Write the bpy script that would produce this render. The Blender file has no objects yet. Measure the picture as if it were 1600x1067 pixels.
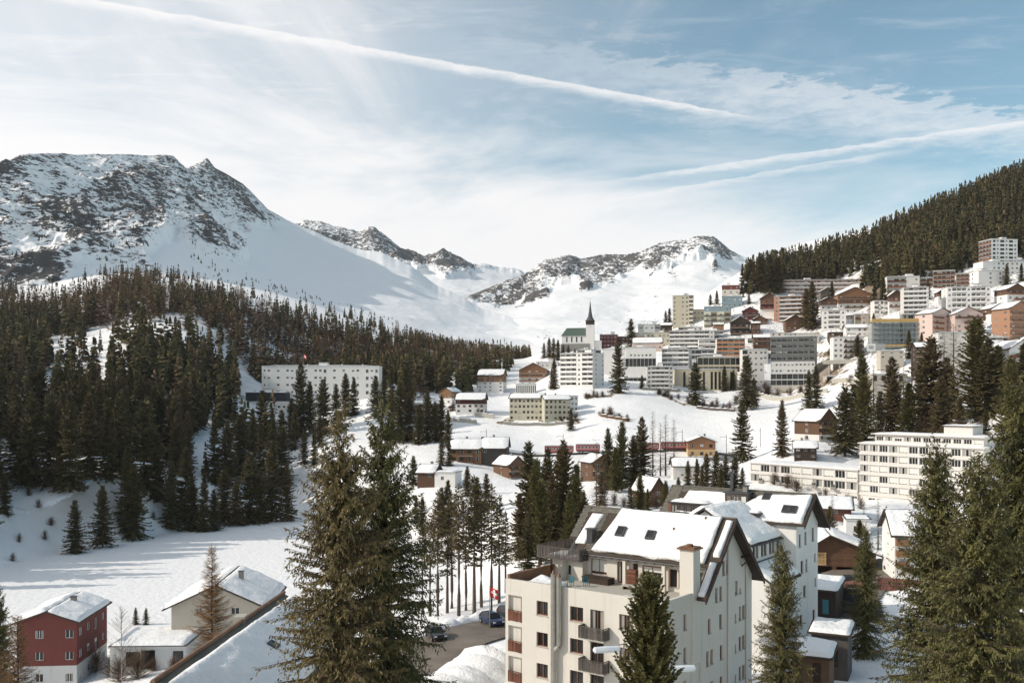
import bpy, math, random
import numpy as np
from mathutils import Vector, Euler

# ------------------------------------------------------------------ camera, sky, sun
scene = bpy.context.scene
C = scene.collection
F, CX, HY = 1500.0, 800.0, 620.0          # focal length, centre column and horizon row of the 1600 px photograph
cam_d = bpy.data.cameras.new('camera')
cam_d.sensor_width = 36.0
cam_d.lens = 36.0 * F / 1600.0
cam_d.shift_y = (HY - 533.5) / 1600.0
cam_d.clip_start = 0.5
cam_d.clip_end = 40000.0
cam = bpy.data.objects.new('camera', cam_d)
C.objects.link(cam)
cam.rotation_euler = (math.radians(90), 0, 0)
scene.camera = cam

SUN_EL, SUN_AZ = math.radians(30.0), math.radians(-97.0)      # azimuth from +Y, positive towards +X
S = Vector((math.sin(SUN_AZ) * math.cos(SUN_EL), math.cos(SUN_AZ) * math.cos(SUN_EL), math.sin(SUN_EL)))
sun_d = bpy.data.lights.new('sun', 'SUN')
sun_d.energy = 3.5
sun_d.angle = math.radians(0.55)
sun_d.color = (1.0, 0.91, 0.79)
sun = bpy.data.objects.new('sun', sun_d)
C.objects.link(sun)
sun.rotation_euler = (-S).to_track_quat('-Z', 'Y').to_euler()

scene.view_settings.view_transform = 'Standard'
scene.view_settings.look = 'None'
scene.view_settings.gamma = 1.0
scene.view_settings.exposure = 0.15
scene.view_settings.use_curve_mapping = False
scene.cycles.use_denoising = True
scene.cycles.max_bounces = 5
scene.cycles.diffuse_bounces = 3
scene.cycles.glossy_bounces = 2
scene.cycles.transparent_max_bounces = 4
scene.cycles.use_adaptive_sampling = True

world = bpy.data.worlds.new('World')
scene.world = world
world.use_nodes = True


class NT:
    """small node-tree writer"""
    def __init__(self, tree):
        self.t = tree
        self.n = tree.nodes
        self.l = tree.links

    def new(self, typ, **kw):
        nd = self.n.new(typ)
        for k, v in kw.items():
            setattr(nd, k, v)
        return nd

    def put(self, sock, v):
        if isinstance(v, bpy.types.NodeSocket):
            self.l.new(v, sock)
        elif v is not None:
            if isinstance(v, (tuple, list)) and sock.type == 'RGBA' and len(v) == 3:
                v = (*v, 1.0)
            sock.default_value = v

    def m(self, op, a, b=None, c=None, clamp=False):
        nd = self.new('ShaderNodeMath', operation=op, use_clamp=clamp)
        for i, v in enumerate((a, b, c)):
            if v is not None:
                self.put(nd.inputs[i], v)
        return nd.outputs[0]

    def ss(self, x, a, b):
        nd = self.new('ShaderNodeMapRange', interpolation_type='SMOOTHSTEP')
        self.put(nd.inputs['Value'], x)
        nd.inputs['From Min'].default_value = a
        nd.inputs['From Max'].default_value = b
        return nd.outputs['Result']

    def lin(self, x, a, b, c, d):
        nd = self.new('ShaderNodeMapRange', interpolation_type='LINEAR')
        self.put(nd.inputs['Value'], x)
        for k, v in (('From Min', a), ('From Max', b), ('To Min', c), ('To Max', d)):
            nd.inputs[k].default_value = v
        return nd.outputs['Result']

    def mix(self, f, a, b, blend='MIX'):
        nd = self.new('ShaderNodeMix', data_type='RGBA', blend_type=blend)
        self.put(nd.inputs[0], f)
        self.put(nd.inputs[6], a)
        self.put(nd.inputs[7], b)
        return nd.outputs[2]

    def noise(self, vec, scale, detail=4.0, rough=0.55, dist=0.0):
        nd = self.new('ShaderNodeTexNoise')
        if vec is not None:
            self.l.new(vec, nd.inputs['Vector'])
        nd.inputs['Scale'].default_value = scale
        nd.inputs['Detail'].default_value = detail
        nd.inputs['Roughness'].default_value = rough
        nd.inputs['Distortion'].default_value = dist
        return nd.outputs['Fac']

    def mapping(self, vec, loc=(0, 0, 0), rot=(0, 0, 0), scale=(1, 1, 1)):
        nd = self.new('ShaderNodeMapping')
        self.l.new(vec, nd.inputs['Vector'])
        nd.inputs['Location'].default_value = loc
        nd.inputs['Rotation'].default_value = rot
        nd.inputs['Scale'].default_value = scale
        return nd.outputs[0]

    def comb(self, x, y, z=0.0):
        nd = self.new('ShaderNodeCombineXYZ')
        for i, v in enumerate((x, y, z)):
            self.put(nd.inputs[i], v)
        return nd.outputs[0]


def build_world():
    t = world.node_tree
    for nd in list(t.nodes):
        t.nodes.remove(nd)
    N = NT(t)
    out = N.new('ShaderNodeOutputWorld')
    bg = N.new('ShaderNodeBackground')
    bg.inputs['Strength'].default_value = 0.145
    N.l.new(bg.outputs[0], out.inputs[0])
    sky = N.new('ShaderNodeTexSky')
    sky.sky_type = 'NISHITA'
    sky.sun_disc = False
    sky.sun_elevation = SUN_EL
    sky.sun_rotation = SUN_AZ
    sky.altitude = 1800
    sky.air_density = 1.0
    sky.dust_density = 1.2
    sky.ozone_density = 1.6
    tc = N.new('ShaderNodeTexCoord')
    sp = N.new('ShaderNodeSeparateXYZ')
    N.l.new(tc.outputs['Generated'], sp.inputs[0])
    x, y, z = sp.outputs
    hz = N.m('SQRT', N.m('ADD', N.m('MULTIPLY', x, x), N.m('MULTIPLY', y, y)))
    az = N.m('ARCTAN2', x, y)                       # azimuth from +Y
    el = N.m('ARCTAN2', z, hz)                      # elevation
    vec = N.comb(az, el, 0.0)
    # cloud-layer coordinates: where the view ray meets a flat layer overhead
    zc = N.m('MAXIMUM', z, 0.03)
    lay = N.comb(N.m('DIVIDE', x, zc), N.m('DIVIDE', y, zc), 0.0)
    # veil of high cloud: thick towards the left and low over the horizon, thinning upward to the right
    n1 = N.noise(N.mapping(vec, rot=(0, 0, 0.22), scale=(1.6, 6.0, 1)), 1.7, 6, 0.6, 0.4)
    n2 = N.noise(N.mapping(lay, rot=(0, 0, 0.6), scale=(1.0, 0.32, 1)), 0.9, 7, 0.62, 0.6)
    n3 = N.noise(N.mapping(lay, rot=(0, 0, -0.5), scale=(0.6, 1.6, 1)), 3.5, 6, 0.7, 0.8)
    # upper edge of the veil, falling from left to right
    edge = N.m('SUBTRACT', 0.27, N.m('MULTIPLY', az, 0.16))
    rel = N.m('SUBTRACT', edge, el)
    rel = N.m('ADD', rel, N.m('MULTIPLY', N.m('SUBTRACT', n1, 0.5), 0.34))
    veil = N.ss(rel, -0.06, 0.11)
    wisps = N.m('MULTIPLY', N.ss(n2, 0.47, 0.78), 0.5)
    fine = N.m('MULTIPLY', N.ss(n3, 0.5, 0.8), 0.22)
    left = N.m('MULTIPLY', N.ss(az, 0.3, -0.5), 0.62)
    cl = N.m('MAXIMUM', N.m('MULTIPLY', veil, 0.93), N.m('MINIMUM', N.m('ADD', N.m('ADD', wisps, fine), left), 0.75))

    # contrails: straight lines in the layer plane  a*u + b*v = c
    def trail(p0, p1, half, soft, fade0, fade1, seed, amount, up=1.0):
        def uv(p):
            return ((p[0] - CX) / (HY - p[1]), F / (HY - p[1]))
        (u0, v0), (u1, v1) = uv(p0), uv(p1)
        L = math.hypot(u1 - u0, v1 - v0)
        dx, dy = (u1 - u0) / L, (v1 - v0) / L
        s2 = N.new('ShaderNodeSeparateXYZ')
        N.l.new(lay, s2.inputs[0])
        u = N.m('SUBTRACT', s2.outputs[0], u0)
        v = N.m('SUBTRACT', s2.outputs[1], v0)
        along = N.m('ADD', N.m('MULTIPLY', u, dx), N.m('MULTIPLY', v, dy))
        acr = N.m('SUBTRACT', N.m('MULTIPLY', u, dy), N.m('MULTIPLY', v, dx))
        puff = N.noise(N.mapping(lay, loc=(seed, seed * 2, 0)), 9.0, 5, 0.65, 0.3)
        acr = N.m('ADD', acr, N.m('MULTIPLY', N.m('SUBTRACT', puff, 0.5), soft))
        acr = N.m('MULTIPLY', acr, up)
        # sharp on one side, smeared by the wind on the other
        a = N.m('MULTIPLY', N.ss(acr, -half * 0.5, 0.0), N.ss(acr, half * 2.6, half * 0.1))
        f = N.m('MULTIPLY', N.ss(along, fade0[0] * L, fade0[1] * L), N.ss(along, fade1[1] * L, fade1[0] * L))
        return N.m('MULTIPLY', N.m('MULTIPLY', a, f), N.m('MULTIPLY', N.lin(puff, 0.3, 0.7, 0.6, 1.0), amount))
    t1 = trail((120, -4), (1200, 187), 0.036, 0.07, (-3.0, -1.0), (0.85, 1.05), 3.1, 0.85, -1.0)
    t1b = trail((120, -26), (1560, 182), 0.22, 0.7, (0.2, 0.75), (1.0, 2.0), 8.3, 0.5, -1.0)
    t2 = trail((900, 291), (1600, 190), 0.055, 0.16, (-0.1, 0.35), (3.0, 5.0), 5.7, 0.66, -1.0)
    t3 = trail((930, 316), (1390, 238), 0.055, 0.16, (-0.1, 0.35), (0.9, 1.1), 1.9, 0.52, -1.0)
    for tr in (t1, t1b, t2, t3):
        cl = N.m('SUBTRACT', 1.0, N.m('MULTIPLY', N.m('SUBTRACT', 1.0, cl), N.m('SUBTRACT', 1.0, tr)))
    base = N.mix(1.0, sky.outputs[0], (0.96, 1.10, 0.90), 'MULTIPLY')
    col = N.mix(cl, base, (6.7, 6.5, 6.42))
    N.l.new(col, bg.inputs['Color'])


build_world()

# ------------------------------------------------------------------ helpers
rnd = random.Random(7)


def px3(px, py, Y):
    return Vector(((px - CX) / F * Y, Y, (HY - py) / F * Y))


def hash3(i, j, k):
    h = (i * 374761393 + j * 668265263 + k * 1442695041) & 0xffffffff
    h = ((h ^ (h >> 13)) * 1274126177) & 0xffffffff
    return ((h ^ (h >> 16)) & 0xffffff) / float(0xffffff)


def vnoise(p):
    p = np.asarray(p, dtype=np.float64)
    i = np.floor(p).astype(np.int64)
    f = p - i
    f = f * f * (3 - 2 * f)
    r = 0
    for dx in (0, 1):
        wx = f[..., 0] if dx else 1 - f[..., 0]
        for dy in (0, 1):
            wy = f[..., 1] if dy else 1 - f[..., 1]
            for dz in (0, 1):
                wz = f[..., 2] if dz else 1 - f[..., 2]
                r = r + wx * wy * wz * hash3(i[..., 0] + dx, i[..., 1] + dy, i[..., 2] + dz)
    return r


def fbm(p, octv=4, gain=0.5):
    p = np.asarray(p, dtype=np.float64)
    a, s, tot = 0.0, 1.0, 0.0
    for o in range(octv):
        a = a + s * vnoise(p * 2 ** o + o * 17.3)
        tot += s
        s *= gain
    return a / tot


def ridged(p, octv=5, gain=0.55):
    p = np.asarray(p, dtype=np.float64)
    a, s, tot = 0.0, 1.0, 0.0
    for o in range(octv):
        a = a + s * (1 - np.abs(2 * vnoise(p * 2 ** o + o * 11.7) - 1)) ** 1.5
        tot += s
        s *= gain
    return a / tot


def new_mesh(name, V, faces, mats, mi=None, smooth=False):
    me = bpy.data.meshes.new(name)
    V = np.asarray(V, dtype=np.float32).reshape(-1, 3)
    if isinstance(faces, np.ndarray):
        k = faces.shape[1]
        nf = len(faces)
        me.vertices.add(len(V))
        me.vertices.foreach_set('co', V.ravel())
        me.loops.add(nf * k)
        me.loops.foreach_set('vertex_index', faces.astype(np.int32).ravel())
        me.polygons.add(nf)
        me.polygons.foreach_set('loop_start', np.arange(0, nf * k, k, dtype=np.int32))
        me.polygons.foreach_set('loop_total', np.full(nf, k, dtype=np.int32))
        me.update(calc_edges=True)
    else:
        me.from_pydata([tuple(v) for v in V.tolist()], [], faces)
    for m in mats:
        me.materials.append(M[m] if isinstance(m, str) else m)
    if mi is not None:
        me.polygons.foreach_set('material_index', np.asarray(mi, dtype=np.int32))
    if smooth:
        me.polygons.foreach_set('use_smooth', np.ones(len(me.polygons), dtype=bool))
    me.update()
    return me


def link(name, me, parent=None, loc=None, rz=None):
    o = bpy.data.objects.new(name, me)
    C.objects.link(o)
    if parent is not None:
        o.parent = parent
    if loc is not None:
        o.location = loc
    if rz is not None:
        o.rotation_euler = (0, 0, rz)
    return o


def tag(o, label=None, cat=None, group=None, kind=None):
    for k, v in (('label', label), ('category', cat), ('group', group), ('kind', kind)):
        if v:
            o[k] = v
    return o


def thing(name, label, cat, loc, rz=0.0, group=None):
    o = link(name, None, None, loc, rz)
    o.empty_display_size = 1.0
    return tag(o, label, cat, group)


class MB:
    """collects faces of one mesh"""
    def __init__(self):
        self.v, self.f, self.mi, self.mats = [], [], [], []

    def mat(self, m):
        if m not in self.mats:
            self.mats.append(m)
        return self.mats.index(m)

    def face(self, pts, m):
        n = len(self.v)
        self.v.extend([tuple(p) for p in pts])
        self.f.append(list(range(n, n + len(pts))))
        self.mi.append(self.mat(m))

    def box(self, x0, x1, y0, y1, z0, z1, m, skip=''):
        p = [(x0, y0, z0), (x1, y0, z0), (x1, y1, z0), (x0, y1, z0), (x0, y0, z1), (x1, y0, z1), (x1, y1, z1), (x0, y1, z1)]
        for key, q in (('b', (0, 3, 2, 1)), ('t', (4, 5, 6, 7)), ('f', (0, 1, 5, 4)), ('r', (1, 2, 6, 5)), ('k', (2, 3, 7, 6)), ('l', (3, 0, 4, 7))):
            if key not in skip:
                self.face([p[i] for i in q], m)

    def hexa(self, p, m):
        """8 points, bottom four then top four"""
        for q in ((0, 3, 2, 1), (4, 5, 6, 7), (0, 1, 5, 4), (1, 2, 6, 5), (2, 3, 7, 6), (3, 0, 4, 7)):
            self.face([p[i] for i in q], m)

    def tube(self, pts, r, m, n=6, r2=None):
        """a tube through points"""
        r2 = r if r2 is None else r2
        rings = []
        for i, p in enumerate(pts):
            p = Vector(p)
            a = Vector(pts[max(i - 1, 0)])
            b = Vector(pts[min(i + 1, len(pts) - 1)])
            d = (b - a).normalized()
            s = d.cross(Vector((0, 0, 1)))
            s = Vector((1, 0, 0)) if s.length < 1e-3 else s.normalized()
            w = d.cross(s)
            rr = r + (r2 - r) * i / max(1, len(pts) - 1)
            rings.append([p + (s * math.cos(2 * math.pi * k / n) + w * math.sin(2 * math.pi * k / n)) * rr for k in range(n)])
        for i in range(len(rings) - 1):
            for k in range(n):
                self.face([rings[i][k], rings[i][(k + 1) % n], rings[i + 1][(k + 1) % n], rings[i + 1][k]], m)
        self.face(rings[0][::-1], m)
        self.face(rings[-1], m)

    def mesh(self, name, smooth=False):
        return new_mesh(name, self.v, self.f, self.mats, self.mi, smooth)

    def build(self, name, parent=None, loc=None, rz=None, smooth=False):
        return link(name, self.mesh(name, smooth), parent, loc, rz)


# ------------------------------------------------------------------ materials
M = {}


def material(name, fn):
    m = bpy.data.materials.new(name)
    m.use_nodes = True
    t = m.node_tree
    for nd in list(t.nodes):
        t.nodes.remove(nd)
    N = NT(t)
    out = N.new('ShaderNodeOutputMaterial')
    b = N.new('ShaderNodeBsdfPrincipled')
    N.l.new(b.outputs[0], out.inputs[0])
    fn(N, b)
    M[name] = m
    return m


def plain(name, col, rough=0.7, var=0.15, scale=1.2, metal=0.0, spec=0.3, bump=0.0, stretch=(1, 1, 1), rnd_obj=0.0, fine=8.0):
    """paint, render, wood: a base colour with weathering and fine grain"""
    def fn(N, b):
        tc = N.new('ShaderNodeTexCoord')
        v = N.mapping(tc.outputs['Object'], scale=stretch)
        a = N.noise(v, scale, 5, 0.6)
        f = N.noise(v, scale * fine, 3, 0.6)
        s = N.m('ADD', N.m('MULTIPLY', a, 0.65), N.m('MULTIPLY', f, 0.35))
        k = N.lin(s, 0.3, 0.7, 1 - var, 1 + var * 0.6)
        if rnd_obj:
            oi = N.new('ShaderNodeObjectInfo')
            k = N.m('MULTIPLY', k, N.lin(oi.outputs['Random'], 0, 1, 1 - rnd_obj, 1 + rnd_obj))
        hs = N.new('ShaderNodeHueSaturation')
        hs.inputs['Color'].default_value = (*col, 1)
        N.l.new(k, hs.inputs['Value'])
        N.l.new(hs.outputs[0], b.inputs['Base Color'])
        b.inputs['Roughness'].default_value = rough
        b.inputs['Metallic'].default_value = metal
        b.inputs['Specular IOR Level'].default_value = spec
        if bump:
            bn = N.new('ShaderNodeBump')
            bn.inputs['Strength'].default_value = bump
            bn.inputs['Distance'].default_value = 0.05
            N.l.new(f, bn.inputs['Height'])
            N.l.new(bn.outputs[0], b.inputs['Normal'])
    return material(name, fn)


def render_wall(name, col, streak=0.16):
    """painted render with vertical weather streaks"""
    def fn(N, b):
        tc = N.new('ShaderNodeTexCoord')
        a = N.noise(tc.outputs['Object'], 0.35, 5, 0.6)
        st = N.noise(N.mapping(tc.outputs['Object'], scale=(2.2, 2.2, 0.09)), 1.0, 5, 0.65)
        g = N.noise(tc.outputs['Object'], 9.0, 3, 0.6)
        k = N.m('ADD', N.m('MULTIPLY', N.m('SUBTRACT', a, 0.5), 0.12), N.m('MULTIPLY', N.m('SUBTRACT', g, 0.5), 0.08))
        d = N.m('MULTIPLY', N.ss(st, 0.52, 0.78), streak * 1.6)
        c = N.mix(d, col, (col[0] * 0.62, col[1] * 0.54, col[2] * 0.44))
        hs = N.new('ShaderNodeHueSaturation')
        N.l.new(c, hs.inputs['Color'])
        N.l.new(N.m('ADD', 1.0, k), hs.inputs['Value'])
        N.l.new(hs.outputs[0], b.inputs['Base Color'])
        b.inputs['Roughness'].default_value = 0.85
        b.inputs['Specular IOR Level'].default_value = 0.15
        bn = N.new('ShaderNodeBump')
        bn.inputs['Strength'].default_value = 0.2
        bn.inputs['Distance'].default_value = 0.02
        N.l.new(g, bn.inputs['Height'])
        N.l.new(bn.outputs[0], b.inputs['Normal'])
    return material(name, fn)


for nm, c in {'white': (0.74, 0.72, 0.69), 'offwhite': (0.60, 0.575, 0.54), 'cream': (0.63, 0.59, 0.53), 'beige': (0.52, 0.46, 0.34),
              'yellow': (0.52, 0.47, 0.36), 'paleyellow': (0.48, 0.46, 0.36), 'pink': (0.58, 0.46, 0.41), 'orangebrick': (0.44, 0.26, 0.18),
              'grey': (0.36, 0.37, 0.36), 'palegrey': (0.55, 0.56, 0.55), 'darkred': (0.10, 0.035, 0.035), 'red': (0.165, 0.056, 0.048),
              'blue': (0.22, 0.29, 0.32), 'concrete': (0.42, 0.40, 0.35), 'orangewall': (0.34, 0.19, 0.12), 'greencream': (0.58, 0.57, 0.47),
              'sand': (0.47, 0.43, 0.36), 'darkgrey': (0.13, 0.135, 0.135), 'charcoal': (0.035, 0.038, 0.042), 'stone': (0.24, 0.23, 0.21)}.items():
    render_wall(nm, c, 0.10 if nm in ('charcoal',) else 0.26)
plain('wood', (0.125, 0.068, 0.040), 0.8, 0.4, 1.2, stretch=(1, 1, 5), rnd_obj=0.2, bump=0.3)
plain('wood_orange', (0.24, 0.125, 0.065), 0.75, 0.3, 1.2, stretch=(1, 1, 5), rnd_obj=0.15, bump=0.3)
plain('wood_dark', (0.05, 0.032, 0.024), 0.8, 0.4, 1.0, stretch=(1, 1, 5), rnd_obj=0.2, bump=0.3)
plain('wood_grey', (0.11, 0.095, 0.085), 0.85, 0.4, 1.5, stretch=(3, 3, 0.6), rnd_obj=0.35, bump=0.3)
plain('wood_red', (0.16, 0.065, 0.04), 0.8, 0.45, 1.5, stretch=(3, 3, 0.6), rnd_obj=0.4, bump=0.3)
plain('wood_pale', (0.50, 0.34, 0.17), 0.75, 0.2, 2.0)
plain('tile', (0.15, 0.14, 0.115), 0.85, 0.4, 2.5, bump=0.6, rnd_obj=0.25)
plain('fascia', (0.06, 0.045, 0.035), 0.8, 0.3, 2.0)
plain('frame_white', (0.72, 0.71, 0.68), 0.5, 0.05)
plain('frame_brown', (0.20, 0.085, 0.05), 0.6, 0.3, 3)
plain('frame_dark', (0.04, 0.04, 0.04), 0.5, 0.2)
plain('frame_red', (0.35, 0.05, 0.04), 0.5, 0.2)
plain('metal', (0.42, 0.40, 0.36), 0.42, 0.2, 2.0, metal=0.75)
plain('metal_dark', (0.07, 0.07, 0.075), 0.5, 0.2, 2.0, metal=0.4)
plain('copper', (0.22, 0.12, 0.07), 0.6, 0.4, 1.0, metal=0.3)
plain('rail_red', (0.32, 0.035, 0.035), 0.35, 0.1, spec=0.5)
plain('blind', (0.62, 0.61, 0.57), 0.7, 0.08)
plain('curtain', (0.30, 0.29, 0.27), 0.8, 0.25, 4.0, stretch=(4, 4, 0.4))
plain('green_roof', (0.085, 0.125, 0.095), 0.6, 0.2, 0.6, stretch=(3, 3, 1))
plain('slate', (0.08, 0.085, 0.09), 0.6, 0.25, 1.5)
plain('awning_orange', (0.50, 0.22, 0.10), 0.8, 0.15)
plain('scaffold', (0.28, 0.36, 0.40), 0.5, 0.2, metal=0.3)
plain('formwork', (0.50, 0.33, 0.12), 0.7, 0.25, 1.0)
plain('asphalt', (0.17, 0.145, 0.12), 0.85, 0.5, 0.25, bump=0.3, fine=20)
plain('rubber', (0.02, 0.02, 0.02), 0.8, 0.1)
plain('flag_red', (0.60, 0.03, 0.03), 0.8, 0.1)
plain('flag_white', (0.8, 0.8, 0.8), 0.8, 0.05)
plain('paint_teal', (0.04, 0.15, 0.17), 0.5, 0.1)
plain('tin_red', (0.17, 0.065, 0.05), 0.6, 0.3, 1.5, stretch=(4, 1, 1))
plain('lamp_glass', (0.70, 0.74, 0.78), 0.35, 0.05)
plain('bark', (0.10, 0.072, 0.055), 0.9, 0.45, 3.0, bump=0.6, stretch=(1, 1, 0.3), rnd_obj=0.2)
plain('bark_birch', (0.42, 0.38, 0.34), 0.9, 0.4, 3.0, stretch=(0.6, 0.6, 3))
plain('twig', (0.15, 0.095, 0.055), 0.9, 0.3, 0.7, rnd_obj=0.2)
plain('twig_gold', (0.27, 0.155, 0.07), 0.9, 0.3, 0.7, rnd_obj=0.2)
plain('car_blue', (0.012, 0.022, 0.06), 0.25, 0.05, spec=0.6)
plain('car_black', (0.012, 0.012, 0.014), 0.25, 0.05, spec=0.6)
plain('car_white', (0.75, 0.75, 0.74), 0.25, 0.03, spec=0.6)
plain('lens_red', (0.4, 0.01, 0.01), 0.3, 0.02)


def glass_mat(N, b):
    oi = N.new('ShaderNodeObjectInfo')
    tc = N.new('ShaderNodeTexCoord')
    n = N.noise(tc.outputs['Object'], 1.3, 3, 0.6)
    k = N.m('ADD', N.m('MULTIPLY', oi.outputs['Random'], 0.6), N.m('MULTIPLY', n, 0.4))
    c = N.mix(k, (0.008, 0.009, 0.010), (0.045, 0.045, 0.043))
    N.l.new(c, b.inputs['Base Color'])
    b.inputs['Roughness'].default_value = 0.10
    b.inputs['Specular IOR Level'].default_value = 0.4


material('glass', glass_mat)


def needles(name, dark, light, warm):
    def fn(N, b):
        tc = N.new('ShaderNodeTexCoord')
        oi = N.new('ShaderNodeObjectInfo')
        ge = N.new('ShaderNodeNewGeometry')
        v = N.new('ShaderNodeVectorMath', operation='ADD')
        N.l.new(ge.outputs['Position'], v.inputs[0])
        a = N.noise(v.outputs[0], 0.45, 4, 0.6)
        f = N.noise(v.outputs[0], 3.0, 2, 0.6)
        k = N.ss(N.m('ADD', N.m('MULTIPLY', a, 0.6), N.m('MULTIPLY', f, 0.4)), 0.32, 0.68)
        c = N.mix(k, dark, light)
        c = N.mix(N.m('MULTIPLY', N.ss(oi.outputs['Random'], 0.35, 1.0), 0.6), c, warm)
        N.l.new(c, b.inputs['Base Color'])
        b.inputs['Roughness'].default_value = 0.65
        b.inputs['Specular IOR Level'].default_value = 0.25
    return material(name, fn)


needles('needles', (0.042, 0.040, 0.017), (0.135, 0.110, 0.043), (0.130, 0.088, 0.040))
needles('needles_fore', (0.034, 0.038, 0.014), (0.150, 0.138, 0.046), (0.132, 0.115, 0.042))
needles('needles_brown', (0.040, 0.036, 0.016), (0.205, 0.165, 0.064), (0.185, 0.130, 0.056))
needles('needles_pine', (0.065, 0.065, 0.024), (0.205, 0.180, 0.066), (0.17, 0.145, 0.055))


def snow_mat(name, patches, seed=0.0):
    def fn(N, b):
        ge = N.new('ShaderNodeNewGeometry')
        pos = ge.outputs['Position']
        n1 = N.noise(pos, 0.05, 5, 0.6)
        n2 = N.noise(pos, 0.6, 5, 0.6)
        n3 = N.noise(pos, 4.0, 3, 0.6)
        c = N.mix(n2, (0.84, 0.84, 0.84), (0.89, 0.89, 0.885))
        if patches:
            sp = N.new('ShaderNodeSeparateXYZ')
            N.l.new(ge.outputs['Normal'], sp.inputs[0])
            g = N.noise(pos, 0.11, 6, 0.7, 0.5)
            steep = N.ss(sp.outputs[2], 0.93, 0.72)
            w = N.m('ADD', N.m('MULTIPLY', steep, 0.3), N.m('ADD', N.m('MULTIPLY', g, 0.75), N.m('MULTIPLY', n3, 0.16)))
            soil = N.ss(w, 0.53, 0.59)
            at = N.new('ShaderNodeAttribute')
            at.attribute_name = 'bare'
            soil = N.m('MAXIMUM', N.m('MULTIPLY', soil, at.outputs['Fac']), N.ss(N.m('ADD', at.outputs['Fac'], N.m('MULTIPLY', N.m('SUBTRACT', n2, 0.5), 1.2)), 0.98, 1.12))
            br = N.mix(n3, (0.09, 0.06, 0.033), (0.24, 0.165, 0.09))
            c = N.mix(soil, c, br)
        N.l.new(c, b.inputs['Base Color'])
        b.inputs['Roughness'].default_value = 0.75
        b.inputs['Specular IOR Level'].default_value = 0.2
        bn = N.new('ShaderNodeBump')
        bn.inputs['Strength'].default_value = 0.7
        bn.inputs['Distance'].default_value = 0.55
        N.l.new(N.m('ADD', n2, N.m('MULTIPLY', n3, 0.25)), bn.inputs['Height'])
        N.l.new(bn.outputs[0], b.inputs['Normal'])
    return material(name, fn)


snow_mat('snow_ground', True)
snow_mat('snow', False)


def mountain_mat(name, stretch_dir, rockcol, fine):
    """snow over dark rock: the mesh attribute 'rock' says where the crags are, noise breaks them into ledges"""
    def fn(N, b):
        ge = N.new('ShaderNodeNewGeometry')
        pos = ge.outputs['Position']
        at = N.new('ShaderNodeAttribute')
        at.attribute_name = 'rock'
        v = N.mapping(pos, rot=stretch_dir, scale=(1.0, 0.32, 1.5))
        n1 = N.noise(v, fine, 5, 0.68, 0.6)
        n2 = N.noise(v, fine * 2.7, 4, 0.65, 0.3)
        n = N.m('ADD', N.m('MULTIPLY', n1, 0.55), N.m('MULTIPLY', n2, 0.45))
        k = N.m('ADD', at.outputs['Fac'], N.m('MULTIPLY', N.m('SUBTRACT', n, 0.5), 4.2))
        rock = N.ss(k, 0.55, 0.75)
        g = N.noise(pos, 0.2, 4, 0.7)
        rc = N.mix(g, (rockcol[0] * 0.6, rockcol[1] * 0.6, rockcol[2] * 0.6), rockcol)
        c = N.mix(rock, (0.86, 0.86, 0.865), rc)
        N.l.new(c, b.inputs['Base Color'])
        b.inputs['Roughness'].default_value = 0.85
        b.inputs['Specular IOR Level'].default_value = 0.1
        bn = N.new('ShaderNodeBump')
        bn.inputs['Strength'].default_value = 0.6
        bn.inputs['Distance'].default_value = 6.0
        N.l.new(N.m('ADD', N.m('MULTIPLY', n, N.lin(rock, 0, 1, 0.12, 1.0)), N.m('MULTIPLY', g, 0.05)), bn.inputs['Height'])
        N.l.new(bn.outputs[0], b.inputs['Normal'])
    return material(name, fn)


mountain_mat('crag', (0.45, 0.0, 0.0), (0.085, 0.080, 0.078), 0.075)
mountain_mat('crag_far', (0.2, 0.5, 0.3), (0.11, 0.105, 0.10), 0.045)
# ------------------------------------------------------------------ the houses: where each stands in the valley
# name, label, category, facade columns x0-x1 and rows (base, eaves) as surveyed from the view point, distance Y, storeys
BL = []


def blk(name, label, cat, x0, x1, pyb, pyt, Y, n, rot=0, d=13, front='wwww', right='w.w', left='w.w', wall='white', roof='flat',
        rail='white', frame='frame_white', rise=3.0, mats=None, over=0.7, ctrl=True, roofmat='fascia', snow=0.32, extra=None, over_x=None):
    BL.append(dict(name=name, label=label, cat=cat, x0=x0, x1=x1, pyb=pyb, pyt=pyt, Y=Y, n=n, rot=math.radians(rot), d=d, front=front,
                   right=right, left=left, wall=wall, roof=roof, rail=rail, frame=frame, rise=rise, mats=mats, over=over, ctrl=ctrl,
                   roofmat=roofmat, snow=snow, extra=extra, over_x=over_x))


# --- left shelf above the lake
blk('hotel', 'long white hotel with rows of small windows above the forest edge', 'hotel', 409, 592, 639, 572, 560, 6, 0, 14,
    front='ww.w.wwd.w.wwd.w.w.ww.dwd', right='ww', left='lwl', wall='white')
blk('annex', 'low dark timber annex below the long white hotel', 'building', 384, 448, 640, 614, 545, 2, 4, 12,
    front=['w.ww..ww', '...w.w..'], right='..', left='..', wall='charcoal', mats=['offwhite', 'charcoal'])
blk('house', 'small cream house with steep snowy roof beside the long white hotel', 'house', 597, 617, 632, 612, 505, 2, -12, 8,
    front='w.w', right='.', left='.', wall='greencream', roof='gy', rise=4.8, over=0.5)
blk('apartment_house', 'brown terraced apartment house half hidden by dark spruces', 'building', 636, 690, 672, 630, 500, 5, 0, 12,
    front='llllll', right='w', left='w', wall='offwhite', rail='wood_grey')
blk('chalet', 'small pale chalet with wooden gable above the dark red chalet', 'chalet', 686, 706, 632, 612, 560, 2, -25, 12,
    front='ww', right='w.w', left='w', wall='white', roof='gy', rise=2.4, mats=['white', 'wood_orange'])
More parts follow.
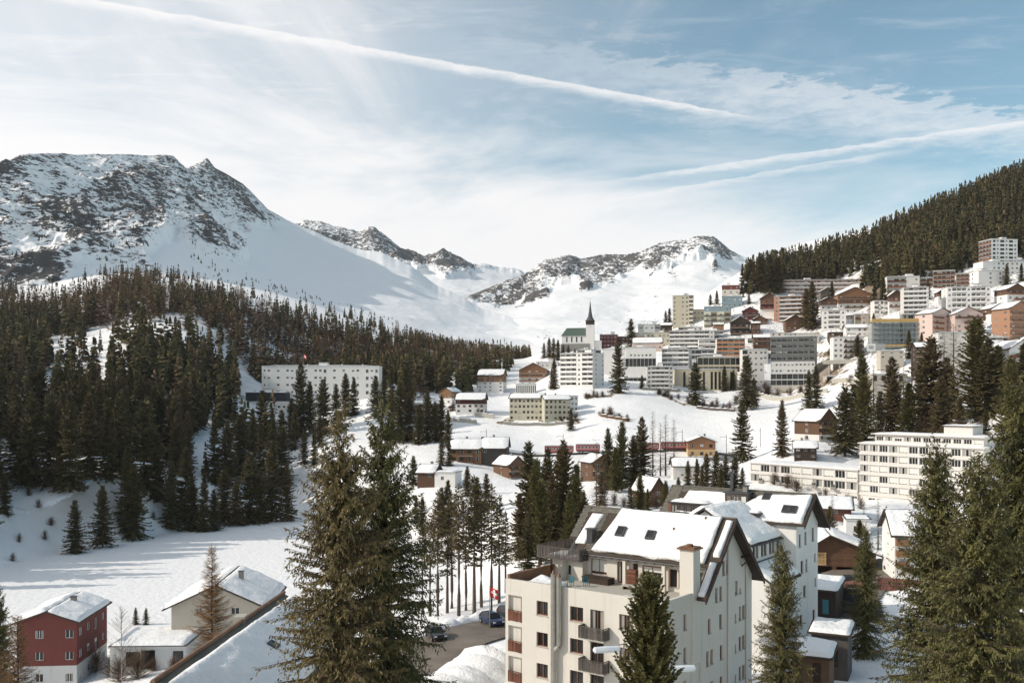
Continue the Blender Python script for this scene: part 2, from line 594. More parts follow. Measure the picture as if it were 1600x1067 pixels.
blk('chalet', 'dark red chalet with red shutters and snowy roof', 'chalet', 712, 757, 646, 624, 530, 3, -6, 11,
    front=['w.w.w', 'wwwww', 'wwwbb'], right='ww', left='w', wall='white', roof='gx', rise=3.6, mats=['white', 'white', 'darkred'], frame='frame_red', rail='wood_dark')
blk('hotel', 'long yellow green hotel with four rows of windows on the snow slope', 'hotel', 796, 848, 657, 622, 515, 4, -10, 13,
    front=['w.w.wwww', 'wwwwwwww'], right='...', left='w', wall='paleyellow', roof='gx', rise=2.6, frame='frame_brown')
blk('hotel_wing', 'right wing of the yellow green hotel with snowy roof', 'hotel', 851, 892, 657, 624, 506, 4, 8, 13,
    front=['w.wwww', 'wwwwww'], right='w.w', left='..', wall='paleyellow', roof='gx', rise=2.2, frame='frame_brown')
blk('outbuilding', 'white rear wing behind the yellow green hotel', 'building', 892, 903, 651, 619, 525, 4, 20, 9,
    front='ww', right='ww', left='.', wall='white', ctrl=False)
blk('hotel', 'white hotel with orange timber upper floors and long balconies', 'hotel', 746, 786, 613, 586, 660, 5, -8, 16,
    front=['w.w.w', 'www.w', 'www.w', 'bbwww', 'bbwww'], right='wwww', left='w', wall='white', roof='gx', rise=4.2,
    mats=['white', 'white', 'white', 'wood_orange', 'wood_orange'], rail='wood_orange')
blk('hotel', 'timber gabled hotel wing beside the white orange hotel', 'hotel', 811, 855, 602, 578, 680, 4, -6, 14,
    front=['wwww', 'bbbb', 'bbbb'], right='ww', left='.', wall='white', roof='gy', rise=5.0, mats=['white', 'white', 'wood_orange', 'wood_orange'], rail='wood_orange')
blk('hall', 'low white hall with a row of dark red posts', 'building', 806, 838, 616, 600, 610, 1, 0, 14,
    front='tttttttttt', right='.', left='.', wall='white')
blk('house', 'pale flat house behind the timber gabled hotel wing', 'house', 838, 872, 582, 566, 740, 2, -6, 12, front='wwwww', right='w', left='w', wall='offwhite')
blk('cabin', 'tiny snow covered cabin in front of the far wood', 'cabin', 765, 780, 573, 566, 760, 1, 0, 8, front='w.w', right='.', left='.', wall='offwhite', roof='gx', rise=1.6)

# --- chalets on the meadow
blk('chalet', 'long brown timber chalet with thick snow roof by the railway', 'chalet', 703, 752, 723, 701, 385, 2, -4, 13,
    front=['wbbw', 'wbbw'], right='.', left='w', wall='wood_orange', roof='gx', rise=3.6, rail='wood', snow=0.6, frame='frame_dark')
blk('barn', 'wide weathered barn with snow roof joined to the brown chalet', 'barn', 752, 792, 721, 700, 385, 2, -4, 13,
    front=['....', 'w...'], right='..', left='.', wall='wood_grey', roof='gx', rise=4.0, snow=0.6, ctrl=False)
blk('barn', 'small brown barn with snow roof on the meadow above the lake', 'barn', 652, 678, 760, 738, 345, 2, -14, 9,
    front=['..', '.w'], right='.', left='.', wall='wood', roof='gx', rise=2.6, snow=0.6)
blk('shed', 'white lean-to shed beside the small brown barn', 'shed', 679, 711, 754, 739, 343, 1, -14, 8,
    front='.w..', right='.', left='.', wall='white', ctrl=False, snow=0.5)
blk('chalet', 'narrow brown chalet with wooden balconies behind the tall pine clump', 'chalet', 795, 822, 746, 726, 365, 2, 30, 12,
    front=['bb', 'bb'], right='w', left='w', wall='wood', roof='gy', rise=3.2, rail='wood', snow=0.5)
blk('station_house', 'orange timber station house with three windows beside the red train', 'house', 1075, 1118, 714, 690, 420, 2, -6, 12,
    front=['www', 'www'], right='..', left='.', wall='wood_orange', roof='gy', rise=2.2, frame='frame_dark', snow=0.4, mats=['wood_pale', 'wood_orange'])
blk('chalet', 'small red brown chalet with steep snowy gable among spruces', 'chalet', 1016, 1040, 790, 766, 265, 2, 25, 9,
    front=['w', 'w'], right='w', left='w', wall='wood', roof='gy', rise=3.4, snow=0.5)
blk('chalet', 'brown chalet half hidden behind bare larches below the railway', 'chalet', 926, 958, 748, 722, 330, 2, 20, 10,
    front=['bb', 'bb'], right='w', left='w', wall='wood', roof='gy', rise=2.6, rail='wood', snow=0.4)
blk('house', 'low white house with dark gable under the station house', 'house', 1052, 1100, 748, 728, 335, 2, -4, 10,
    front=['.w.w.', '..w..'], right='w', left='w', wall='offwhite', roof='gx', rise=2.6, snow=0.4, ctrl=False)
blk('house', 'dark timber house with low snow roof above the long white hotel wing', 'house', 1241, 1276, 718, 700, 330, 2, -16, 11,
    front=['w.w', 'www'], right='w', left='w', wall='wood_dark', roof='gx', rise=2.2, snow=0.6)
blk('chalet', 'tall brown chalet with deep gable on the slope above the curved hotel', 'chalet', 1280, 1308, 690, 657, 370, 3, 28, 13,
    front=['w.w', 'bbb', 'bbb'], right='w.w', left='w', wall='wood', roof='gy', rise=4.4, mats=['offwhite', 'wood', 'wood'], rail='wood', snow=0.4)

# --- middle of the village
blk('apartment_block', 'white seven storey apartment block with stacked balconies below the church', 'apartment block', 875, 926, 604, 552, 590, 7, -32, 15,
    front='lllwll', right='.w..w', left='w', wall='white')
blk('house', 'dark red village house beside the church', 'house', 937, 964, 543, 523, 780, 3, -10, 12, front='wwwww', right='w', left='w', wall='darkred')
blk('hall', 'white windowless hall wall right of the stacked balconies block', 'building', 941, 975, 590, 546, 640, 3, -8, 14, front='....', right='.', left='.', wall='white', ctrl=False)
blk('hall', 'white conference hall with a dark glass band', 'building', 977, 1025, 590, 543, 630, 3, -8, 16,
    front=['........', 'gggggggg', '.wwwwww.'], right='w.w', left='.', wall='white')
blk('house', 'pink house with dark snowy mansard roof', 'house', 988, 1036, 546, 536, 720, 1, -6, 12, front='wwwww', right='.', left='.', wall='pink', roof='gx', rise=4.5, over=0.3)
blk('apartment_block', 'yellow apartment block behind the conference hall', 'apartment block', 1010, 1053, 543, 520, 750, 3, -10, 12, front='wwwwwww', right='ww', left='w', wall='yellow')
blk('house', 'small house with orange balcony front above the pink house', 'house', 988, 1008, 536, 520, 755, 2, -5, 9, front='ll', right='.', left='.', wall='white', rail='awning_orange', ctrl=False)
blk('house', 'grey and white flat roofed house on the skyline near the lone spruce', 'house', 997, 1032, 524, 507, 790, 2, -6, 12, front='lwwl', right='w', left='w', wall='palegrey', rail='grey')
blk('apartment_block', 'slender beige apartment tower standing against the snowfield', 'apartment block', 1051, 1083, 508, 462, 800, 7, -12, 15,
    front='w.wwl', right='w.w', left='llw', wall='yellow')
blk('house', 'beige side wing right of the slender tower', 'house', 1083, 1100, 500, 484, 805, 2, -8, 10, front='www', right='.', left='.', wall='beige', ctrl=False)
blk('apartment_block', 'terraced white apartment block with long snowy balconies', 'apartment block', 1046, 1116, 543, 517, 705, 4, -12, 14, front='llllllllw', right='w.w', left='w', wall='offwhite')
blk('apartment_block', 'white balcony block right of the conference hall', 'apartment block', 1034, 1076, 574, 545, 640, 4, -18, 16, front='lllll', right='.ww.w', left='.', wall='white')
blk('apartment_block', 'five storey block with pale balconies above the snow slope', 'apartment block', 1011, 1052, 607, 573, 590, 5, -6, 13, front='wllllw', right='.', left='.', wall='offwhite')
blk('congress_house', 'beige concrete building with tall dark window slots', 'building', 1054, 1152, 611, 577, 600, 1, -6, 16,
    front='..s.s..s.ssss.s.', right='.', left='.', wall='beige')
blk('house', 'glazed roof pavilion behind the beige concrete building', 'building', 1090, 1158, 585, 558, 635, 2, -6, 12, front=['gggggggg', 'gggggggg'], right='.', left='.', wall='beige', ctrl=False)
blk('apartment_block', 'blue and cream apartment block with flower balconies', 'apartment block', 1100, 1142, 510, 479, 770, 4, -14, 13, front=['blbl', 'blbl', 'blbl', 'wwww'], right='w.w', left='w', wall='yellow', mats=['greencream', 'greencream', 'greencream', 'blue'], rail='wood_grey')
blk('house', 'small blue topped house above the blue and cream block', 'house', 1128, 1160, 480, 463, 800, 2, -12, 10, front='wwww', right='w', left='w', wall='blue')
blk('house', 'beige house with a red attic on the upper skyline', 'house', 1128, 1156, 466, 446, 830, 3, -12, 10, front='www', right='w', left='w', wall='cream', mats=['cream', 'cream', 'red'])
blk('chalet', 'small dark red chalet left of the orange brick block', 'chalet', 1160, 1184, 500, 486, 760, 2, -16, 10, front=['ww', 'bb'], right='w', left='w', wall='darkred', roof='gy', rise=3.2, rail='wood_dark')
blk('chalet', 'dark brown chalet with broad gable above the orange balcony block', 'chalet', 1142, 1172, 522, 503, 715, 2, -10, 12, front=['bbb', 'bbb'], right='ww', left='w', wall='wood_dark', roof='gy', rise=4.0, rail='wood')
blk('house', 'little orange house left of the broad gabled chalet', 'house', 1115, 1131, 519, 507, 730, 1, -8, 9, front='ww', right='w', left='.', wall='orangewall', roof='gx', rise=1.4)
blk('chalet', 'red balconied chalet beside the broad gabled dark chalet', 'chalet', 1174, 1188, 522, 505, 712, 2, -10, 9, front='bb', right='w', left='w', wall='wood', roof='gx', rise=1.5, rail='wood_red', ctrl=False)
blk('apartment_block', 'low block with orange balcony fronts', 'apartment block', 1120, 1164, 556, 529, 665, 4, -8, 13, front='lllll', right='ww', left='w', wall='offwhite', rail='awning_orange')
blk('office_block', 'white office block left of the grey hotel', 'building', 1160, 1194, 600, 546, 605, 6, -6, 13, front=['gwww', 'www.', 'wwww', 'gwww'], right='.', left='.', wall='offwhite')
blk('hotel', 'big grey hotel with dark balcony bands and a pale lower front', 'hotel', 1204, 1273, 612, 526, 600, 9, -22, 16,
    front=['........', 'GGGGGGGG', 'GGGGGGGG', 'wwwwwwwwwww', 'wwwwwwwwwww', 'llllllll', 'llllllll', 'llllllll', 'llllllll'],
    right=['.', '.', '..w', '..w'], left='.', wall='grey', rail='darkgrey', mats=['concrete', 'palegrey', 'palegrey', 'palegrey', 'palegrey', 'grey', 'grey', 'grey', 'grey'])
blk('apartment_block', 'orange brick apartment block with seven rows of balconies', 'apartment block', 1209, 1262, 508, 463, 735, 7, -20, 13,
    front='wllllw', right='..', left='.', wall='orangebrick', rail='palegrey')
blk('apartment_block', 'long pale pink apartment block below the forest edge', 'apartment block', 1222, 1364, 462, 437, 815, 4, -4, 14,
    front='lllllllllllllllllllll', right='w', left='w', wall='pink', rail='offwhite')
blk('chalet', 'red brown chalet left of the orange brick block under the spruces', 'chalet', 1188, 1216, 492, 466, 750, 3, -14, 11, front=['...', 'bbb', 'bbb'], right='w', left='w', wall='wood', roof='gy', rise=4.4, mats=['white', 'darkred', 'wood'], rail='wood_red')
blk('chalet', 'small brown chalet in front of the orange brick block', 'chalet', 1228, 1256, 516, 500, 705, 2, -6, 11, front=['bbb', '.w.'], right='w', left='w', wall='wood', roof='gy', rise=3.8, rail='wood')
blk('apartment_block', 'white four storey block standing alone right of the small brown chalet', 'apartment block', 1285, 1322, 515, 485, 670, 4, -14, 14, front='wllw', right='..', left='w', wall='white')
blk('chalet', 'large timber chalet hotel with three balcony rows below the pink block', 'chalet', 1309, 1362, 489, 460, 730, 4, -6, 14, front=['wwwww', 'wbbbw', 'bbbbb', 'bbbbb'], right='w', left='w', wall='wood_orange', roof='gy', rise=5.5, mats=['white', 'white', 'wood_orange', 'wood_orange'], rail='wood')
blk('apartment_block', 'white and dark brown block with timber balconies above the viaduct', 'apartment block', 1302, 1350, 560, 527, 560, 4, -10, 13, front='wwbbbb', right='w', left='w', wall='white', rail='wood_dark')

# --- more of the stacked village
blk('house', 'white terraced house with long parapets left of the little orange house', 'house', 1098, 1130, 530, 517, 715, 2, -10, 11, front='lllll', right='w', left='w', wall='white', ctrl=False)
blk('chalet', 'brown chalet just above the white four storey block', 'chalet', 1282, 1308, 484, 470, 705, 2, -10, 10, front=['www', 'bbb'], right='w', left='w', wall='wood', roof='gy', rise=3.0, mats=['white', 'wood'], rail='wood_red')
blk('house', 'beige flat house right of the white four storey block', 'house', 1336, 1364, 508, 491, 665, 2, -10, 11, front='lww', right='w', left='w', wall='sand', rail='wood_red')
blk('chalet', 'grey timber chalet right of the orange brick block', 'chalet', 1282, 1304, 468, 455, 760, 2, -8, 10, front=['ww', 'bb'], right='w', left='w', wall='wood_grey', roof='gy', rise=2.8, rail='wood', ctrl=False)
blk('house', 'long sand coloured house beneath the large timber chalet hotel', 'house', 1318, 1362, 506, 493, 690, 2, -8, 10, front='wwwww', right='w', left='w', wall='sand', roof='gx', rise=2.2, ctrl=False)
blk('house', 'low brown terrace below the wide white loggia block', 'house', 1490, 1546, 500, 490, 580, 1, -8, 9, front='wwwwwww', right='w', left='w', wall='wood', ctrl=False)
blk('house', 'stone garage row under the white corner block', 'garage', 1410, 1454, 500, 491, 595, 1, -10, 8, front='DgDgD', right='.', left='.', wall='stone', ctrl=False)
blk('house', 'narrow sand house between orange brick block and red brown chalet', 'house', 1186, 1206, 518, 498, 742, 3, -10, 9, front='ww', right='w', left='w', wall='sand', ctrl=False)
blk('chalet', 'brown chalet right of the white office block roof', 'chalet', 1178, 1204, 540, 527, 675, 2, -8, 9, front=['www', 'bbb'], right='w', left='w', wall='wood', roof='gx', rise=2.2, rail='wood_red', ctrl=False)
blk('house', 'pale grey terrace under the dark glass band hall', 'house', 976, 1010, 602, 590, 615, 1, -8, 9, front='GGGGG', right='.', left='.', wall='palegrey', ctrl=False)
blk('house', 'brown roofed house behind the viaduct', 'house', 1330, 1362, 566, 552, 575, 1, -8, 10, front='w.ww', right='w', left='w', wall='sand', roof='gx', rise=2.4, roofmat='wood', ctrl=False)
blk('house', 'dark brown house left of the tall plain beige block', 'house', 1432, 1462, 566, 542, 470, 3, -8, 10, front='bbw', right='w', left='w', wall='wood_dark', roof='gx', rise=2.4, rail='wood', ctrl=False)
blk('chalet', 'small brown chalet squeezed right of the dark red chalet', 'chalet', 1176, 1198, 512, 499, 735, 2, -14, 9, front=['ww', 'bb'], right='w', left='w', wall='wood', roof='gy', rise=2.8, rail='wood_red', ctrl=False)
blk('house', 'dark timber terrace house below the white four storey block', 'house', 1296, 1336, 534, 519, 645, 2, -10, 10, front='bbwb', right='w', left='w', wall='wood_dark', rail='wood', ctrl=False)
blk('site_hut', 'sand coloured site hut under the scaffolded building', 'hut', 1376, 1412, 562, 548, 510, 2, -6, 8, front='w.w.w', right='w', left='.', wall='sand', ctrl=False)
blk('chalet', 'brown chalet with white ground floor above the wide white loggia block', 'chalet', 1466, 1486, 470, 456, 628, 2, -10, 10, front=['ww', 'bb'], right='w', left='w', wall='wood', roof='gy', rise=2.8, mats=['white', 'wood'], rail='wood_red', ctrl=False)
blk('house', 'cream house with brown eaves between the site and the pink pair', 'house', 1432, 1456, 512, 494, 590, 2, -10, 10, front='lw', right='w', left='w', wall='cream', roof='gx', rise=2.0, rail='wood_red')
blk('chalet', 'tiny dark chalet left of the slender beige tower base', 'chalet', 1032, 1050, 518, 508, 785, 1, -10, 9, front='bb', right='w', left='w', wall='wood_dark', roof='gx', rise=2.2, rail='wood', ctrl=False)
blk('house', 'long low brown house beneath the terraced white block', 'house', 1046, 1092, 551, 543, 690, 1, -10, 9, front='wwwwww', right='w', left='w', wall='wood', roof='gx', rise=1.2, ctrl=False)
blk('house', 'low stone terrace house under the church hill', 'house', 902, 938, 560, 547, 690, 2, -8, 10, front='wgwg', right='w', left='w', wall='stone', ctrl=False)
blk('house', 'low white house with a long snowy terrace right of the slender tower', 'house', 1060, 1098, 524, 511, 745, 2, -10, 11, front='lllww', right='w', left='w', wall='offwhite', ctrl=False)
blk('house', 'white flat house under the red balconied chalet', 'house', 1168, 1202, 546, 529, 690, 2, -8, 12, front='lwwl', right='w', left='w', wall='white', ctrl=False)
blk('house', 'small beige house above the roof of the grey hotel', 'house', 1204, 1232, 532, 520, 690, 2, -10, 10, front='www', right='w', left='w', wall='cream', ctrl=False)
blk('chalet', 'small dark chalet between the two lone spruces below the orange brick block', 'chalet', 1262, 1283, 522, 509, 690, 2, -8, 9, front=['ww', 'bb'], right='w', left='w', wall='wood_dark', roof='gy', rise=2.4, rail='wood', ctrl=False)
blk('house', 'dark roofed house with white walls behind the timber balconies block', 'house', 1322, 1356, 526, 512, 620, 2, -10, 11, front='w.ww', right='w', left='w', wall='white', roof='gx', rise=2.6, ctrl=False)
blk('house', 'grey terrace house tucked behind the conference hall roof', 'house', 1076, 1116, 562, 546, 660, 2, -10, 12, front='ggll', right='w', left='w', wall='palegrey', ctrl=False)
blk('house', 'purple red house joined to the dark red village house', 'house', 964, 984, 545, 526, 785, 3, -6, 11, front='www', right='w', left='w', wall='darkred', ctrl=False)
blk('chalet', 'brown chalet with snowy roof behind the bare larch on the right slope', 'chalet', 1532, 1574, 566, 540, 455, 3, -4, 11, front=['w.w', 'bbb', 'bbb'], right='w', left='w', wall='wood', roof='gx', rise=2.8, mats=['white', 'wood', 'wood'], rail='wood')
blk('house', 'long low house with red brown roof edge below the parked cars', 'house', 1530, 1576, 541, 527, 495, 2, -4, 11, front='wwlll', right='w', left='w', wall='offwhite', rail='wood_red')
blk('house', 'white house half hidden behind the brown chalet with the lone spruce', 'house', 1366, 1390, 492, 470, 645, 3, -8, 11, front='lww', right='w', left='w', wall='white')
blk('house', 'cream house right of the dark forest corner with brown balconies', 'house', 1438, 1458, 452, 434, 665, 3, -16, 11, front='ll', right='w', left='w', wall='cream', rail='wood_red', ctrl=False)
blk('chalet', 'small chalet with white gable above the pink gabled pair', 'chalet', 1548, 1576, 500, 482, 575, 2, 8, 10, front=['w.w', 'bbb'], right='w', left='w', wall='white', roof='gy', rise=3.0, mats=['white', 'wood'], rail='wood_red')
blk('house', 'white stepped house left of the low block with orange fronts', 'house', 1092, 1118, 546, 530, 690, 2, -8, 11, front='lll', right='w', left='w', wall='white', ctrl=False)
blk('house', 'pale house between the white office block and the low orange fronts', 'house', 1168, 1200, 563, 546, 650, 2, -8, 12, front='wwww', right='w', left='w', wall='palegrey', ctrl=False)
blk('house', 'beige house with flat snow roof below the dark chalet and its spruces', 'house', 1236, 1280, 531, 521, 660, 1, -8, 10, front='w.w.w', right='w', left='w', wall='cream', ctrl=False)
blk('house', 'grey plinth house with dark openings right of the grey hotel', 'house', 1292, 1330, 604, 588, 540, 1, -6, 10, front='GgGg', right='.', left='.', wall='concrete', ctrl=False)

# --- upper right slope
blk('hotel', 'white hotel tower at the edge of the dark forest', 'hotel', 1549, 1590, 412, 374, 665, 6, 8, 14, front='gwgwgw', right='w', left='llll', wall='white', rail='wood_red')
blk('hotel_wing', 'white lower wing in front of the hotel tower', 'hotel', 1536, 1600, 436, 409, 650, 4, 4, 12, front='..wwwwwww', right='.', left='.', wall='white')
blk('apartment_block', 'beige terraced block with brown balconies below the hotel tower', 'apartment block', 1458, 1492, 450, 423, 660, 4, -24, 14, front='lllll', right='w', left='w', wall='cream', rail='wood_red')
blk('apartment_block', 'second beige terraced block stepping down towards the white end wall', 'apartment block', 1494, 1528, 450, 427, 650, 4, -24, 14, front='lllll', right='.w.w', left='w', wall='cream', rail='wood_red')
blk('apartment_block', 'plain white end block with few windows below the hotel tower', 'apartment block', 1529, 1567, 452, 424, 640, 4, 6, 14, front='..w.w', right='w', left='w', wall='white', ctrl=False)
blk('apartment_block', 'white five storey corner block with wraparound balconies', 'apartment block', 1412, 1451, 492, 449, 605, 6, -14, 14, front='lllll', right='lll', left='w', wall='offwhite', rail='white')
blk('apartment_block', 'wide white block with loggias right of the corner block', 'apartment block', 1480, 1548, 490, 448, 600, 5, -10, 14, front='wlllwlllw', right='.w', left='w', wall='white')
blk('house', 'flat roofed pale house with brown eaves under the forest', 'house', 1386, 1437, 458, 432, 665, 3, -10, 13, front='lll.w', right='w', left='w', wall='offwhite', rail='wood_red')
blk('chalet', 'brown chalet beside the big lone spruce left of the corner block', 'chalet', 1389, 1412, 490, 462, 640, 3, -8, 12, front=['w.w', 'bbb', 'bbb'], right='w', left='w', wall='wood', roof='gy', rise=3.6, mats=['white', 'white', 'wood'], rail='wood_red')
blk('chalet', 'pink gabled house with dark balconies, left one of a pair', 'house', 1457, 1489, 524, 490, 540, 4, 26, 12, front='bw', right='ww', left='w', wall='pink', roof='gy', rise=3.0, rail='wood_red')
blk('chalet', 'pink gabled house with a wide dark gable, right one of a pair', 'house', 1492, 1536, 522, 490, 530, 4, -6, 12, front=['www', 'wbb', 'wbb', 'bbb'], right='w', left='w', wall='pink', roof='gy', rise=3.6, rail='wood_red')
blk('chalet', 'orange house with white posts at the right edge of the village', 'house', 1578, 1612, 526, 482, 500, 4, 18, 12, front='bbb', right='w', left='ww', wall='orangewall', roof='gy', rise=3.8, rail='wood_orange')
blk('chalet', 'white and brown chalet above the parked cars on the upper slope', 'house', 1574, 1604, 478, 452, 590, 3, 10, 12, front=['w.w', 'wbb', 'bbb'], right='w', left='w', wall='white', roof='gy', rise=3.4, mats=['white', 'white', 'wood'], rail='wood_red')
blk('apartment_block', 'tall plain beige block rising behind the bare larch', 'apartment block', 1466, 1516, 615, 520, 420, 7, -10, 12, front='w....', right='.', left='w', wall='offwhite')
blk('house', 'white house with dark red gable and balcony at the right edge', 'house', 1577, 1620, 605, 545, 360, 4, 12, 12, front=['w.w', 'ww.', 'bbb', 'bbb'], right='w', left='w', wall='white', roof='gy', rise=3.4, rail='wood_red')
blk('garage', 'low white garage terrace with red edged roof below the building site', 'garage', 1364, 1418, 610, 585, 480, 2, -6, 12, front=['........', 'g.g.g.g.'], right='.', left='.', wall='concrete', rail='tin_red')
blk('shop', 'grey shuttered pavilion under the road viaduct', 'building', 1303, 1322, 594, 570, 570, 2, -8, 10, front='GG', right='.', left='.', wall='grey', ctrl=False)

# --- near houses on the right
blk('house', 'small house with red wall and snowy roof behind the white twin house', 'house', 1262, 1330, 808, 794, 215, 1, -16, 9, front='w.w.', right='w', left='.', wall='tin_red', roof='gx', rise=2.0, snow=0.4)
blk('shed', 'little white shed with flat snowy roof behind the brown garage', 'shed', 1322, 1360, 838, 813, 205, 1, -14, 6, front='.w..', right='.', left='.', wall='white')
blk('chalet', 'white house with orange timber balconies behind the big spruces', 'house', 1398, 1466, 905, 836, 152, 4, -12, 12, front=['.ww', 'bww', 'bww', 'bww'], right='www', left='w', wall='white', roof='gx', rise=3.2, rail='wood_orange', snow=0.45)

# --- left foreground
blk('house', 'brick red house with grey stone base beside the frozen lake', 'house', 26, 120, 1074, 972, 158, 3, 5, 15,
    front=['.w.w', '.w.w', '.w.w'], right='wwdw', left='w', wall='red', roof='gy', rise=1.7, mats=['palegrey', 'red', 'red'], snow=0.6, frame='frame_white', roofmat='fascia')
blk('house', 'large beige house with steep snowy roof on the lake shore', 'house', 268, 410, 1012, 946, 168, 3, 4, 17,
    front=['.....', '...w.', '.w.w.'], right='ww', left='.', wall='sand', roof='gy', rise=3.6, snow=0.6, over=1.3)
blk('garage', 'low garage with snowy flat roof between the red and the beige house', 'garage', 172, 290, 1048, 1012, 158, 1, 2, 12,
    front='.gG.D', right='.', left='.', wall='palegrey', snow=0.55, over=0.8)

# ------------------------------------------------------------------ the ground
CTRL = []


def cp(px, py, Y):
    CTRL.append(((px - CX) / F, Y, (HY - py) / F))


def cq(X, Y, Z):
    CTRL.append((X / Y, Y, Z / Y))


for q in ((0, 14, -28), (-12, 14, -28.5), (12, 14, -28), (0, 30, -28.5), (-25, 40, -30.5), (25, 40, -28.5), (0, 70, -29.5), (-30, 80, -35),
          (30, 80, -30.2), (12, 100, -30.2), (-8, 112, -29.8), (-3, 124, -30), (3, 134, -30.4), (35, 105, -30.5), (55, 80, -29), (28, 140, -30.5),
          (50, 155, -30.5), (64, 160, -30), (-50, 100, -41), (-75, 150, -46.6), (-45, 160, -46), (-100, 150, -46), (-100, 100, -42), (-55, 55, -36),
          (80, 120, -28), (110, 170, -24), (90, 230, -26), (150, 260, -18), (190, 340, -2), (70, 60, -27), (-180, 210, -36), (-170, 170, -40), (-30, 130, -41),
          (-35, 110, -37), (16, 150, -31), (22, 180, -31), (45, 205, -29.5), (62, 215, -29)):
    cq(*q)
for p in ((690, 965, 160), (770, 962, 160), (700, 985, 131), (780, 976, 131), (850, 872, 193), (810, 800, 280), (700, 792, 318), (960, 790, 262), (1040, 800, 232), (1120, 770, 270),
          (870, 758, 345), (920, 712, 428), (820, 713, 428), (1000, 710, 430), (1150, 712, 430), (700, 690, 430), (640, 705, 410), (620, 760, 350), (1000, 645, 500), (950, 670, 470), (1090, 650, 500),
          (1080, 690, 445), (1160, 660, 470), (1210, 655, 470), (1250, 640, 490), (1230, 700, 360), (1310, 620, 500), (1400, 640, 450), (1460, 660, 400),
          (1180, 775, 285), (1330, 790, 268), (1440, 800, 236), (1540, 800, 225), (1500, 690, 335), (1560, 640, 390), (1640, 600, 400), (1700, 560, 400), (1580, 720, 300), (1700, 700, 270),
          (640, 640, 520), (560, 662, 480), (430, 682, 470), (500, 752, 400), (520, 690, 440), (450, 792, 388), (600, 720, 400), (350, 690, 440),
          (130, 738, 326), (40, 800, 296), (250, 748, 346), (330, 782, 362), (20, 700, 345), (-80, 760, 290), (100, 610, 490), (200, 548, 570), (260, 532, 600), (330, 526, 650), (300, 640, 470), (180, 660, 420),
          (450, 592, 690), (500, 562, 770), (600, 566, 800), (700, 578, 800), (550, 505, 1000), (650, 535, 1050), (760, 555, 1100), (400, 470, 1000), (200, 440, 1000), (60, 500, 800), (0, 480, 900),
          (-150, 600, 480), (-300, 650, 400), (-300, 540, 700), (-400, 820, 200), (-500, 600, 1000), (850, 560, 1150), (950, 545, 1300), (880, 542, 800), (850, 575, 700), (830, 560, 900),
          (1100, 500, 1100), (1170, 440, 860), (1210, 432, 870), (1300, 405, 900), (1400, 365, 900), (1500, 322, 900), (1600, 280, 900), (1750, 225, 900), (1900, 200, 880), (1300, 425, 1100), (1450, 380, 1100), (1600, 320, 1100),
          (1420, 425, 720), (1500, 405, 720), (1600, 395, 700), (1700, 380, 690), (1640, 470, 560), (1800, 420, 600), (1900, 560, 400), (1900, 720, 220), (1800, 700, 240),
          (1200, 410, 1500), (900, 540, 1500), (1000, 530, 1500), (700, 545, 1500), (500, 480, 1500), (200, 420, 1500)):
    cp(*p)
for b in BL:
    if b['ctrl']:
        cp((b['x0'] + b['x1']) / 2, b['pyb'] + 1.0, b['Y'])
CT = np.array(CTRL)
KX, KY = 1.0, 0.42


def rbf_phi(r2):
    return 0.5 * r2 * np.log(np.maximum(r2, 1e-12))


def rbf_fit():
    P = np.stack([CT[:, 0] * KX, np.log(CT[:, 1]) * KY], 1)
    n = len(P)
    A = np.zeros((n + 3, n + 3))
    d = P[:, None] - P[None]
    A[:n, :n] = rbf_phi((d ** 2).sum(-1)) + np.eye(n) * 2e-4
    A[:n, n] = 1
    A[:n, n + 1:] = P
    A[n, :n] = 1
    A[n + 1:, :n] = P.T
    r = np.zeros(n + 3)
    r[:n] = CT[:, 2]
    return P, np.linalg.solve(A, r)


RP, RW = rbf_fit()
LAKE = np.array([(-150, 228), (-138, 285), (-114, 340), (-88, 368), (-55, 352), (-36, 322), (-20, 297), (-13, 245), (-14, 205), (-60, 192), (-110, 196), (-150, 205)], float)
LAKE_Z = -47.0


def lake_dist(X, Y):
    """signed distance to the lake shore, negative on the ice"""
    d = np.full(X.shape, 1e9)
    ins = np.zeros(X.shape, bool)
    n = len(LAKE)
    for i in range(n):
        a, b = LAKE[i], LAKE[(i + 1) % n]
        e = b - a
        t = np.clip(((X - a[0]) * e[0] + (Y - a[1]) * e[1]) / (e @ e), 0, 1)
        d = np.minimum(d, np.hypot(X - a[0] - t * e[0], Y - a[1] - t * e[1]))
        c = ((a[1] > Y) != (b[1] > Y)) & (X < (b[0] - a[0]) * (Y - a[1]) / (b[1] - a[1] + 1e-9) + a[0])
        ins ^= c
    return np.where(ins, -d, d)


def sstep(x, a, b):
    t = np.clip((x - a) / (b - a), 0, 1)
    return t * t * (3 - 2 * t)


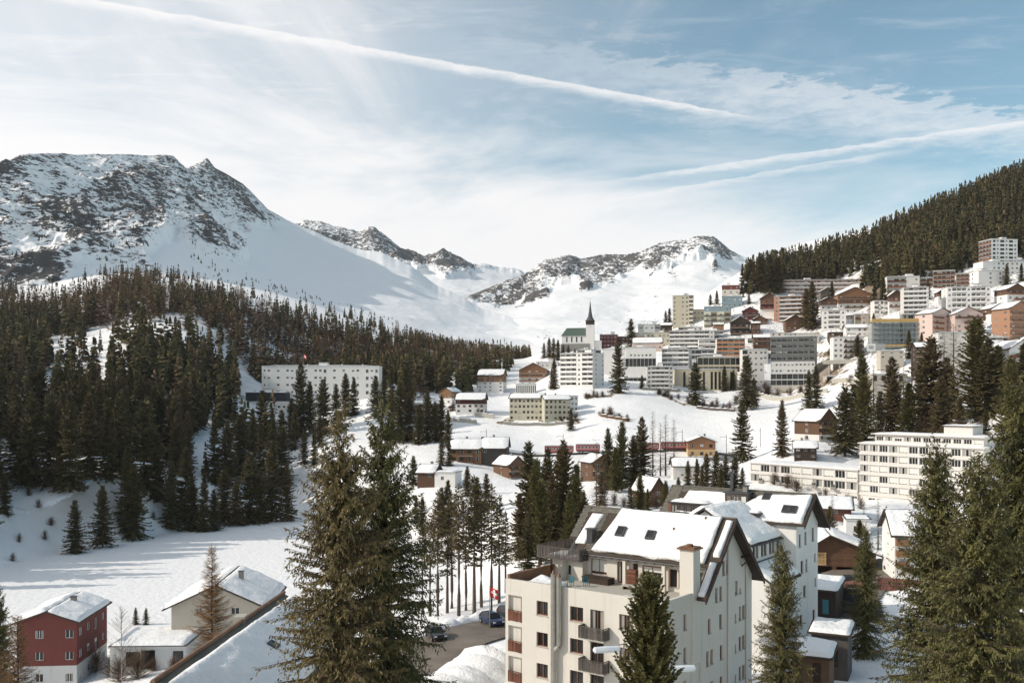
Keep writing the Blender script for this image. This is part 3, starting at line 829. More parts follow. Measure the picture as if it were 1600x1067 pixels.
def ground(X, Y, detail=True):
    X, Y = np.atleast_1d(np.asarray(X, float)), np.atleast_1d(np.asarray(Y, float))
    sh = X.shape
    X, Y = X.ravel(), Y.ravel()
    out = np.zeros(len(X))
    for i in range(0, len(X), 20000):
        x, y = X[i:i + 20000], Y[i:i + 20000]
        a = np.clip(x / y, -1.0, 1.0) * KX
        b = np.log(y) * KY
        r2 = (a[:, None] - RP[None, :, 0]) ** 2 + (b[:, None] - RP[None, :, 1]) ** 2
        n = len(RP)
        out[i:i + 20000] = (rbf_phi(r2) @ RW[:n] + RW[n] + RW[n + 1] * a + RW[n + 2] * b) * y
    if detail:
        p = np.stack([X / 38, Y / 38, np.zeros_like(X)], -1)
        amp = 2.2 * sstep(Y, 160, 420)
        out += (fbm(p, 4) - 0.5) * amp + (fbm(p * 6.1, 3) - 0.5) * 0.9 * sstep(Y, 60, 140)
    w = sstep(lake_dist(X, Y), 0.0, 16.0)
    out = LAKE_Z + (out - LAKE_Z) * w
    return out.reshape(sh)


def gz(x, y):
    return float(ground(np.array([x]), np.array([y]))[0])


_rays = {}


def ground_at(px, py, ymin=40.0, ymax=1300.0):
    """the first point of the ground seen along a sight line"""
    k = round(px / 2)
    if k not in _rays:
        ys = np.exp(np.linspace(math.log(30), math.log(1400), 420))
        _rays[k] = (ys, ground((px - CX) / F * ys, ys) / ys)
    ys, s = _rays[k]
    tgt = (HY - py) / F
    ok = np.where((s >= tgt) & (ys >= ymin) & (ys <= ymax))[0]
    Y = ys[ok[0]] if len(ok) else ymax
    return Vector(((px - CX) / F * Y, Y, gz((px - CX) / F * Y, Y)))


def grid_faces(nr, nc):
    i = np.arange((nr - 1) * (nc - 1))
    r, c = i // (nc - 1), i % (nc - 1)
    a = r * nc + c
    return np.stack([a, a + 1, a + nc + 1, a + nc], 1)


def build_ground():
    ang = np.linspace(-0.95, 0.95, 430)
    ys = np.concatenate([np.exp(np.linspace(math.log(12), math.log(110), 70))[:-1], np.exp(np.linspace(math.log(110), math.log(760), 310))[:-1], np.exp(np.linspace(math.log(760), math.log(1600), 60))])
    A, Yg = np.meshgrid(ang, ys)
    X = A * Yg
    Z = ground(X, Yg)
    V = np.stack([X, Yg, Z], -1).reshape(-1, 3)
    me = new_mesh('ground', V, grid_faces(len(ys), len(ang)), ['snow_ground'], smooth=True)
    # where the snow has melted off: road banks and steep verges of the village
    pxg = CX + F * A
    bare = np.full(A.shape, 0.15)
    for (bx, by, rx, ry, s) in ((1290, 300, 120, 45, 1.0), (1090, 575, 130, 26, 0.9), (1180, 545, 110, 40, 0.8), (1440, 420, 150, 60, 1.0), (935, 560, 60, 14, 0.9), (1380, 245, 70, 22, 1.0),
                                (990, 470, 60, 9, 0.95), (930, 455, 40, 6, 1.0), (1050, 235, 90, 30, 0.8), (1540, 380, 120, 40, 0.8), (900, 520, 60, 8, 0.9), (640, 420, 60, 20, 0.5), (150, 310, 160, 20, 0.6), (1350, 560, 220, 80, 1.0), (1250, 660, 260, 90, 0.95), (1480, 600, 180, 70, 0.95), (1120, 700, 120, 60, 0.8)):
        bare = np.maximum(bare, s * np.exp(-((pxg - bx) / rx) ** 2 - ((Yg - by) / ry) ** 2))
    for line in (((915, 622), (953, 620), (965, 606)), ((936, 648), (981, 657)), ((1028, 615), (1071, 634)), ((1080, 632), (1146, 639)), ((1505, 625), (1543, 610)), ((844, 658), (905, 660)), ((1543, 643), (1581, 625)),
                 ((1170, 620), (1200, 615), (1290, 612)), ((1000, 608), (1060, 611)), ((780, 662), (800, 660)), ((700, 640), (760, 650)), ((1290, 600), (1420, 612)), ((1340, 690), (1420, 690)), ((1180, 560), (1300, 556)), ((900, 560), (960, 590))):
        pts = []
        for i in range(len(line) - 1):
            for t in np.linspace(0, 1, 14):
                q = ground_at(line[i][0] + (line[i + 1][0] - line[i][0]) * t, line[i][1] + (line[i + 1][1] - line[i][1]) * t, 100)
                pts.append((q.x, q.y))
        pts = np.array(pts)
        sel = np.where((Yg > pts[:, 1].min() - 15) & (Yg < pts[:, 1].max() + 15) & (X > pts[:, 0].min() - 15) & (X < pts[:, 0].max() + 15))
        if len(sel[0]):
            dd = np.min(np.hypot(X[sel][:, None] - pts[None, :, 0], (Yg[sel][:, None] - pts[None, :, 1]) * 0.3), 1)
            bare[sel] = np.maximum(bare[sel], 1.25 * np.exp(-(dd / 3.2) ** 2))
    vil = sstep(pxg, 1010, 1090) * sstep(Yg, np.interp(pxg, [1000, 1200, 1300, 1600], [640, 630, 560, 520]), np.interp(pxg, [1000, 1200, 1300, 1600], [670, 660, 590, 560])) * (1 - sstep(Yg, 800, 860))
    bare = np.maximum(bare, 0.93 * vil)
    bare *= sstep(lake_dist(X, Yg), 2, 12)
    at = me.attributes.new('bare', 'FLOAT', 'POINT')
    at.data.foreach_set('value', bare.ravel().astype(np.float32))
    o = link('ground', me)
    o['kind'] = 'structure'


build_ground()


# ------------------------------------------------------------------ mountains
def interp(px, table, k):
    xs = [t[0] for t in table]
    return np.interp(px, xs, [t[k] for t in table])


def mountain(name, label, ridge, foot, mat, px0, px1, step, rows, prof, amp, rockfn, jag=0.0, back=0.5, nscale=260.0, seed=0.0, rot=0.0, rollk=0.35):
    """ridge, foot: (column, row, distance) along the crest and along the foot; the face between is cut by gullies"""
    px = np.arange(px0, px1 + step, step, dtype=float)
    t = np.concatenate([np.linspace(0, 1, rows), 1 + np.linspace(0, 1, 14)[1:]])
    T, PX = np.meshgrid(t, px, indexing='ij')
    yr = interp(PX, ridge, 1)

    def soft(tab, k):
        xx = np.arange(px0 - 400, px1 + 400, step)
        v = np.interp(xx, [q[0] for q in tab], [q[k] for q in tab])
        kr = np.exp(-np.linspace(-2.2, 2.2, 81) ** 2)
        v = np.convolve(np.pad(v, 40, mode='edge'), kr / kr.sum(), 'valid')
        return np.interp(PX, xx, v)
    Yr = soft(ridge, 2)
    Yf, yf = soft(foot, 2), soft(foot, 1)
    ysm = soft(ridge, 1)
    dz = (ysm - yr) / F * Yr                      # the crest's own teeth, kept near the top
    yr = ysm
    # crest jaggedness
    cr = np.stack([PX / 26 + seed, np.zeros_like(PX), np.zeros_like(PX)], -1)
    jz = (fbm(cr, 5, 0.62) - 0.5) * jag / F * Yr
    Zr, Zf = (HY - yr) / F * Yr, (HY - yf) / F * Yf
    Tc = np.minimum(T, 1)
    Y = Yf + (Yr - Yf) * Tc
    Z = Zf + (Zr - Zf) * (Tc ** prof)
    tb = np.maximum(T - 1, 0)
    Y = Y + tb * (Yr - Yf) * back
    Z = Z - tb * (Zr - Zf) * 0.8
    X = (PX - CX) / F * Y
    p = np.stack([X, Y * 0.75, Z * 0.8], -1) / nscale + seed
    c, s = math.cos(rot), math.sin(rot)
    p = np.stack([p[..., 0] * c - p[..., 1] * s, p[..., 0] * s + p[..., 1] * c, p[..., 2]], -1)
    rg = ridged(p, 6, 0.56) - 0.5
    env = np.clip(Tc * 3.0, 0, 1) * (1 - 0.97 * sstep(Tc, 0.84, 1.0)) * (1 - np.minimum(tb * 2, 0.7))
    rock = rockfn(PX, Tc, X, Y, Z, rg)
    relief = None
    if isinstance(rock, tuple):
        rock, relief = rock
    roll = (fbm(np.stack([X, Y * 0.6, Z], -1) / 170 + seed, 5, 0.42) - 0.5) * 34 * np.clip(Tc * 4, 0, 1) * (1 - sstep(Tc, 0.8, 1.0)) * rollk
    D = roll + rg * amp * env * (0.10 + 0.90 * sstep(np.minimum(rock, relief if relief is not None else 9), 0.0, 0.5))
    Z = Z + D + (jz * sstep(Tc, 0.8, 1.0) + dz * sstep(Tc, 0.62, 1.0)) * (1 - np.minimum(tb * 3, 1))
    V = np.stack([X, Y, Z], -1).reshape(-1, 3)
    me = new_mesh(name, V, grid_faces(len(t), len(px)), [mat], smooth=True)
    at = me.attributes.new('rock', 'FLOAT', 'POINT')
    at.data.foreach_set('value', rock.ravel().astype(np.float32))
    o = link(name, me)
    tag(o, label, None, None, 'structure')
    return V.reshape(len(t), len(px), 3)


R1 = [(-260, 420, 1150), (-120, 318, 1320), (-40, 275, 1430), (0, 258, 1500), (30, 243, 1560), (70, 238, 1640), (120, 242, 1760), (180, 241, 1930), (230, 243, 2080), (270, 244, 2260), (292, 264, 2380),
      (305, 258, 2440), (324, 246, 2510), (336, 262, 2580), (380, 288, 2820), (420, 328, 3050), (460, 350, 3150), (555, 388, 3150), (598, 396, 3100), (641, 414, 3000), (684, 447, 2850), (727, 466, 2700), (756, 483, 2600), (799, 497, 2400), (850, 512, 2200), (900, 530, 2000)]
F1 = [(-260, 520, 900), (0, 490, 950), (100, 470, 1000), (200, 455, 1050), (300, 470, 1080), (400, 490, 1120), (500, 515, 1150), (600, 545, 1180), (700, 570, 1200), (800, 585, 1200), (900, 590, 1200)]


def rock1(PX, T, X, Y, Z, rg):
    lim = np.interp(PX, [-260, 0, 100, 200, 300, 380, 430, 470, 520], [0.12, 0.13, 0.14, 0.15, 0.19, 0.36, 0.70, 0.94, 1.2])
    n = fbm(np.stack([PX / 70, T * 5, T * 0], -1), 4)
    gul = ridged(np.stack([PX / 46 + T * 3.2, T * 2.2, T * 0 + 4], -1), 3)
    w = sstep(T + (n - 0.5) * 0.55, lim - 0.06, lim + 0.2) * (0.72 + 0.5 * (gul - 0.4))
    top = np.interp(PX, [-260, 0, 60, 130, 200, 300], [0.55, 0.55, 0.6, 0.7, 0.9, 1.0])
    w *= np.where(T > top + (n - 0.5) * 0.3, 0.88, 1.0)
    return w * (0.80 + 0.6 * (n - 0.5) + 0.6 * rg) - 0.35 * (1 - w) + 0.32 * (T > 0.985) * (PX > 150) * (PX < 430) * 0.5


V1 = mountain('mountain', 'snowy rock faced mountain in shade at the left', R1, F1, 'crag', -260, 900, 2.2, 210, 1.25, 85, rock1, jag=6, nscale=190, seed=3.3, rollk=0.5)

R2 = [(380, 395, 4300), (440, 360, 4300), (466, 347, 4300), (480, 342, 4300), (500, 345, 4300), (540, 357, 4350), (562, 363, 4400), (575, 354, 4400), (586, 352, 4400), (600, 364, 4450), (625, 388, 4500),
      (650, 396, 4550), (664, 403, 4600), (678, 399, 4600), (692, 389, 4600), (703, 397, 4600), (722, 402, 4650), (738, 411, 4700), (770, 414, 4800), (800, 420, 4900), (822, 428, 4900), (860, 440, 4900), (900, 470, 4900)]
F2 = [(380, 470, 3000), (600, 470, 3000), (700, 480, 2900), (780, 500, 2500), (840, 505, 2500), (900, 520, 2500)]


def rock2(PX, T, X, Y, Z, rg):
    lim = np.interp(PX, [380, 560, 600, 660, 700, 740, 800, 900], [0.2, 0.45, 0.5, 0.66, 0.6, 0.75, 0.9, 1.0])
    n = fbm(np.stack([PX / 40, T * 6, T * 0 + 5], -1), 4)
    w = sstep(T + (n - 0.5) * 0.4, lim - 0.05, lim + 0.12)
    return w * (0.72 + 0.6 * (n - 0.5) + 0.6 * rg) * np.where(PX > 745, 0.55, 1) - 0.25 * (1 - w)


mountain('mountain', 'pointed rocky ridge behind the shaded slope', R2, F2, 'crag_far', 380, 900, 1.8, 150, 1.2, 110, rock2, jag=13, nscale=300, seed=9.1, back=0.3, rollk=0.8)

R4 = [(700, 488, 2700), (733, 464, 2900), (770, 448, 3200), (800, 436, 3400), (825, 424, 3500), (850, 406, 3600), (872, 401, 3600), (888, 399, 3600), (905, 405, 3650), (925, 400, 3700), (945, 399, 3700),
      (975, 399, 3800), (1005, 392, 3850), (1025, 382, 3900), (1045, 376, 3900), (1070, 373, 3900), (1085, 370, 3900), (1115, 371, 3900), (1125, 378, 3900), (1140, 391, 3850), (1172, 406, 3800), (1220, 418, 3700), (1300, 430, 3600), (1400, 445, 3500)]
F4 = [(700, 560, 1250), (800, 570, 1250), (900, 560, 1300), (1000, 548, 1350), (1100, 530, 1400), (1200, 500, 1500), (1400, 480, 1600)]


def rock4(PX, T, X, Y, Z, rg):
    lim = np.interp(PX, [700, 760, 800, 860, 940, 1000, 1060, 1120, 1150, 1200, 1400], [0.92, 0.78, 0.72, 0.68, 0.66, 0.72, 0.74, 0.74, 0.88, 1.02, 1.1])
    n = fbm(np.stack([PX / 34, T * 9, T * 0 + 2], -1), 4)
    w = sstep(T + (n - 0.5) * 0.22, lim - 0.03, lim + 0.08)
    low = (n > 0.62) * (T < lim) * (T > 0.25) * 0.55
    base = w * (0.68 + 0.6 * (n - 0.5) + 0.6 * rg) - 0.3 * (1 - w)
    return base + low, base


mountain('mountain', 'sunlit double topped mountain above the village church', R4, F4, 'crag_far', 700, 1400, 1.8, 210, 1.45, 120, rock4, jag=10, nscale=330, seed=5.7, back=0.3, rot=0.6, rollk=1.0)
# ------------------------------------------------------------------ building kit
def facade(mb, P, u, n, W, z0, z1, ops, m, matz=None):
    """a wall with real openings; ops: (u0, u1, z0, z1, depth, fill material or None). matz(z) -> material"""
    us = sorted({0.0, W, *[round(o[0], 3) for o in ops], *[round(o[1], 3) for o in ops]})
    zs = {z0, z1, *[round(o[2], 3) for o in ops], *[round(o[3], 3) for o in ops]}
    if matz:
        zs |= set(z for z in matz[0] if z0 < z < z1)
    zs = sorted(zs)
    Pv, uv, nv = Vector((P[0], P[1], 0)), Vector((u[0], u[1], 0)), Vector((n[0], n[1], 0))

    def pt(a, z, dep=0.0):
        q = Pv + uv * a - nv * dep
        return (q.x, q.y, z)

    def mt(z):
        return matz[1](z) if matz else m
    for j in range(len(zs) - 1):
        za, zb = zs[j], zs[j + 1]
        zc = (za + zb) / 2
        run = None
        for i in range(len(us) - 1):
            ua, ub = us[i], us[i + 1]
            uc = (ua + ub) / 2
            hole = any(o[0] < uc < o[1] and o[2] < zc < o[3] for o in ops)
            if hole:
                if run is not None:
                    mb.face([pt(run, za), pt(ua, za), pt(ua, zb), pt(run, zb)], mt(zc))
                    run = None
            elif run is None:
                run = ua
        if run is not None:
            mb.face([pt(run, za), pt(W, za), pt(W, zb), pt(run, zb)], mt(zc))
    for (a, b, c, d, dep, fill) in ops:
        mm = mt((c + d) / 2)
        mb.face([pt(a, c), pt(b, c), pt(b, c, dep), pt(a, c, dep)], mm)
        mb.face([pt(a, d, dep), pt(b, d, dep), pt(b, d), pt(a, d)], mm)
        mb.face([pt(a, c), pt(a, c, dep), pt(a, d, dep), pt(a, d)], mm)
        mb.face([pt(b, c, dep), pt(b, c), pt(b, d), pt(b, d, dep)], mm)
        if fill:
            mb.face([pt(a, c, dep), pt(b, c, dep), pt(b, d, dep), pt(a, d, dep)], fill)


_win = {}


def window_mesh(w, h, frame, kind, bars=None):
    """frame, glazing bars and glass (or a lowered blind) in local x-z, facing -y"""
    w, h = round(w, 1), round(h, 1)
    k = (w, h, frame, kind, bars)
    if k in _win:
        return _win[k]
    mb = MB()
    t = 0.085 if w < 2.5 else 0.1
    mb.box(0, w, -0.02, 0.06, 0, t, frame)
    mb.box(0, w, -0.02, 0.06, h - t, h, frame)
    mb.box(0, t, -0.02, 0.06, t, h - t, frame)
    mb.box(w - t, w, -0.02, 0.06, t, h - t, frame)
    nb = bars if bars is not None else (1 if 0.9 < w < 2.0 else max(0, int(w / 1.1) - 1))
    for i in range(nb):
        c = w * (i + 1) / (nb + 1)
        mb.box(c - t / 2, c + t / 2, -0.018, 0.06, t, h - t, frame)
    g = 'glass'
    mb.face([(t, 0.045, t), (w - t, 0.045, t), (w - t, 0.045, h - t), (t, 0.045, h - t)], g)
    if kind == 'blind':
        mb.box(t, w - t, 0.0, 0.03, h * 0.15, h - t, 'blind', skip='k')
    elif kind == 'curtain':
        mb.box(t, t + (w - 2 * t) * 0.28, 0.012, 0.03, t, h - t, 'curtain', skip='k')
        mb.box(w - t - (w - 2 * t) * 0.28, w - t, 0.012, 0.03, t, h - t, 'curtain', skip='k')
    elif kind == 'half':
        mb.box(t, w - t, 0.0, 0.03, h * 0.6, h - t, 'blind', skip='k')
    me = mb.mesh('window')
    _win[k] = me
    return me


def put_window(parent, P, u, n, a, z, w, h, dep, frame, r, bars=None, name='window', kind=None):
    kind = kind or r.choices(['glass', 'curtain', 'blind', 'half'], [5, 3, 1, 1])[0]
    me = window_mesh(w, h, frame, kind, bars)
    x = P[0] + u[0] * a - n[0] * dep
    y = P[1] + u[1] * a - n[1] * dep
    return link(name, me, parent, (x, y, z), math.atan2(u[1], u[0]))


def snow_sheet(corners, th, nu, nv, seed, wob=0.25, round_w=0.45, lift=0.0, cut=None):
    """a snow blanket on a sloping quadrilateral: rounded rim, uneven edge and surface"""
    a, b, c, d = [np.array(p, float) for p in corners]       # a-b lower edge, d-c upper edge
    U, Vv = np.meshgrid(np.linspace(0, 1, nu), np.linspace(0, 1, nv))
    W = max(np.linalg.norm(b - a), 0.1)
    H = max(np.linalg.norm(d - a), 0.1)

    def pos(u, v):
        return (a * ((1 - u) * (1 - v))[..., None] + b * (u * (1 - v))[..., None] + c * (u * v)[..., None] + d * ((1 - u) * v)[..., None])
    n = np.cross(b - a, d - a)
    n = n / np.linalg.norm(n)
    if n[2] < 0:
        n = -n
    q = pos(U, Vv)
    du = np.minimum(U, 1 - U) * W
    dv = np.minimum(Vv, 1 - Vv) * H
    ed = np.minimum(du, dv)
    wb = (fbm(q / 1.7 + seed, 3) - 0.5)
    uu = np.clip(U + (0.5 - U) * 2 * np.clip(wb + 0.3, 0, 1) * wob / W * (du < 0.01), 0, 1)
    vv = np.clip(Vv + (0.5 - Vv) * 2 * np.clip(wb + 0.3, 0, 1) * wob / H * (dv < 0.01), 0, 1)
    q = pos(uu, vv)
    f = np.sqrt(np.clip(1 - (1 - np.clip(ed / round_w, 0, 1)) ** 2, 0, 1))
    hgt = lift + th * f * (0.80 + 1.0 * (fbm(q / 2.4 + seed * 2, 4) - 0.42))
    top = q + n[None, None] * hgt[..., None]
    top = np.where((ed < 1e-6)[..., None], q - n[None, None] * 0.03, top)
    return top.reshape(-1, 3), grid_faces(nv, nu)


def put_snow(parent, sheets, name='roof_snow'):
    Vs, Fs, n = [], [], 0
    for (V, Fc) in sheets:
        Vs.append(V)
        Fs.append(Fc + n)
        n += len(V)
    me = new_mesh(name, np.concatenate(Vs), np.concatenate(Fs), ['snow'], smooth=True)
    return link(name, me, parent)


def slab(mb, pts, th, m):
    """a sloping board: four corners and a thickness downward"""
    lo = [(p[0], p[1], p[2] - th) for p in pts]
    mb.hexa(lo + list(pts), m)


def make_roof(root, w, d, zt, b, seed, near):
    rm, ov, rise, sn = b['roofmat'], b['over'], b['rise'], b['snow']
    ox = b['over_x'] if b['over_x'] is not None else ov
    nu, nv = (26, 14) if near else (9, 6)
    x0, x1 = -w / 2, w / 2
    mb = MB()
    sheets = []
    if b['roof'] == 'flat':
        mb.box(x0 - 0.25, x1 + 0.25, -0.25, d + 0.25, zt, zt + 0.28, 'palegrey' if b['wall'] not in ('wood', 'charcoal') else 'fascia')
        mb.box(x0 - 0.28, x1 + 0.28, -0.28, d + 0.28, zt + 0.28, zt + 0.36, 'metal_dark')
        roof = mb.build('roof', root)
        sheets.append(snow_sheet([(x0, 0, zt + 0.36), (x1, 0, zt + 0.36), (x1, d, zt + 0.36), (x0, d, zt + 0.36)], sn, nu, nv, seed, 0.3, 0.5))
        put_snow(root, sheets)
        # lift house, vents
        r = random.Random(int(seed * 100))
        if w > 14 and b['n'] > 1:
            cw = min(5.0, w * 0.2)
            cx = x0 + w * r.uniform(0.25, 0.7)
            m2 = MB()
            m2.box(cx, cx + cw, d * 0.35, d * 0.75, zt + 0.2, zt + 2.3, 'white' if b['wall'] != 'grey' else 'grey')
            m2.box(cx - 0.2, cx + cw + 0.2, d * 0.35 - 0.2, d * 0.75 + 0.2, zt + 2.3, zt + 2.5, 'metal_dark')
            m2.build('lift_house', root)
            for k in range(r.randint(1, 4)):
                a = x0 + w * r.uniform(0.05, 0.95)
                m3 = MB()
                m3.box(a - 0.35, a + 0.35, d * 0.3, d * 0.3 + 0.7, zt + 0.2, zt + 1.3, 'palegrey')
                m3.box(a - 0.45, a + 0.45, d * 0.3 - 0.1, d * 0.3 + 0.8, zt + 1.3, zt + 1.4, 'metal_dark')
                m3.build('chimney', root)
        return
    th = 0.25
    if b['roof'] == 'gx':                       # ridge parallel to the front
        k = rise / (d / 2)
        e = zt - ov * k
        f = [(x0 - ox, -ov, e), (x1 + ox, -ov, e), (x1 + ox, d / 2, zt + rise), (x0 - ox, d / 2, zt + rise)]
        g = [(x1 + ox, d + ov, e), (x0 - ox, d + ov, e), (x0 - ox, d / 2, zt + rise), (x1 + ox, d / 2, zt + rise)]
        gab = [(-1, [(x0, d, zt), (x0, 0, zt), (x0, d / 2, zt + rise)]), (1, [(x1, 0, zt), (x1, d, zt), (x1, d / 2, zt + rise)])]
    else:                                       # gable to the front
        k = rise / (w / 2)
        e = zt - ov * k
        f = [(x0 - ov, d + ox, e), (x0 - ov, -ox, e), (0, -ox, zt + rise), (0, d + ox, zt + rise)]
        g = [(x1 + ov, -ox, e), (x1 + ov, d + ox, e), (0, d + ox, zt + rise), (0, -ox, zt + rise)]
        gab = [(0, [(x0, 0, zt), (x1, 0, zt), (0, 0, zt + rise)]), (2, [(x1, d, zt), (x0, d, zt), (0, d, zt + rise)])]
    for q in (f, g):
        slab(mb, [(p[0], p[1], p[2] + th) for p in q], th, rm)
    gm = b['mats'][-1] if b['mats'] else b['wall']
    for _, tri in gab:
        m2 = MB()
        m2.face(tri, gm)
        m2.build('gable', root)
    # ends of the rafters under the eaves, verge boards
    mb.build('roof', root)
    if sn:
        for q in (f, g):
            c = [np.array((p[0], p[1], p[2] + th)) for p in q]
            mid = sum(c) / 4
            c = [p + (mid - p) * 0.02 for p in c]
            sheets.append(snow_sheet(c, sn, nu, nv, seed, 0.2, 0.5))
        put_snow(root, sheets)
    r = random.Random(int(seed * 131))
    if w > 6:
        cxx, cyy = (r.uniform(-w * 0.25, w * 0.25), d * 0.6) if b['roof'] == 'gx' else (w * 0.16, d * r.uniform(0.35, 0.65))
        m3 = MB()
        zb = zt + rise * 0.5
        m3.box(cxx - 0.4, cxx + 0.4, cyy - 0.4, cyy + 0.4, zb, zt + rise + 0.9, 'stone')
        m3.box(cxx - 0.5, cxx + 0.5, cyy - 0.5, cyy + 0.5, zt + rise + 0.9, zt + rise + 1.02, 'metal_dark')
        m3.build('chimney', root)


def balcony(root, P, u, n, a, b_, z, rail, dep, style, bays=1, h=2.9, wallm='white'):
    """floor slab, front and end parapets of one balcony run"""
    mb = MB()
    L = b_ - a
    if style == 'l':
        mb.box(0, L, -0.16, 0.0, -0.18, 0.95, rail)
        mb.box(0, L, -0.2, 0.02, 0.95, 1.02, 'frame_white' if rail in ('white', 'offwhite', 'palegrey') else rail)
        for k in range(1, bays):
            x = L * k / bays
            mb.box(x - 0.06, x + 0.06, 0.001, 1.28, 0.0, h - 0.45, wallm)
    else:
        mb.box(0, L, -dep, 0.0, -0.16, 0.0, 'concrete')
        mb.box(0, L, -dep, -dep + 0.08, 0.002, 1.0, rail)
        mb.box(0, 0.08, -dep + 0.08, 0, 0.002, 1.0, rail)
        mb.box(L - 0.08, L, -dep + 0.08, 0, 0.002, 1.0, rail)
    x, y = P[0] + u[0] * a, P[1] + u[1] * a
    return link('balcony', mb.mesh('balcony'), root, (x, y, z), math.atan2(u[1], u[0]))


def side(root, mb, P, u, n, W, spec, nst, h, b, r, zlow):
    """one side of a house. letters per bay: w window, d door-high window, W wide window, l loggia, b balcony, g glass band,
    G big dark glazing, s tall slot, t slim tall window, D garage door, . blank"""
    ops, todo = [], []
    if isinstance(spec, str):
        spec = [spec]
    for st in range(nst):
        pat = spec[min(st, len(spec) - 1)]
        nb = len(pat)
        bw = W / nb
        zf = st * h
        i = 0
        while i < nb:
            ch = pat[i]
            a0 = i * bw
            if ch in 'lb':
                j = i
                while j < nb and pat[j] == ch:
                    j += 1
                A, B = a0 + 0.1, j * bw - 0.1
                if ch == 'l':
                    dep = 1.3
                    ops.append((A, B, zf + 0.12, zf + h - 0.3, dep, b['wall']))
                    todo.append(('bal', A, B, zf + 0.12, 'l', j - i))
                else:
                    dep = 0.15
                    todo.append(('bal', A, B, zf + 0.1, 'b', j - i))
                for k in range(i, j):
                    ww = min(bw * 0.86, 3.4)
                    c = (k + 0.5) * bw
                    wh = min(2.1, h - 0.75)
                    if ch == 'l':
                        todo.append(('win', c - ww / 2, zf + 0.2, ww, wh, dep - 0.05, None, 'L'))
                    else:
                        ww = min(bw * 0.5, 1.7)
                        ops.append((c - ww / 2, c + ww / 2, zf + 0.15, zf + 0.15 + wh, dep, None))
                        todo.append(('win', c - ww / 2, zf + 0.15, ww, wh, dep, None))
                i = j
                continue
            dm = {'w': (min(bw * 0.55, 1.5), 0.9, min(1.35, h - 1.3), 0.16, None), 'd': (min(bw * 0.6, 1.6), 0.2, min(2.1, h - 0.6), 0.16, None),
                  'W': (bw * 0.8, 0.8, min(1.5, h - 1.2), 0.16, None), 'g': (bw * 0.94, 0.7, h - 1.3, 0.2, 1), 'G': (bw * 0.95, 0.25, h - 0.6, 0.3, 1),
                  's': (bw * 0.62, 1.0, h - 2.5, 0.6, 1), 't': (bw * 0.5, 1.0, h - 2.0, 0.25, 0), 'D': (bw * 0.7, 0.0, h - 0.5, 0.3, 0)}.get(ch)
            if dm:
                ww, zs, wh, dep, bars = dm
                c = (i + 0.5) * bw
                ops.append((c - ww / 2, c + ww / 2, zf + zs, zf + zs + wh, dep, None))
                todo.append(('win', c - ww / 2, zf + zs, ww, wh, dep, bars, ch))
            i += 1
    matz = None
    if b['mats']:
        ms = b['mats']
        matz = ([k * h for k in range(1, len(ms))], lambda z: ms[max(0, min(len(ms) - 1, int(z / h)))])
    facade(mb, P, u, n, W, zlow, nst * h, ops, b['wall'], matz)
    for t in todo:
        if t[0] == 'win':
            ch = t[7] if len(t) > 7 else 'w'
            fr = b['frame']
            kind = None
            if ch == 'L':
                fr, kind = (b['frame'] if r.random() < 0.4 else 'frame_dark'), r.choice(['glass', 'glass', 'glass', 'curtain', 'half'])
            if ch in 'gGst':
                fr, kind = 'frame_dark', 'glass'
            o = put_window(root, P, u, n, t[1], t[2], t[3], t[4], t[5], fr if ch != 'D' else 'wood_dark', r, t[6], 'window' if ch != 'D' else 'garage_door', kind)
        else:
            balcony(root, P, u, n, t[1], t[2], t[3], b['rail'], 1.25, t[4], t[5], h, b['wall'])


def build_block(b, idx):
    r = random.Random(idx * 13 + 5)
    pm = (b['x0'] + b['x1']) / 2
    base = px3(pm, b['pyb'], b['Y'])
    sl = base.x / base.y
    w = (b['x1'] - b['x0']) / F * b['Y'] / (math.cos(b['rot']) - sl * math.sin(b['rot']))
    h = (b['pyb'] - b['pyt']) / F * b['Y'] / b['n']
    d, n = b['d'], b['n']
    b['w'], b['h'] = w, h
    near = b['Y'] < 240
    root = thing(b['name'], b['label'], b['cat'], base, b['rot'])
    mb = MB()
    low = -7.0
    side(root, mb, (-w / 2, 0), (1, 0), (0, -1), w, b['front'], n, h, b, r, low)
    side(root, mb, (w / 2, 0), (0, 1), (1, 0), d, b['right'], n, h, b, r, low)
    side(root, mb, (-w / 2, d), (0, -1), (-1, 0), d, b['left'], n, h, b, r, low)
    facade(mb, (w / 2, d), (-1, 0), (0, 1), w, low, n * h, [], b['wall'])
    mb.face([(-w / 2, 0, n * h - 0.02), (w / 2, 0, n * h - 0.02), (w / 2, d, n * h - 0.02), (-w / 2, d, n * h - 0.02)], 'concrete')
    mb.build('wall', root)
    make_roof(root, w, d, n * h, b, idx * 1.37 + 0.5, near)
    b['root'] = root
    return root


for i_, b_ in enumerate(BL):
    build_block(b_, i_)
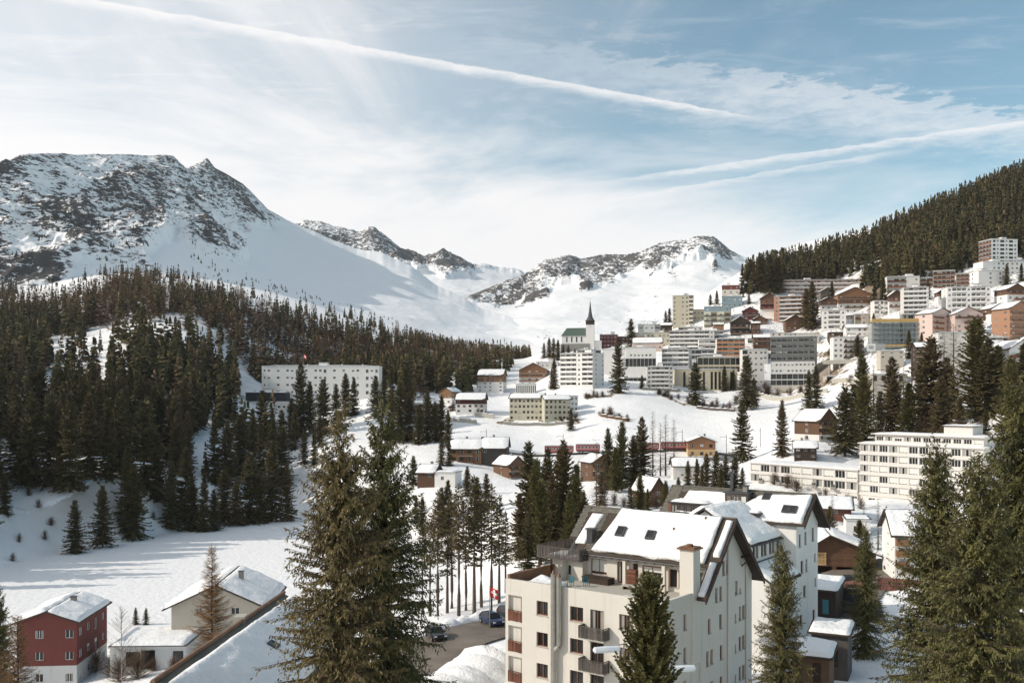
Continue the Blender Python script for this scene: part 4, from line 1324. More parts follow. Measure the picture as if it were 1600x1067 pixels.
# ------------------------------------------------------------------ the cream house with the roof terrace (foreground)
def rail_fence(root, p0, p1, z, h, mat, name='railing', gap=0.16, bw=0.11, th=0.035):
    """boarded balcony rail: posts, top and bottom rails and single boards; boards are parts of the rail"""
    p0, p1 = Vector((*p0, z)), Vector((*p1, z))
    L = (p1 - p0).length
    a = math.atan2(p1.y - p0.y, p1.x - p0.x)
    mb = MB()
    mb.box(0, L, -0.05, 0.05, h - 0.07, h, mat)
    mb.box(0, L, -0.03, 0.03, 0.12, 0.2, mat)
    for x in (0, L - 0.09):
        mb.box(x, x + 0.09, -0.045, 0.045, -0.1, h - 0.07, mat)
    o = mb.build(name, root, p0, a)
    bm = MB()
    bm.box(0, bw, -0.07, -0.035, -0.05, h - 0.1, mat)
    me = bm.mesh('board')
    n = int(L / gap)
    for k in range(n):
        q = link('board', me, o, (0.03 + k * gap + rnd.uniform(-0.012, 0.012), 0, rnd.uniform(-0.03, 0.02)))
    return o


def win_near(root, P, u, n, a, z, w, h, dep, frame, bars=1, kind=None):
    """a window of its own frame with pane and sill as pieces"""
    o = put_window(root, P, u, n, a, z, w, h, dep, frame, rnd, bars, 'window', kind)
    mb = MB()
    mb.box(-0.08, w + 0.08, -dep - 0.07, -0.03, -0.06, -0.003, 'concrete')
    mb.build('sill', o)
    return o


def skylight(root, c, ud, vd, w, l, name='skylight'):
    """roof window lying in the roof plane: frame and glass"""
    c, ud, vd = Vector(c), Vector(ud), Vector(vd)
    n = ud.cross(vd).normalized()
    mb = MB()

    def q(a, b, h):
        return c + ud * a + vd * b + n * h

    def bar(a0, a1, b0, b1, h0, h1, m):
        mb.hexa([q(a0, b0, h0), q(a1, b0, h0), q(a1, b1, h0), q(a0, b1, h0), q(a0, b0, h1), q(a1, b0, h1), q(a1, b1, h1), q(a0, b1, h1)], m)
    t = 0.14
    bar(0, w, 0, t, 0, 0.55, 'metal_dark')
    bar(0, w, l - t, l, 0, 0.55, 'metal_dark')
    bar(0, t, t, l - t, 0, 0.55, 'metal_dark')
    bar(w - t, w, t, l - t, 0, 0.55, 'metal_dark')
    o = mb.build(name, root)
    m2 = MB()
    m2.face([q(t, t, 0.5), q(w - t, t, 0.5), q(w - t, l - t, 0.5), q(t, l - t, 0.5)], 'glass')
    m2.build('pane', o)
    return o


def chimney(root, x, y, z0, z1, s, m='stone', cap='metal_dark'):
    mb = MB()
    mb.box(x - s, x + s, y - s, y + s, z0, z1, m)
    mb.box(x - s - 0.12, x + s + 0.12, y - s - 0.12, y + s + 0.12, z1, z1 + 0.12, cap)
    return mb.build('chimney', root)


def tile_rows(root, a, b, c, d, nrow, ncol, mat='tile', name='roof_tile'):
    """overlapping tiles on the bare strip a-b (lower edge) d-c (upper edge)"""
    a, b, c, d = map(Vector, (a, b, c, d))
    n = (b - a).cross(d - a).normalized()
    if n.z < 0:
        n = -n
    W = (b - a).length / ncol
    L = (d - a).length / nrow
    ex, ey = (b - a).normalized(), (d - a).normalized()
    mb = MB()
    for i in range(nrow):
        for j in range(ncol):
            jj = (j + 0.5 * (i % 2)) / ncol
            if jj + 0.9 / ncol > 1.02:
                continue
            p = a.lerp(b, jj).lerp(d.lerp(c, jj), i / nrow)
            w, l = W * 0.94, L * 1.12
            h0, h1 = 0.05 + rnd.uniform(0, 0.015), 0.015
            q = [p, p + ex * w, p + ex * w + ey * l, p + ey * l]
            mb.face([q[0] + n * h0, q[1] + n * h0, q[2] + n * h1, q[3] + n * h1], mat)
            mb.face([q[0], q[1], q[1] + n * h0, q[0] + n * h0], mat)
    o = mb.build(name, root)
    o['kind'] = 'stuff'
    return o


RB1 = math.radians(-38.0)
G0 = Vector((16.7, 86.0, 0.0))


def cream_house():
    root = thing('cream_house', 'large cream plastered house with roof terrace, snowy roof and timber balconies', 'house', (G0.x, G0.y, -30.5), RB1)
    Z = 30.5                                      # local z = world z + Z
    st = 2.9
    r = random.Random(3)
    wall = MB()
    m = 'cream'
    pt = -17.35 + Z                               # top of the terrace parapet
    rows = [-20.3 + Z - st * k for k in range(4)]   # window sills
    # front block: v = -6, u from -17.3 to 0
    ops, wins = [], []
    P, u, n = (-17.3, -6.0), (1, 0), (0, -1)
    for ri, zs in enumerate(rows):
        for (uc, w) in ((-12.95, 1.3), (-9.1, 1.45), (-3.9, 1.4), (-1.5, 1.4)):
            a = uc + 17.3 - w / 2
            ops.append((a, a + w, zs, zs + 1.32, 0.2, None))
            wins.append((a, zs, w, 1.32))
        a = -6.9 + 17.3 - 0.72
        ops.append((a, a + 1.44, zs - 0.85, zs + 1.32, 0.2, None))
        wins.append((a, zs - 0.85, 1.44, 2.17))
        # corner loggia
        ops.append((0.35, 1.95, zs - 0.9, zs + 1.45, 1.9, None))
    facade(wall, P, u, n, 17.3, -8.0, pt, ops, m)
    # left end: open loggias too
    ops2 = []
    for zs in rows:
        ops2.append((6.0 - 1.95 + 0.0, 6.0 - 0.35, zs - 0.9, zs + 1.45, 1.6, None))
    facade(wall, (-17.3, 0.0), (0, -1), (-1, 0), 6.0, -8.0, pt, ops2, m)
    # floors of the loggias
    for zs in rows:
        wall.box(-17.25, -15.35, -5.95, -4.05, zs - 1.0, zs - 0.902, 'concrete')
        wall.face([(-15.36, -5.9, zs - 0.9), (-15.36, -4.0, zs - 0.9), (-15.36, -4.0, zs + 1.45), (-15.36, -5.9, zs + 1.45)], m)
        wall.face([(-17.2, -4.06, zs - 0.9), (-15.36, -4.06, zs - 0.9), (-15.36, -4.06, zs + 1.45), (-17.2, -4.06, zs + 1.45)], m)
    # right flank of the front block
    ops3 = []
    for k, zs in enumerate(rows):
        ops3.append((3.2, 3.75, zs - 0.1, zs + 1.3, 0.22, None))
    facade(wall, (0.0, -6.0), (0, 1), (1, 0), 6.0, -8.0, pt, ops3, m)
    # parapet inner faces and terrace floor
    tf = -18.3 + Z
    wall.box(-17.3, 0.0, -5.7, -5.698, tf, pt, m)
    wall.face([(-17.3, -6, pt), (0, -6, pt), (0, -5.7, pt), (-17.3, -5.7, pt)], 'concrete')
    wall.face([(-17.0, -5.7, tf), (0, -5.7, tf), (0, 2.6, tf), (-17.0, 2.6, tf)], 'concrete')
    wall.box(-0.3, -0.002, -5.7, 0.0, tf, pt - 0.004, m)
    wall.box(-17.298, -17.0, -5.7, 2.5, tf, pt + 0.35, 'copper')
    # main body: gable wall at u=0, v 0..11.4, ridge v=5.7
    ez, rz = -17.5 + Z, -11.6 + Z
    k45 = (rz - ez) / 5.7
    ops4, w4 = [], []
    for zs, cols in ((-16.7 + Z, ((5.1, 0.5, 1.35), (5.95, 0.5, 1.35))),
                     (-19.0 + Z, ((3.6, 0.5, 1.35), (4.5, 0.5, 1.35), (7.9, 0.6, 1.35), (8.75, 0.32, 0.5))),
                     (-21.6 + Z, ((2.15, 0.55, 1.35), (4.5, 0.55, 1.35), (7.7, 0.32, 0.8), (8.7, 0.55, 1.35), (9.5, 0.55, 1.35))),
                     (-24.5 + Z, ((1.8, 0.55, 1.35), (2.65, 0.55, 1.35), (4.6, 0.55, 1.35), (7.7, 0.32, 0.8), (8.7, 0.55, 1.35), (9.5, 0.55, 1.35))),
                     (-27.4 + Z, ((1.8, 0.55, 1.35), (2.65, 0.55, 1.35), (4.6, 0.55, 1.35), (7.7, 0.32, 0.8), (8.7, 0.55, 1.35), (9.5, 0.55, 1.35)))):
        for (v, w, hh) in cols:
            if zs < ez or True:
                (ops4 if zs + hh < ez + 0.02 else w4).append((v - w / 2, v + w / 2, zs, zs + hh, 0.2, None))
    facade(wall, (0, 0), (0, 1), (1, 0), 11.4, -8.0, ez, ops4, m)
    # gable triangle as strips with its two upper windows
    hi = w4
    zs_ = sorted({ez, rz, *[o[2] for o in hi], *[o[3] for o in hi]})
    for i in range(len(zs_) - 1):
        za, zb = zs_[i], zs_[i + 1]
        la, lb = (za - ez) / k45, (zb - ez) / k45
        cuts = [(o[0], o[1]) for o in hi if o[2] < (za + zb) / 2 < o[3]]
        cuts.sort()
        left_a, left_b = la, lb
        for (c0, c1) in cuts:
            wall.face([(0, left_a, za), (0, c0, za), (0, c0, zb), (0, left_b, zb)], m)
            left_a = left_b = c1
        wall.face([(0, left_a, za), (0, 11.4 - la, za), (0, 11.4 - lb, zb), (0, left_b, zb)], m)
    for o in hi:
        a, b_, c, d = o[:4]
        wall.face([(0, a, c), (0, b_, c), (-0.2, b_, c), (-0.2, a, c)], m)
        wall.face([(0, a, c), (-0.2, a, c), (-0.2, a, d), (0, a, d)], m)
        wall.face([(0, b_, c), (-0.2, b_, c), (-0.2, b_, d), (0, b_, d)], m)
        wall.face([(0, a, d), (0, b_, d), (-0.2, b_, d), (-0.2, a, d)], m)
    # upper storey wall on the terrace, v = 2.5
    top_w = ez + 2.5 * k45
    ops5, w5 = [], []
    for (uc, w, z0, h, d_) in ((-12.2, 1.9, -17.6, 1.5, 0), (-9.6, 0.95, -18.2, 2.1, 1), (-8.0, 0.6, -17.7, 1.6, 0), (-6.2, 2.1, -17.6, 1.45, 0), (-3.9, 0.85, -17.9, 1.7, 1), (-2.9, 0.85, -17.9, 1.7, 1), (-1.2, 0.9, -18.2, 2.0, 1)):
        a = uc + 13.6 - w / 2
        ops5.append((a, a + w, z0 + Z, z0 + Z + h, 0.2, None))
        w5.append((a, z0 + Z, w, h))
    facade(wall, (-13.6, 2.5), (1, 0), (0, -1), 13.6, tf - 0.5, top_w - 0.1, ops5, m)
    # left wing under the deck
    dz = -16.35 + Z
    ops6 = [(1.7, 2.6, -18.0 + Z, -16.9 + Z, 0.2, None)]
    facade(wall, (-17.6, 1.7), (1, 0), (0, -1), 4.0, tf - 0.5, dz, ops6, m)
    facade(wall, (-13.6, 1.7), (0, 1), (1, 0), 0.8, tf - 0.5, dz, [], m)
    facade(wall, (-17.6, 9.0), (0, -1), (-1, 0), 7.3, -8.0, dz, [], m)
    # back and left walls
    facade(wall, (0, 11.4), (-1, 0), (0, 1), 15.4, -8.0, ez, [], m)
    facade(wall, (-15.4, 11.4), (0, -1), (-1, 0), 11.4, -8.0, ez, [], m)
    wall.face([(-15.4, 11.4, ez), (-15.4, 0, ez), (-15.4, 5.7, rz)], m)
    wall.build('wall', root)
    for (a, zs, w, h) in wins:
        win_near(root, P, u, n, a, zs, w, h, 0.18, 'frame_brown')
    for (a, b_, c, d, *_) in ops4 + hi:
        win_near(root, (0, 0), (0, 1), (1, 0), a, c, b_ - a, d - c, 0.18, 'frame_brown', 0)
    for (a, b_, c, d, *_) in ops3:
        win_near(root, (0.0, -6.0), (0, 1), (1, 0), a, c, b_ - a, d - c, 0.2, 'frame_brown', 0)
    for (a, z0, w, h) in w5:
        win_near(root, (-13.6, 2.5), (1, 0), (0, -1), a, z0, w, h, 0.18, 'frame_brown', 1 if w > 0.96 else 0)
    win_near(root, (-17.6, 1.7), (1, 0), (0, -1), 1.7, -18.0 + Z, 0.9, 1.1, 0.18, 'frame_white', 1)
    # corner loggia rails and glazing
    for k, zs in enumerate(rows):
        rail_fence(root, (-16.95, -6.02), (-15.35, -6.02), zs - 0.9, 0.95, 'wood_red', gap=0.13)
        rail_fence(root, (-17.28, -4.35), (-17.28, -5.95), zs - 0.9, 0.95, 'wood_red', gap=0.13)
    # projecting balconies
    for zs in rows:
        mb = MB()
        z0 = zs - 1.05
        mb.box(-8.25, -5.55, -7.05, -6.002, z0 - 0.14, z0, 'concrete')
        bal = mb.build('balcony', root)
        for (p, q) in (((-8.2, -7.0), (-5.6, -7.0)), ((-8.2, -6.05), (-8.2, -7.0)), ((-5.6, -7.0), (-5.6, -6.05))):
            f = rail_fence(root, p, q, z0 + 0.02, 1.0, 'wood_grey', name='balcony_rail', gap=0.15)
    # roof
    ov, gx = 0.75, 1.0
    th = 0.22
    rf = MB()
    zf = ez + 1.75 * k45                       # front eave, above the terrace
    ul = -14.6
    slab(rf, [(ul, 1.75, zf + th), (0.0, 1.75, zf + th), (0.0, 5.7, rz + th), (ul, 5.7, rz + th)], th, 'fascia')
    slab(rf, [(0.0, -0.6, ez - 0.6 * k45 + th), (gx, -0.6, ez - 0.6 * k45 + th), (gx, 5.7, rz + th), (0.0, 5.7, rz + th)], th, 'fascia')
    slab(rf, [(gx, 12.1, ez - 0.7 * k45 + th), (-16.0, 12.1, ez - 0.7 * k45 + th), (-16.0, 5.7, rz + th), (gx, 5.7, rz + th)], th, 'fascia')
    slab(rf, [(-16.0, 2.9, ez + 2.9 * k45 + th), (ul, 2.9, ez + 2.9 * k45 + th), (ul, 5.7, rz + th), (-16.0, 5.7, rz + th)], th, 'fascia')
    rf.box(-16.0, gx, 5.55, 5.85, rz + th - 0.03, rz + th + 0.07, 'tile')
    roof = rf.build('roof', root)
    # bare tiled strips at the left end of the roof and along the ridge
    def rp(uu, v, h=0.0):
        return (uu, v, ez + v * k45 + th + h)
    tile_rows(roof, rp(-15.95, 2.95), rp(-15.0, 2.95), rp(-15.0, 5.6), rp(-15.95, 5.6), 12, 4)
    tile_rows(roof, rp(-13.6, 1.9), rp(-12.7, 1.9), rp(-12.7, 5.6), rp(-13.6, 5.6), 17, 4)
    tile_rows(roof, rp(-15.0, 5.25), rp(-10.2, 5.25), rp(-10.2, 5.66), rp(-15.0, 5.66), 2, 20)
    sh = [snow_sheet([rp(-12.75, 1.80), rp(-0.2, 1.80), rp(-0.2, 5.72), rp(-11.3, 5.72)], 0.46, 90, 36, 4.4, 0.55, 0.5),
          snow_sheet([rp(-15.05, 2.4), rp(-13.75, 2.4), rp(-13.1, 5.15), rp(-14.6, 5.15)], 0.25, 16, 24, 5.4, 0.2, 0.35),
          snow_sheet([rp(0.12, -0.5), rp(0.88, -0.5), rp(0.88, 2.2), rp(0.12, 2.2)], 0.3, 10, 18, 6.4, 0.15, 0.3),
          snow_sheet([rp(0.12, 2.5), rp(0.88, 2.5), rp(0.88, 5.55), rp(0.12, 5.55)], 0.3, 10, 18, 6.9, 0.15, 0.3),
          snow_sheet([(gx - 0.1, 12.0, ez - 0.6 * k45 + th), (-15.9, 12.0, ez - 0.6 * k45 + th), (-15.9, 5.75, rz + th), (gx - 0.1, 5.75, rz + th)], 0.42, 40, 20, 7.4, 0.25, 0.5)]
    put_snow(root, sh)
    # verge boards of the gable, brackets under it
    vb = MB()
    for sgn, e in ((1, -0.6), (-1, 12.1)):
        zE = ez - (0.6 if sgn == 1 else 0.7) * k45
        p0 = Vector((gx, e, zE))
        p1 = Vector((gx, 5.7, rz))
        vb.hexa([(gx - 0.02, e, zE - 0.25), (gx + 0.09, e, zE - 0.25), (gx + 0.09, 5.7, rz - 0.25), (gx - 0.02, 5.7, rz - 0.25),
                 (gx - 0.02, e, zE + th + 0.05), (gx + 0.09, e, zE + th + 0.05), (gx + 0.09, 5.7, rz + th + 0.05), (gx - 0.02, 5.7, rz + th + 0.05)], 'wood_dark')
    vb.build('verge_board', root)
    for (v, zz) in ((5.7, rz - 0.35), (9.0, ez + 2.4 * k45 - 0.35), (2.0, ez + 2.0 * k45 - 0.35)):
        b = MB()
        b.box(0.0, gx - 0.05, v - 0.12, v + 0.12, zz - 0.22, zz, 'wood_dark')
        b.hexa([(0, v - 0.1, zz - 1.0), (0.12, v - 0.1, zz - 1.0), (0.12, v + 0.1, zz - 1.0), (0, v + 0.1, zz - 1.0), (gx - 0.25, v - 0.1, zz - 0.24), (gx - 0.1, v - 0.1, zz - 0.24), (gx - 0.1, v + 0.1, zz - 0.24), (gx - 0.25, v + 0.1, zz - 0.24)], 'wood_dark')
        b.build('bracket', root)
    # gutter and rafter ends along the terrace eave
    g = MB()
    g.tube([(ul, 1.7, zf + 0.02), (-0.1, 1.7, zf + 0.02)], 0.08, 'metal_dark', 6)
    g.build('gutter', root)
    rm = MB()
    rm.box(-0.07, 0.07, 1.8, 2.5, zf - 0.14, zf - 0.02, 'wood_dark')
    rme = rm.mesh('rafter')
    for k in range(15):
        link('rafter', rme, root, (ul + 0.5 + k * 0.95, 0, 0))
    # pillars on the terrace
    for uu in (-8.9, -4.6):
        b = MB()
        b.box(uu - 0.16, uu + 0.16, 1.85, 2.17, tf, zf - 0.1, m)
        b.build('pillar', root)
    # big corner chimney
    ch = MB()
    ch.box(-1.25, 0.12, -1.2, 0.12, -8, -13.6 + Z, 'cream')
    ch.box(-1.45, 0.32, -1.4, 0.32, -13.6 + Z, -13.45 + Z, 'copper')
    ch.box(-1.3, 0.17, -1.25, 0.17, -13.45 + Z, -13.35 + Z, 'copper')
    ch.tube([(-0.55, -0.55, -13.35 + Z), (-0.55, -0.55, -13.15 + Z)], 0.3, 'copper', 8)
    ch.build('chimney', root)
    chimney(root, -13.3, 2.8, ez + 2.2 * k45, ez + 3.6 * k45 + 0.5, 0.33, 'metal_dark')
    # steel flues on the front
    f1 = MB()
    f1.tube([(-11.35, -6.42, -27.3 + Z), (-11.35, -6.42, -16.2 + Z)], 0.27, 'metal', 12)
    for k in range(6):
        f1.tube([(-11.35, -6.42, -26.2 + Z + k * 1.75), (-11.35, -6.42, -26.12 + Z + k * 1.75)], 0.30, 'metal', 12)
    f1.tube([(-11.35, -6.42, -16.15 + Z), (-11.35, -6.42, -15.85 + Z)], 0.2, 'copper', 10, 0.05)
    f1.build('flue', root)
    f2 = MB()
    f2.tube([(-10.75, -6.4, -22.7 + Z), (-10.75, -6.4, -16.4 + Z)], 0.25, 'metal', 12)
    f2.tube([(-10.75, -6.4, -22.7 + Z), (-11.2, -6.42, -23.1 + Z)], 0.22, 'metal', 10)
    f2.tube([(-10.75, -6.4, -16.38 + Z), (-10.75, -6.4, -16.05 + Z)], 0.2, 'copper', 10, 0.05)
    f2.build('flue', root)
    for (v, z1) in ((5.9, rz - 1.2), (9.95, ez + 0.9)):
        b = MB()
        b.tube([(0.1, v, -8), (0.1, v, z1 if v < 6 else ez + 1.0)], 0.09, 'orangebrick' if False else 'cream', 6)
        b.build('downpipe', root)
    # wooden roof deck with boarded rail
    dk = MB()
    dk.box(-18.7, -13.4, 0.9, 8.5, dz, dz + 0.15, 'wood_grey')
    for (x, y) in ((-18.5, 1.1), (-18.5, 4.6), (-18.5, 8.2), (-17.0, 1.1)):
        dk.box(x - 0.09, x + 0.09, y - 0.09, y + 0.09, tf, dz, 'wood_dark')
    dk.build('roof_deck', root)
    for (p, q) in (((-18.65, 0.95), (-13.45, 0.95)), ((-13.45, 0.95), (-13.45, 2.4)), ((-18.65, 8.4), (-18.65, 0.95)), ((-16.1, 8.4), (-18.65, 8.4))):
        rail_fence(root, p, q, dz + 0.18, 1.05, 'wood_grey', name='deck_rail', gap=0.17)
    put_snow(root, [snow_sheet([(-17.9, 1.3, dz + 0.15), (-13.7, 1.3, dz + 0.15), (-13.7, 4.5, dz + 0.15), (-17.9, 4.5, dz + 0.15)], 0.3, 16, 12, 8.4)], 'deck_snow')
    put_snow(root, [snow_sheet([(-16.7, -4.6, tf), (-12.6, -5.5, tf), (-12.9, -1.5, tf), (-16.6, -1.2, tf)], 1.0, 22, 18, 9.4, 0.9, 1.8)], 'terrace_snow')
    put_snow(root, [snow_sheet([(-7.6, -5.4, tf), (-0.8, -5.5, tf), (-0.9, -3.9, tf), (-6.4, -4.2, tf)], 0.75, 24, 12, 9.9, 0.9, 1.2)], 'terrace_snow')
    # roof windows
    s45 = math.sqrt(1 + k45 * k45)
    vd = (0, 1 / s45, k45 / s45)
    skylight(root, rp(-10.6, 3.2), (1, 0, 0), vd, 0.95, 1.15)
    skylight(root, rp(-7.2, 3.2), (1, 0, 0), vd, 0.95, 1.0)
    for uu, v in ((-4.6, 3.9), (-1.8, 5.0)):
        b = MB()
        b.tube([rp(uu, v), (uu, v, rp(uu, v)[2] + 0.75)], 0.1, 'copper', 8)
        b.build('vent_pipe', root)
    return root


cream_house()


def terrace_things():
    """chairs, cabinet and bench on the terrace"""
    def at(uu, v, z):
        c, s = math.cos(RB1), math.sin(RB1)
        return (G0.x + uu * c - v * s, G0.y + uu * s + v * c, z)
    for k, (uu, v) in enumerate(((-12.9, -1.4), (-11.6, -0.6))):
        t = thing('garden_chair', ('small teal garden chair on the terrace near the steel flues', 'small teal garden chair on the terrace near the dark box')[k], 'chair', at(uu, v, -18.3), RB1 + k, 'teal chairs on the roof terrace')
        b = MB()
        b.box(-0.25, 0.25, -0.25, 0.25, 0.42, 0.46, 'paint_teal')
        b.build('seat', t)
        b = MB()
        b.box(-0.25, 0.25, 0.22, 0.25, 0.47, 0.95, 'paint_teal')
        b.build('backrest', t)
        for x in (-0.22, 0.22):
            for y in (-0.22, 0.2):
                b = MB()
                b.box(x - 0.02, x + 0.02, y - 0.02, y + 0.02, 0, 0.42, 'paint_teal')
                b.build('leg', t)
    t = thing('cabinet', 'brown slatted cabinet with a bench against the terrace wall', 'cabinet', at(-7.7, 1.3, -18.3), RB1)
    b = MB()
    b.box(-0.55, 0.45, 0.0, 0.5, 0.0, 1.75, 'wood_red')
    b.build('body', t)
    for k in range(9):
        b = MB()
        b.box(-0.53, 0.43, -0.03, -0.002, 0.1 + k * 0.18, 0.24 + k * 0.18, 'wood_red')
        b.build('slat', t)
    b = MB()
    b.box(-0.6, 0.9, -0.9, -0.1, 0.32, 0.42, 'concrete')
    b.box(-0.5, -0.4, -0.8, -0.2, 0, 0.32, 'wood_dark')
    b.box(0.7, 0.8, -0.8, -0.2, 0, 0.32, 'wood_dark')
    b.build('bench', t)
    t = thing('sandbox', 'low dark timber box at the foot of the terrace wall', 'box', at(-11.6, 1.5, -18.3), RB1)
    b = MB()
    b.box(-1.6, 1.4, -0.5, 0.7, 0, 0.55, 'wood_dark')
    b.build('body', t)
    b = MB()
    b.box(-1.65, 1.45, -0.55, 0.75, 0.55, 0.62, 'wood_dark')
    b.build('lid', t)


terrace_things()


# ------------------------------------------------------------------ the white house behind it
def rear_house():
    A = Vector((35.2, 115.0))
    root = thing('white_house', 'tall white house with steep snowy roof behind the cream house', 'house', (A.x, A.y, -31.0), RB1)
    Z = 31.0
    rz, k = -11.8 + Z, 1.0
    s0, s1 = -3.0, 3.9
    ez = rz - 3.9 * 0.92
    kk = 0.92
    wall = MB()
    m = 'white'
    # right gable wall u = 0
    ops, hi = [], []
    for (s, zt, w, h) in ((-1.9, -17.0, 0.6, 1.5), (-0.1, -16.9, 0.6, 1.5), (2.3, -16.7, 0.7, 1.6), (-1.2, -20.2, 0.8, 1.5), (0.2, -20.2, 0.6, 1.5), (3.0, -19.6, 0.5, 1.0), (3.1, -22.6, 0.5, 1.0), (-0.4, -23.2, 0.8, 1.4), (2.6, -27.5, 0.8, 3.2), (-1.5, -26.5, 0.8, 1.4)):
        ops.append((s - s0 - w / 2, s - s0 + w / 2, zt + Z - h / 2, zt + Z + h / 2, 0.18, None))
    za = -15.4 + Z
    facade(wall, (0, s0), (0, 1), (1, 0), s1 - s0, -7.0, za, ops, m)
    wl = (rz - za) / kk
    wall.face([(0, s0, za), (0, s1, za), (0, min(s1, wl), za + 0.0), (0, 0, rz), (0, max(s0, -wl), za)], m)
    # front wall left part, back wall
    facade(wall, (-17, s0), (1, 0), (0, -1), 17, -7, rz + s0 * kk, [], m)
    facade(wall, (0, s1), (-1, 0), (0, 1), 17, -7, rz - s1 * kk, [], m)
    facade(wall, (-17, s1), (0, -1), (-1, 0), s1 - s0, -7, za, [], m)
    wall.face([(-17, s1, za), (-17, s0, za), (-17, 0, rz)], m)
    # forward wing: u -13..-2.4, v -11..-3
    we = -16.4 + Z
    ops2 = [(1.2 + 2.3 * i + j * 0.85, 1.9 + 2.3 * i + j * 0.85, we - 1.95, we - 0.65, 0.16, None) for i in range(3) for j in range(2)]
    ops2 += [(1.0, 1.9, we - 5.6, we - 4.2, 0.16, None), (3.6, 4.5, we - 5.6, we - 4.2, 0.16, None), (1.0, 1.9, we - 8.6, we - 7.2, 0.16, None), (3.6, 4.5, we - 8.6, we - 7.2, 0.16, None)]
    facade(wall, (-2.4, -11), (0, 1), (1, 0), 8.0, -7, we, ops2, m)
    facade(wall, (-13, -11), (1, 0), (0, -1), 10.6, -7, we, [], m)
    wall.face([(-13, -11, we), (-2.4, -11, we), (-7.7, -11, we + 3.2)], m)
    facade(wall, (-13, -3), (0, -1), (-1, 0), 8.0, -7, we, [], m)
    wall.build('wall', root)
    for o in ops:
        win_near(root, (0, s0), (0, 1), (1, 0), o[0], o[2], o[1] - o[0], o[3] - o[2], 0.16, 'frame_brown', 0)
    for o in ops2:
        win_near(root, (-2.4, -11), (0, 1), (1, 0), o[0], o[2], o[1] - o[0], o[3] - o[2], 0.14, 'frame_brown', 0)
    # attic window pair
    for s in (-0.45, 0.3):
        b = put_window(root, (0, 0), (0, 1), (1, 0), s - 0.25, -14.4 + Z, 0.5, 1.3, -0.03, 'frame_brown', rnd, 0)
    th = 0.22
    rf = MB()
    g = 1.2
    e0, e1 = -3.6, 4.7
    slab(rf, [(-18, e0, rz + e0 * kk + th), (g, e0, rz + e0 * kk + th), (g, 0, rz + th), (-18, 0, rz + th)], th, 'fascia')
    slab(rf, [(g, e1, rz - e1 * kk + th), (-18, e1, rz - e1 * kk + th), (-18, 0, rz + th), (g, 0, rz + th)], th, 'fascia')
    rf.box(-18, g, -0.15, 0.15, rz + th - 0.02, rz + th + 0.08, 'tile')
    # wing roof
    wr = we + 3.4
    slab(rf, [(-1.7, -11.6, we - 0.4 + th), (-1.7, -2.0, we - 0.4 + th), (-7.7, -2.0, wr + th), (-7.7, -11.6, wr + th)], th, 'fascia')
    slab(rf, [(-13.7, -2.0, we - 0.4 + th), (-13.7, -11.6, we - 0.4 + th), (-7.7, -11.6, wr + th), (-7.7, -2.0, wr + th)], th, 'fascia')
    # lean-to roof below the wing windows
    slab(rf, [(0.7, -11.4, we - 4.3), (0.7, -3.2, we - 4.3), (-2.4, -3.2, we - 2.4), (-2.4, -11.4, we - 2.4)], 0.2, 'fascia')
    rf.build('roof', root)
    lw = MB()
    facade(lw, (0.3, -11), (0, 1), (1, 0), 7.6, -7, we - 4.2, [], m)
    facade(lw, (-2.4, -11), (1, 0), (0, -1), 2.7, -7, we - 3.5, [], m)
    lw.build('lean_to_wall', root)

    def rp(uu, s, h=0.0):
        return (uu, s, rz - abs(s) * kk + th + h)
    tile_rows(root, rp(-17.9, -3.5), rp(-16.2, -3.5), rp(-16.2, -0.1), rp(-17.9, -0.1), 14, 6)
    tile_rows(root, rp(-16.2, -0.75), rp(0.6, -0.75), rp(0.6, -0.08), rp(-16.2, -0.08), 3, 60)
    put_snow(root, [snow_sheet([rp(-16.0, -3.55), rp(-9.6, -3.55), rp(-9.0, -0.55), rp(-15.2, -0.5)], 0.4, 34, 20, 11.1, 0.5, 0.5),
                    snow_sheet([rp(-9.2, -3.55), rp(1.0, -3.55), rp(1.0, -0.12), rp(-5.4, -0.6)], 0.42, 50, 22, 12.2, 0.4, 0.5),
                    snow_sheet([(g - 0.1, e1 - 0.1, rz - e1 * kk + th + 0.1), (-17.9, e1 - 0.1, rz - e1 * kk + th + 0.1), (-17.9, 0.1, rz + th), (g - 0.1, 0.1, rz + th)], 0.4, 40, 14, 12.9),
                    snow_sheet([(-1.8, -11.5, we - 0.35 + th), (-1.8, -2.2, we - 0.35 + th), (-7.7, -2.2, wr + th), (-7.7, -11.5, wr + th)], 0.45, 34, 26, 13.3, 0.2, 0.6),
                    snow_sheet([(-13.6, -2.2, we - 0.35 + th), (-13.6, -11.5, we - 0.35 + th), (-7.7, -11.5, wr + th), (-7.7, -2.2, wr + th)], 0.45, 34, 26, 13.9, 0.2, 0.6),
                    snow_sheet([(0.6, -11.3, we - 4.25), (0.6, -3.3, we - 4.25), (-2.3, -3.3, we - 2.45), (-2.3, -11.3, we - 2.45)], 0.35, 26, 14, 14.4, 0.2, 0.4)])
    vb = MB()
    for e in (e0, e1):
        zE = rz - abs(e) * kk
        vb.hexa([(g - 0.02, e, zE - 0.25), (g + 0.09, e, zE - 0.25), (g + 0.09, 0, rz - 0.25), (g - 0.02, 0, rz - 0.25), (g - 0.02, e, zE + th + 0.05), (g + 0.09, e, zE + th + 0.05), (g + 0.09, 0, rz + th + 0.05), (g - 0.02, 0, rz + th + 0.05)], 'wood_dark')
    vb.build('verge_board', root)
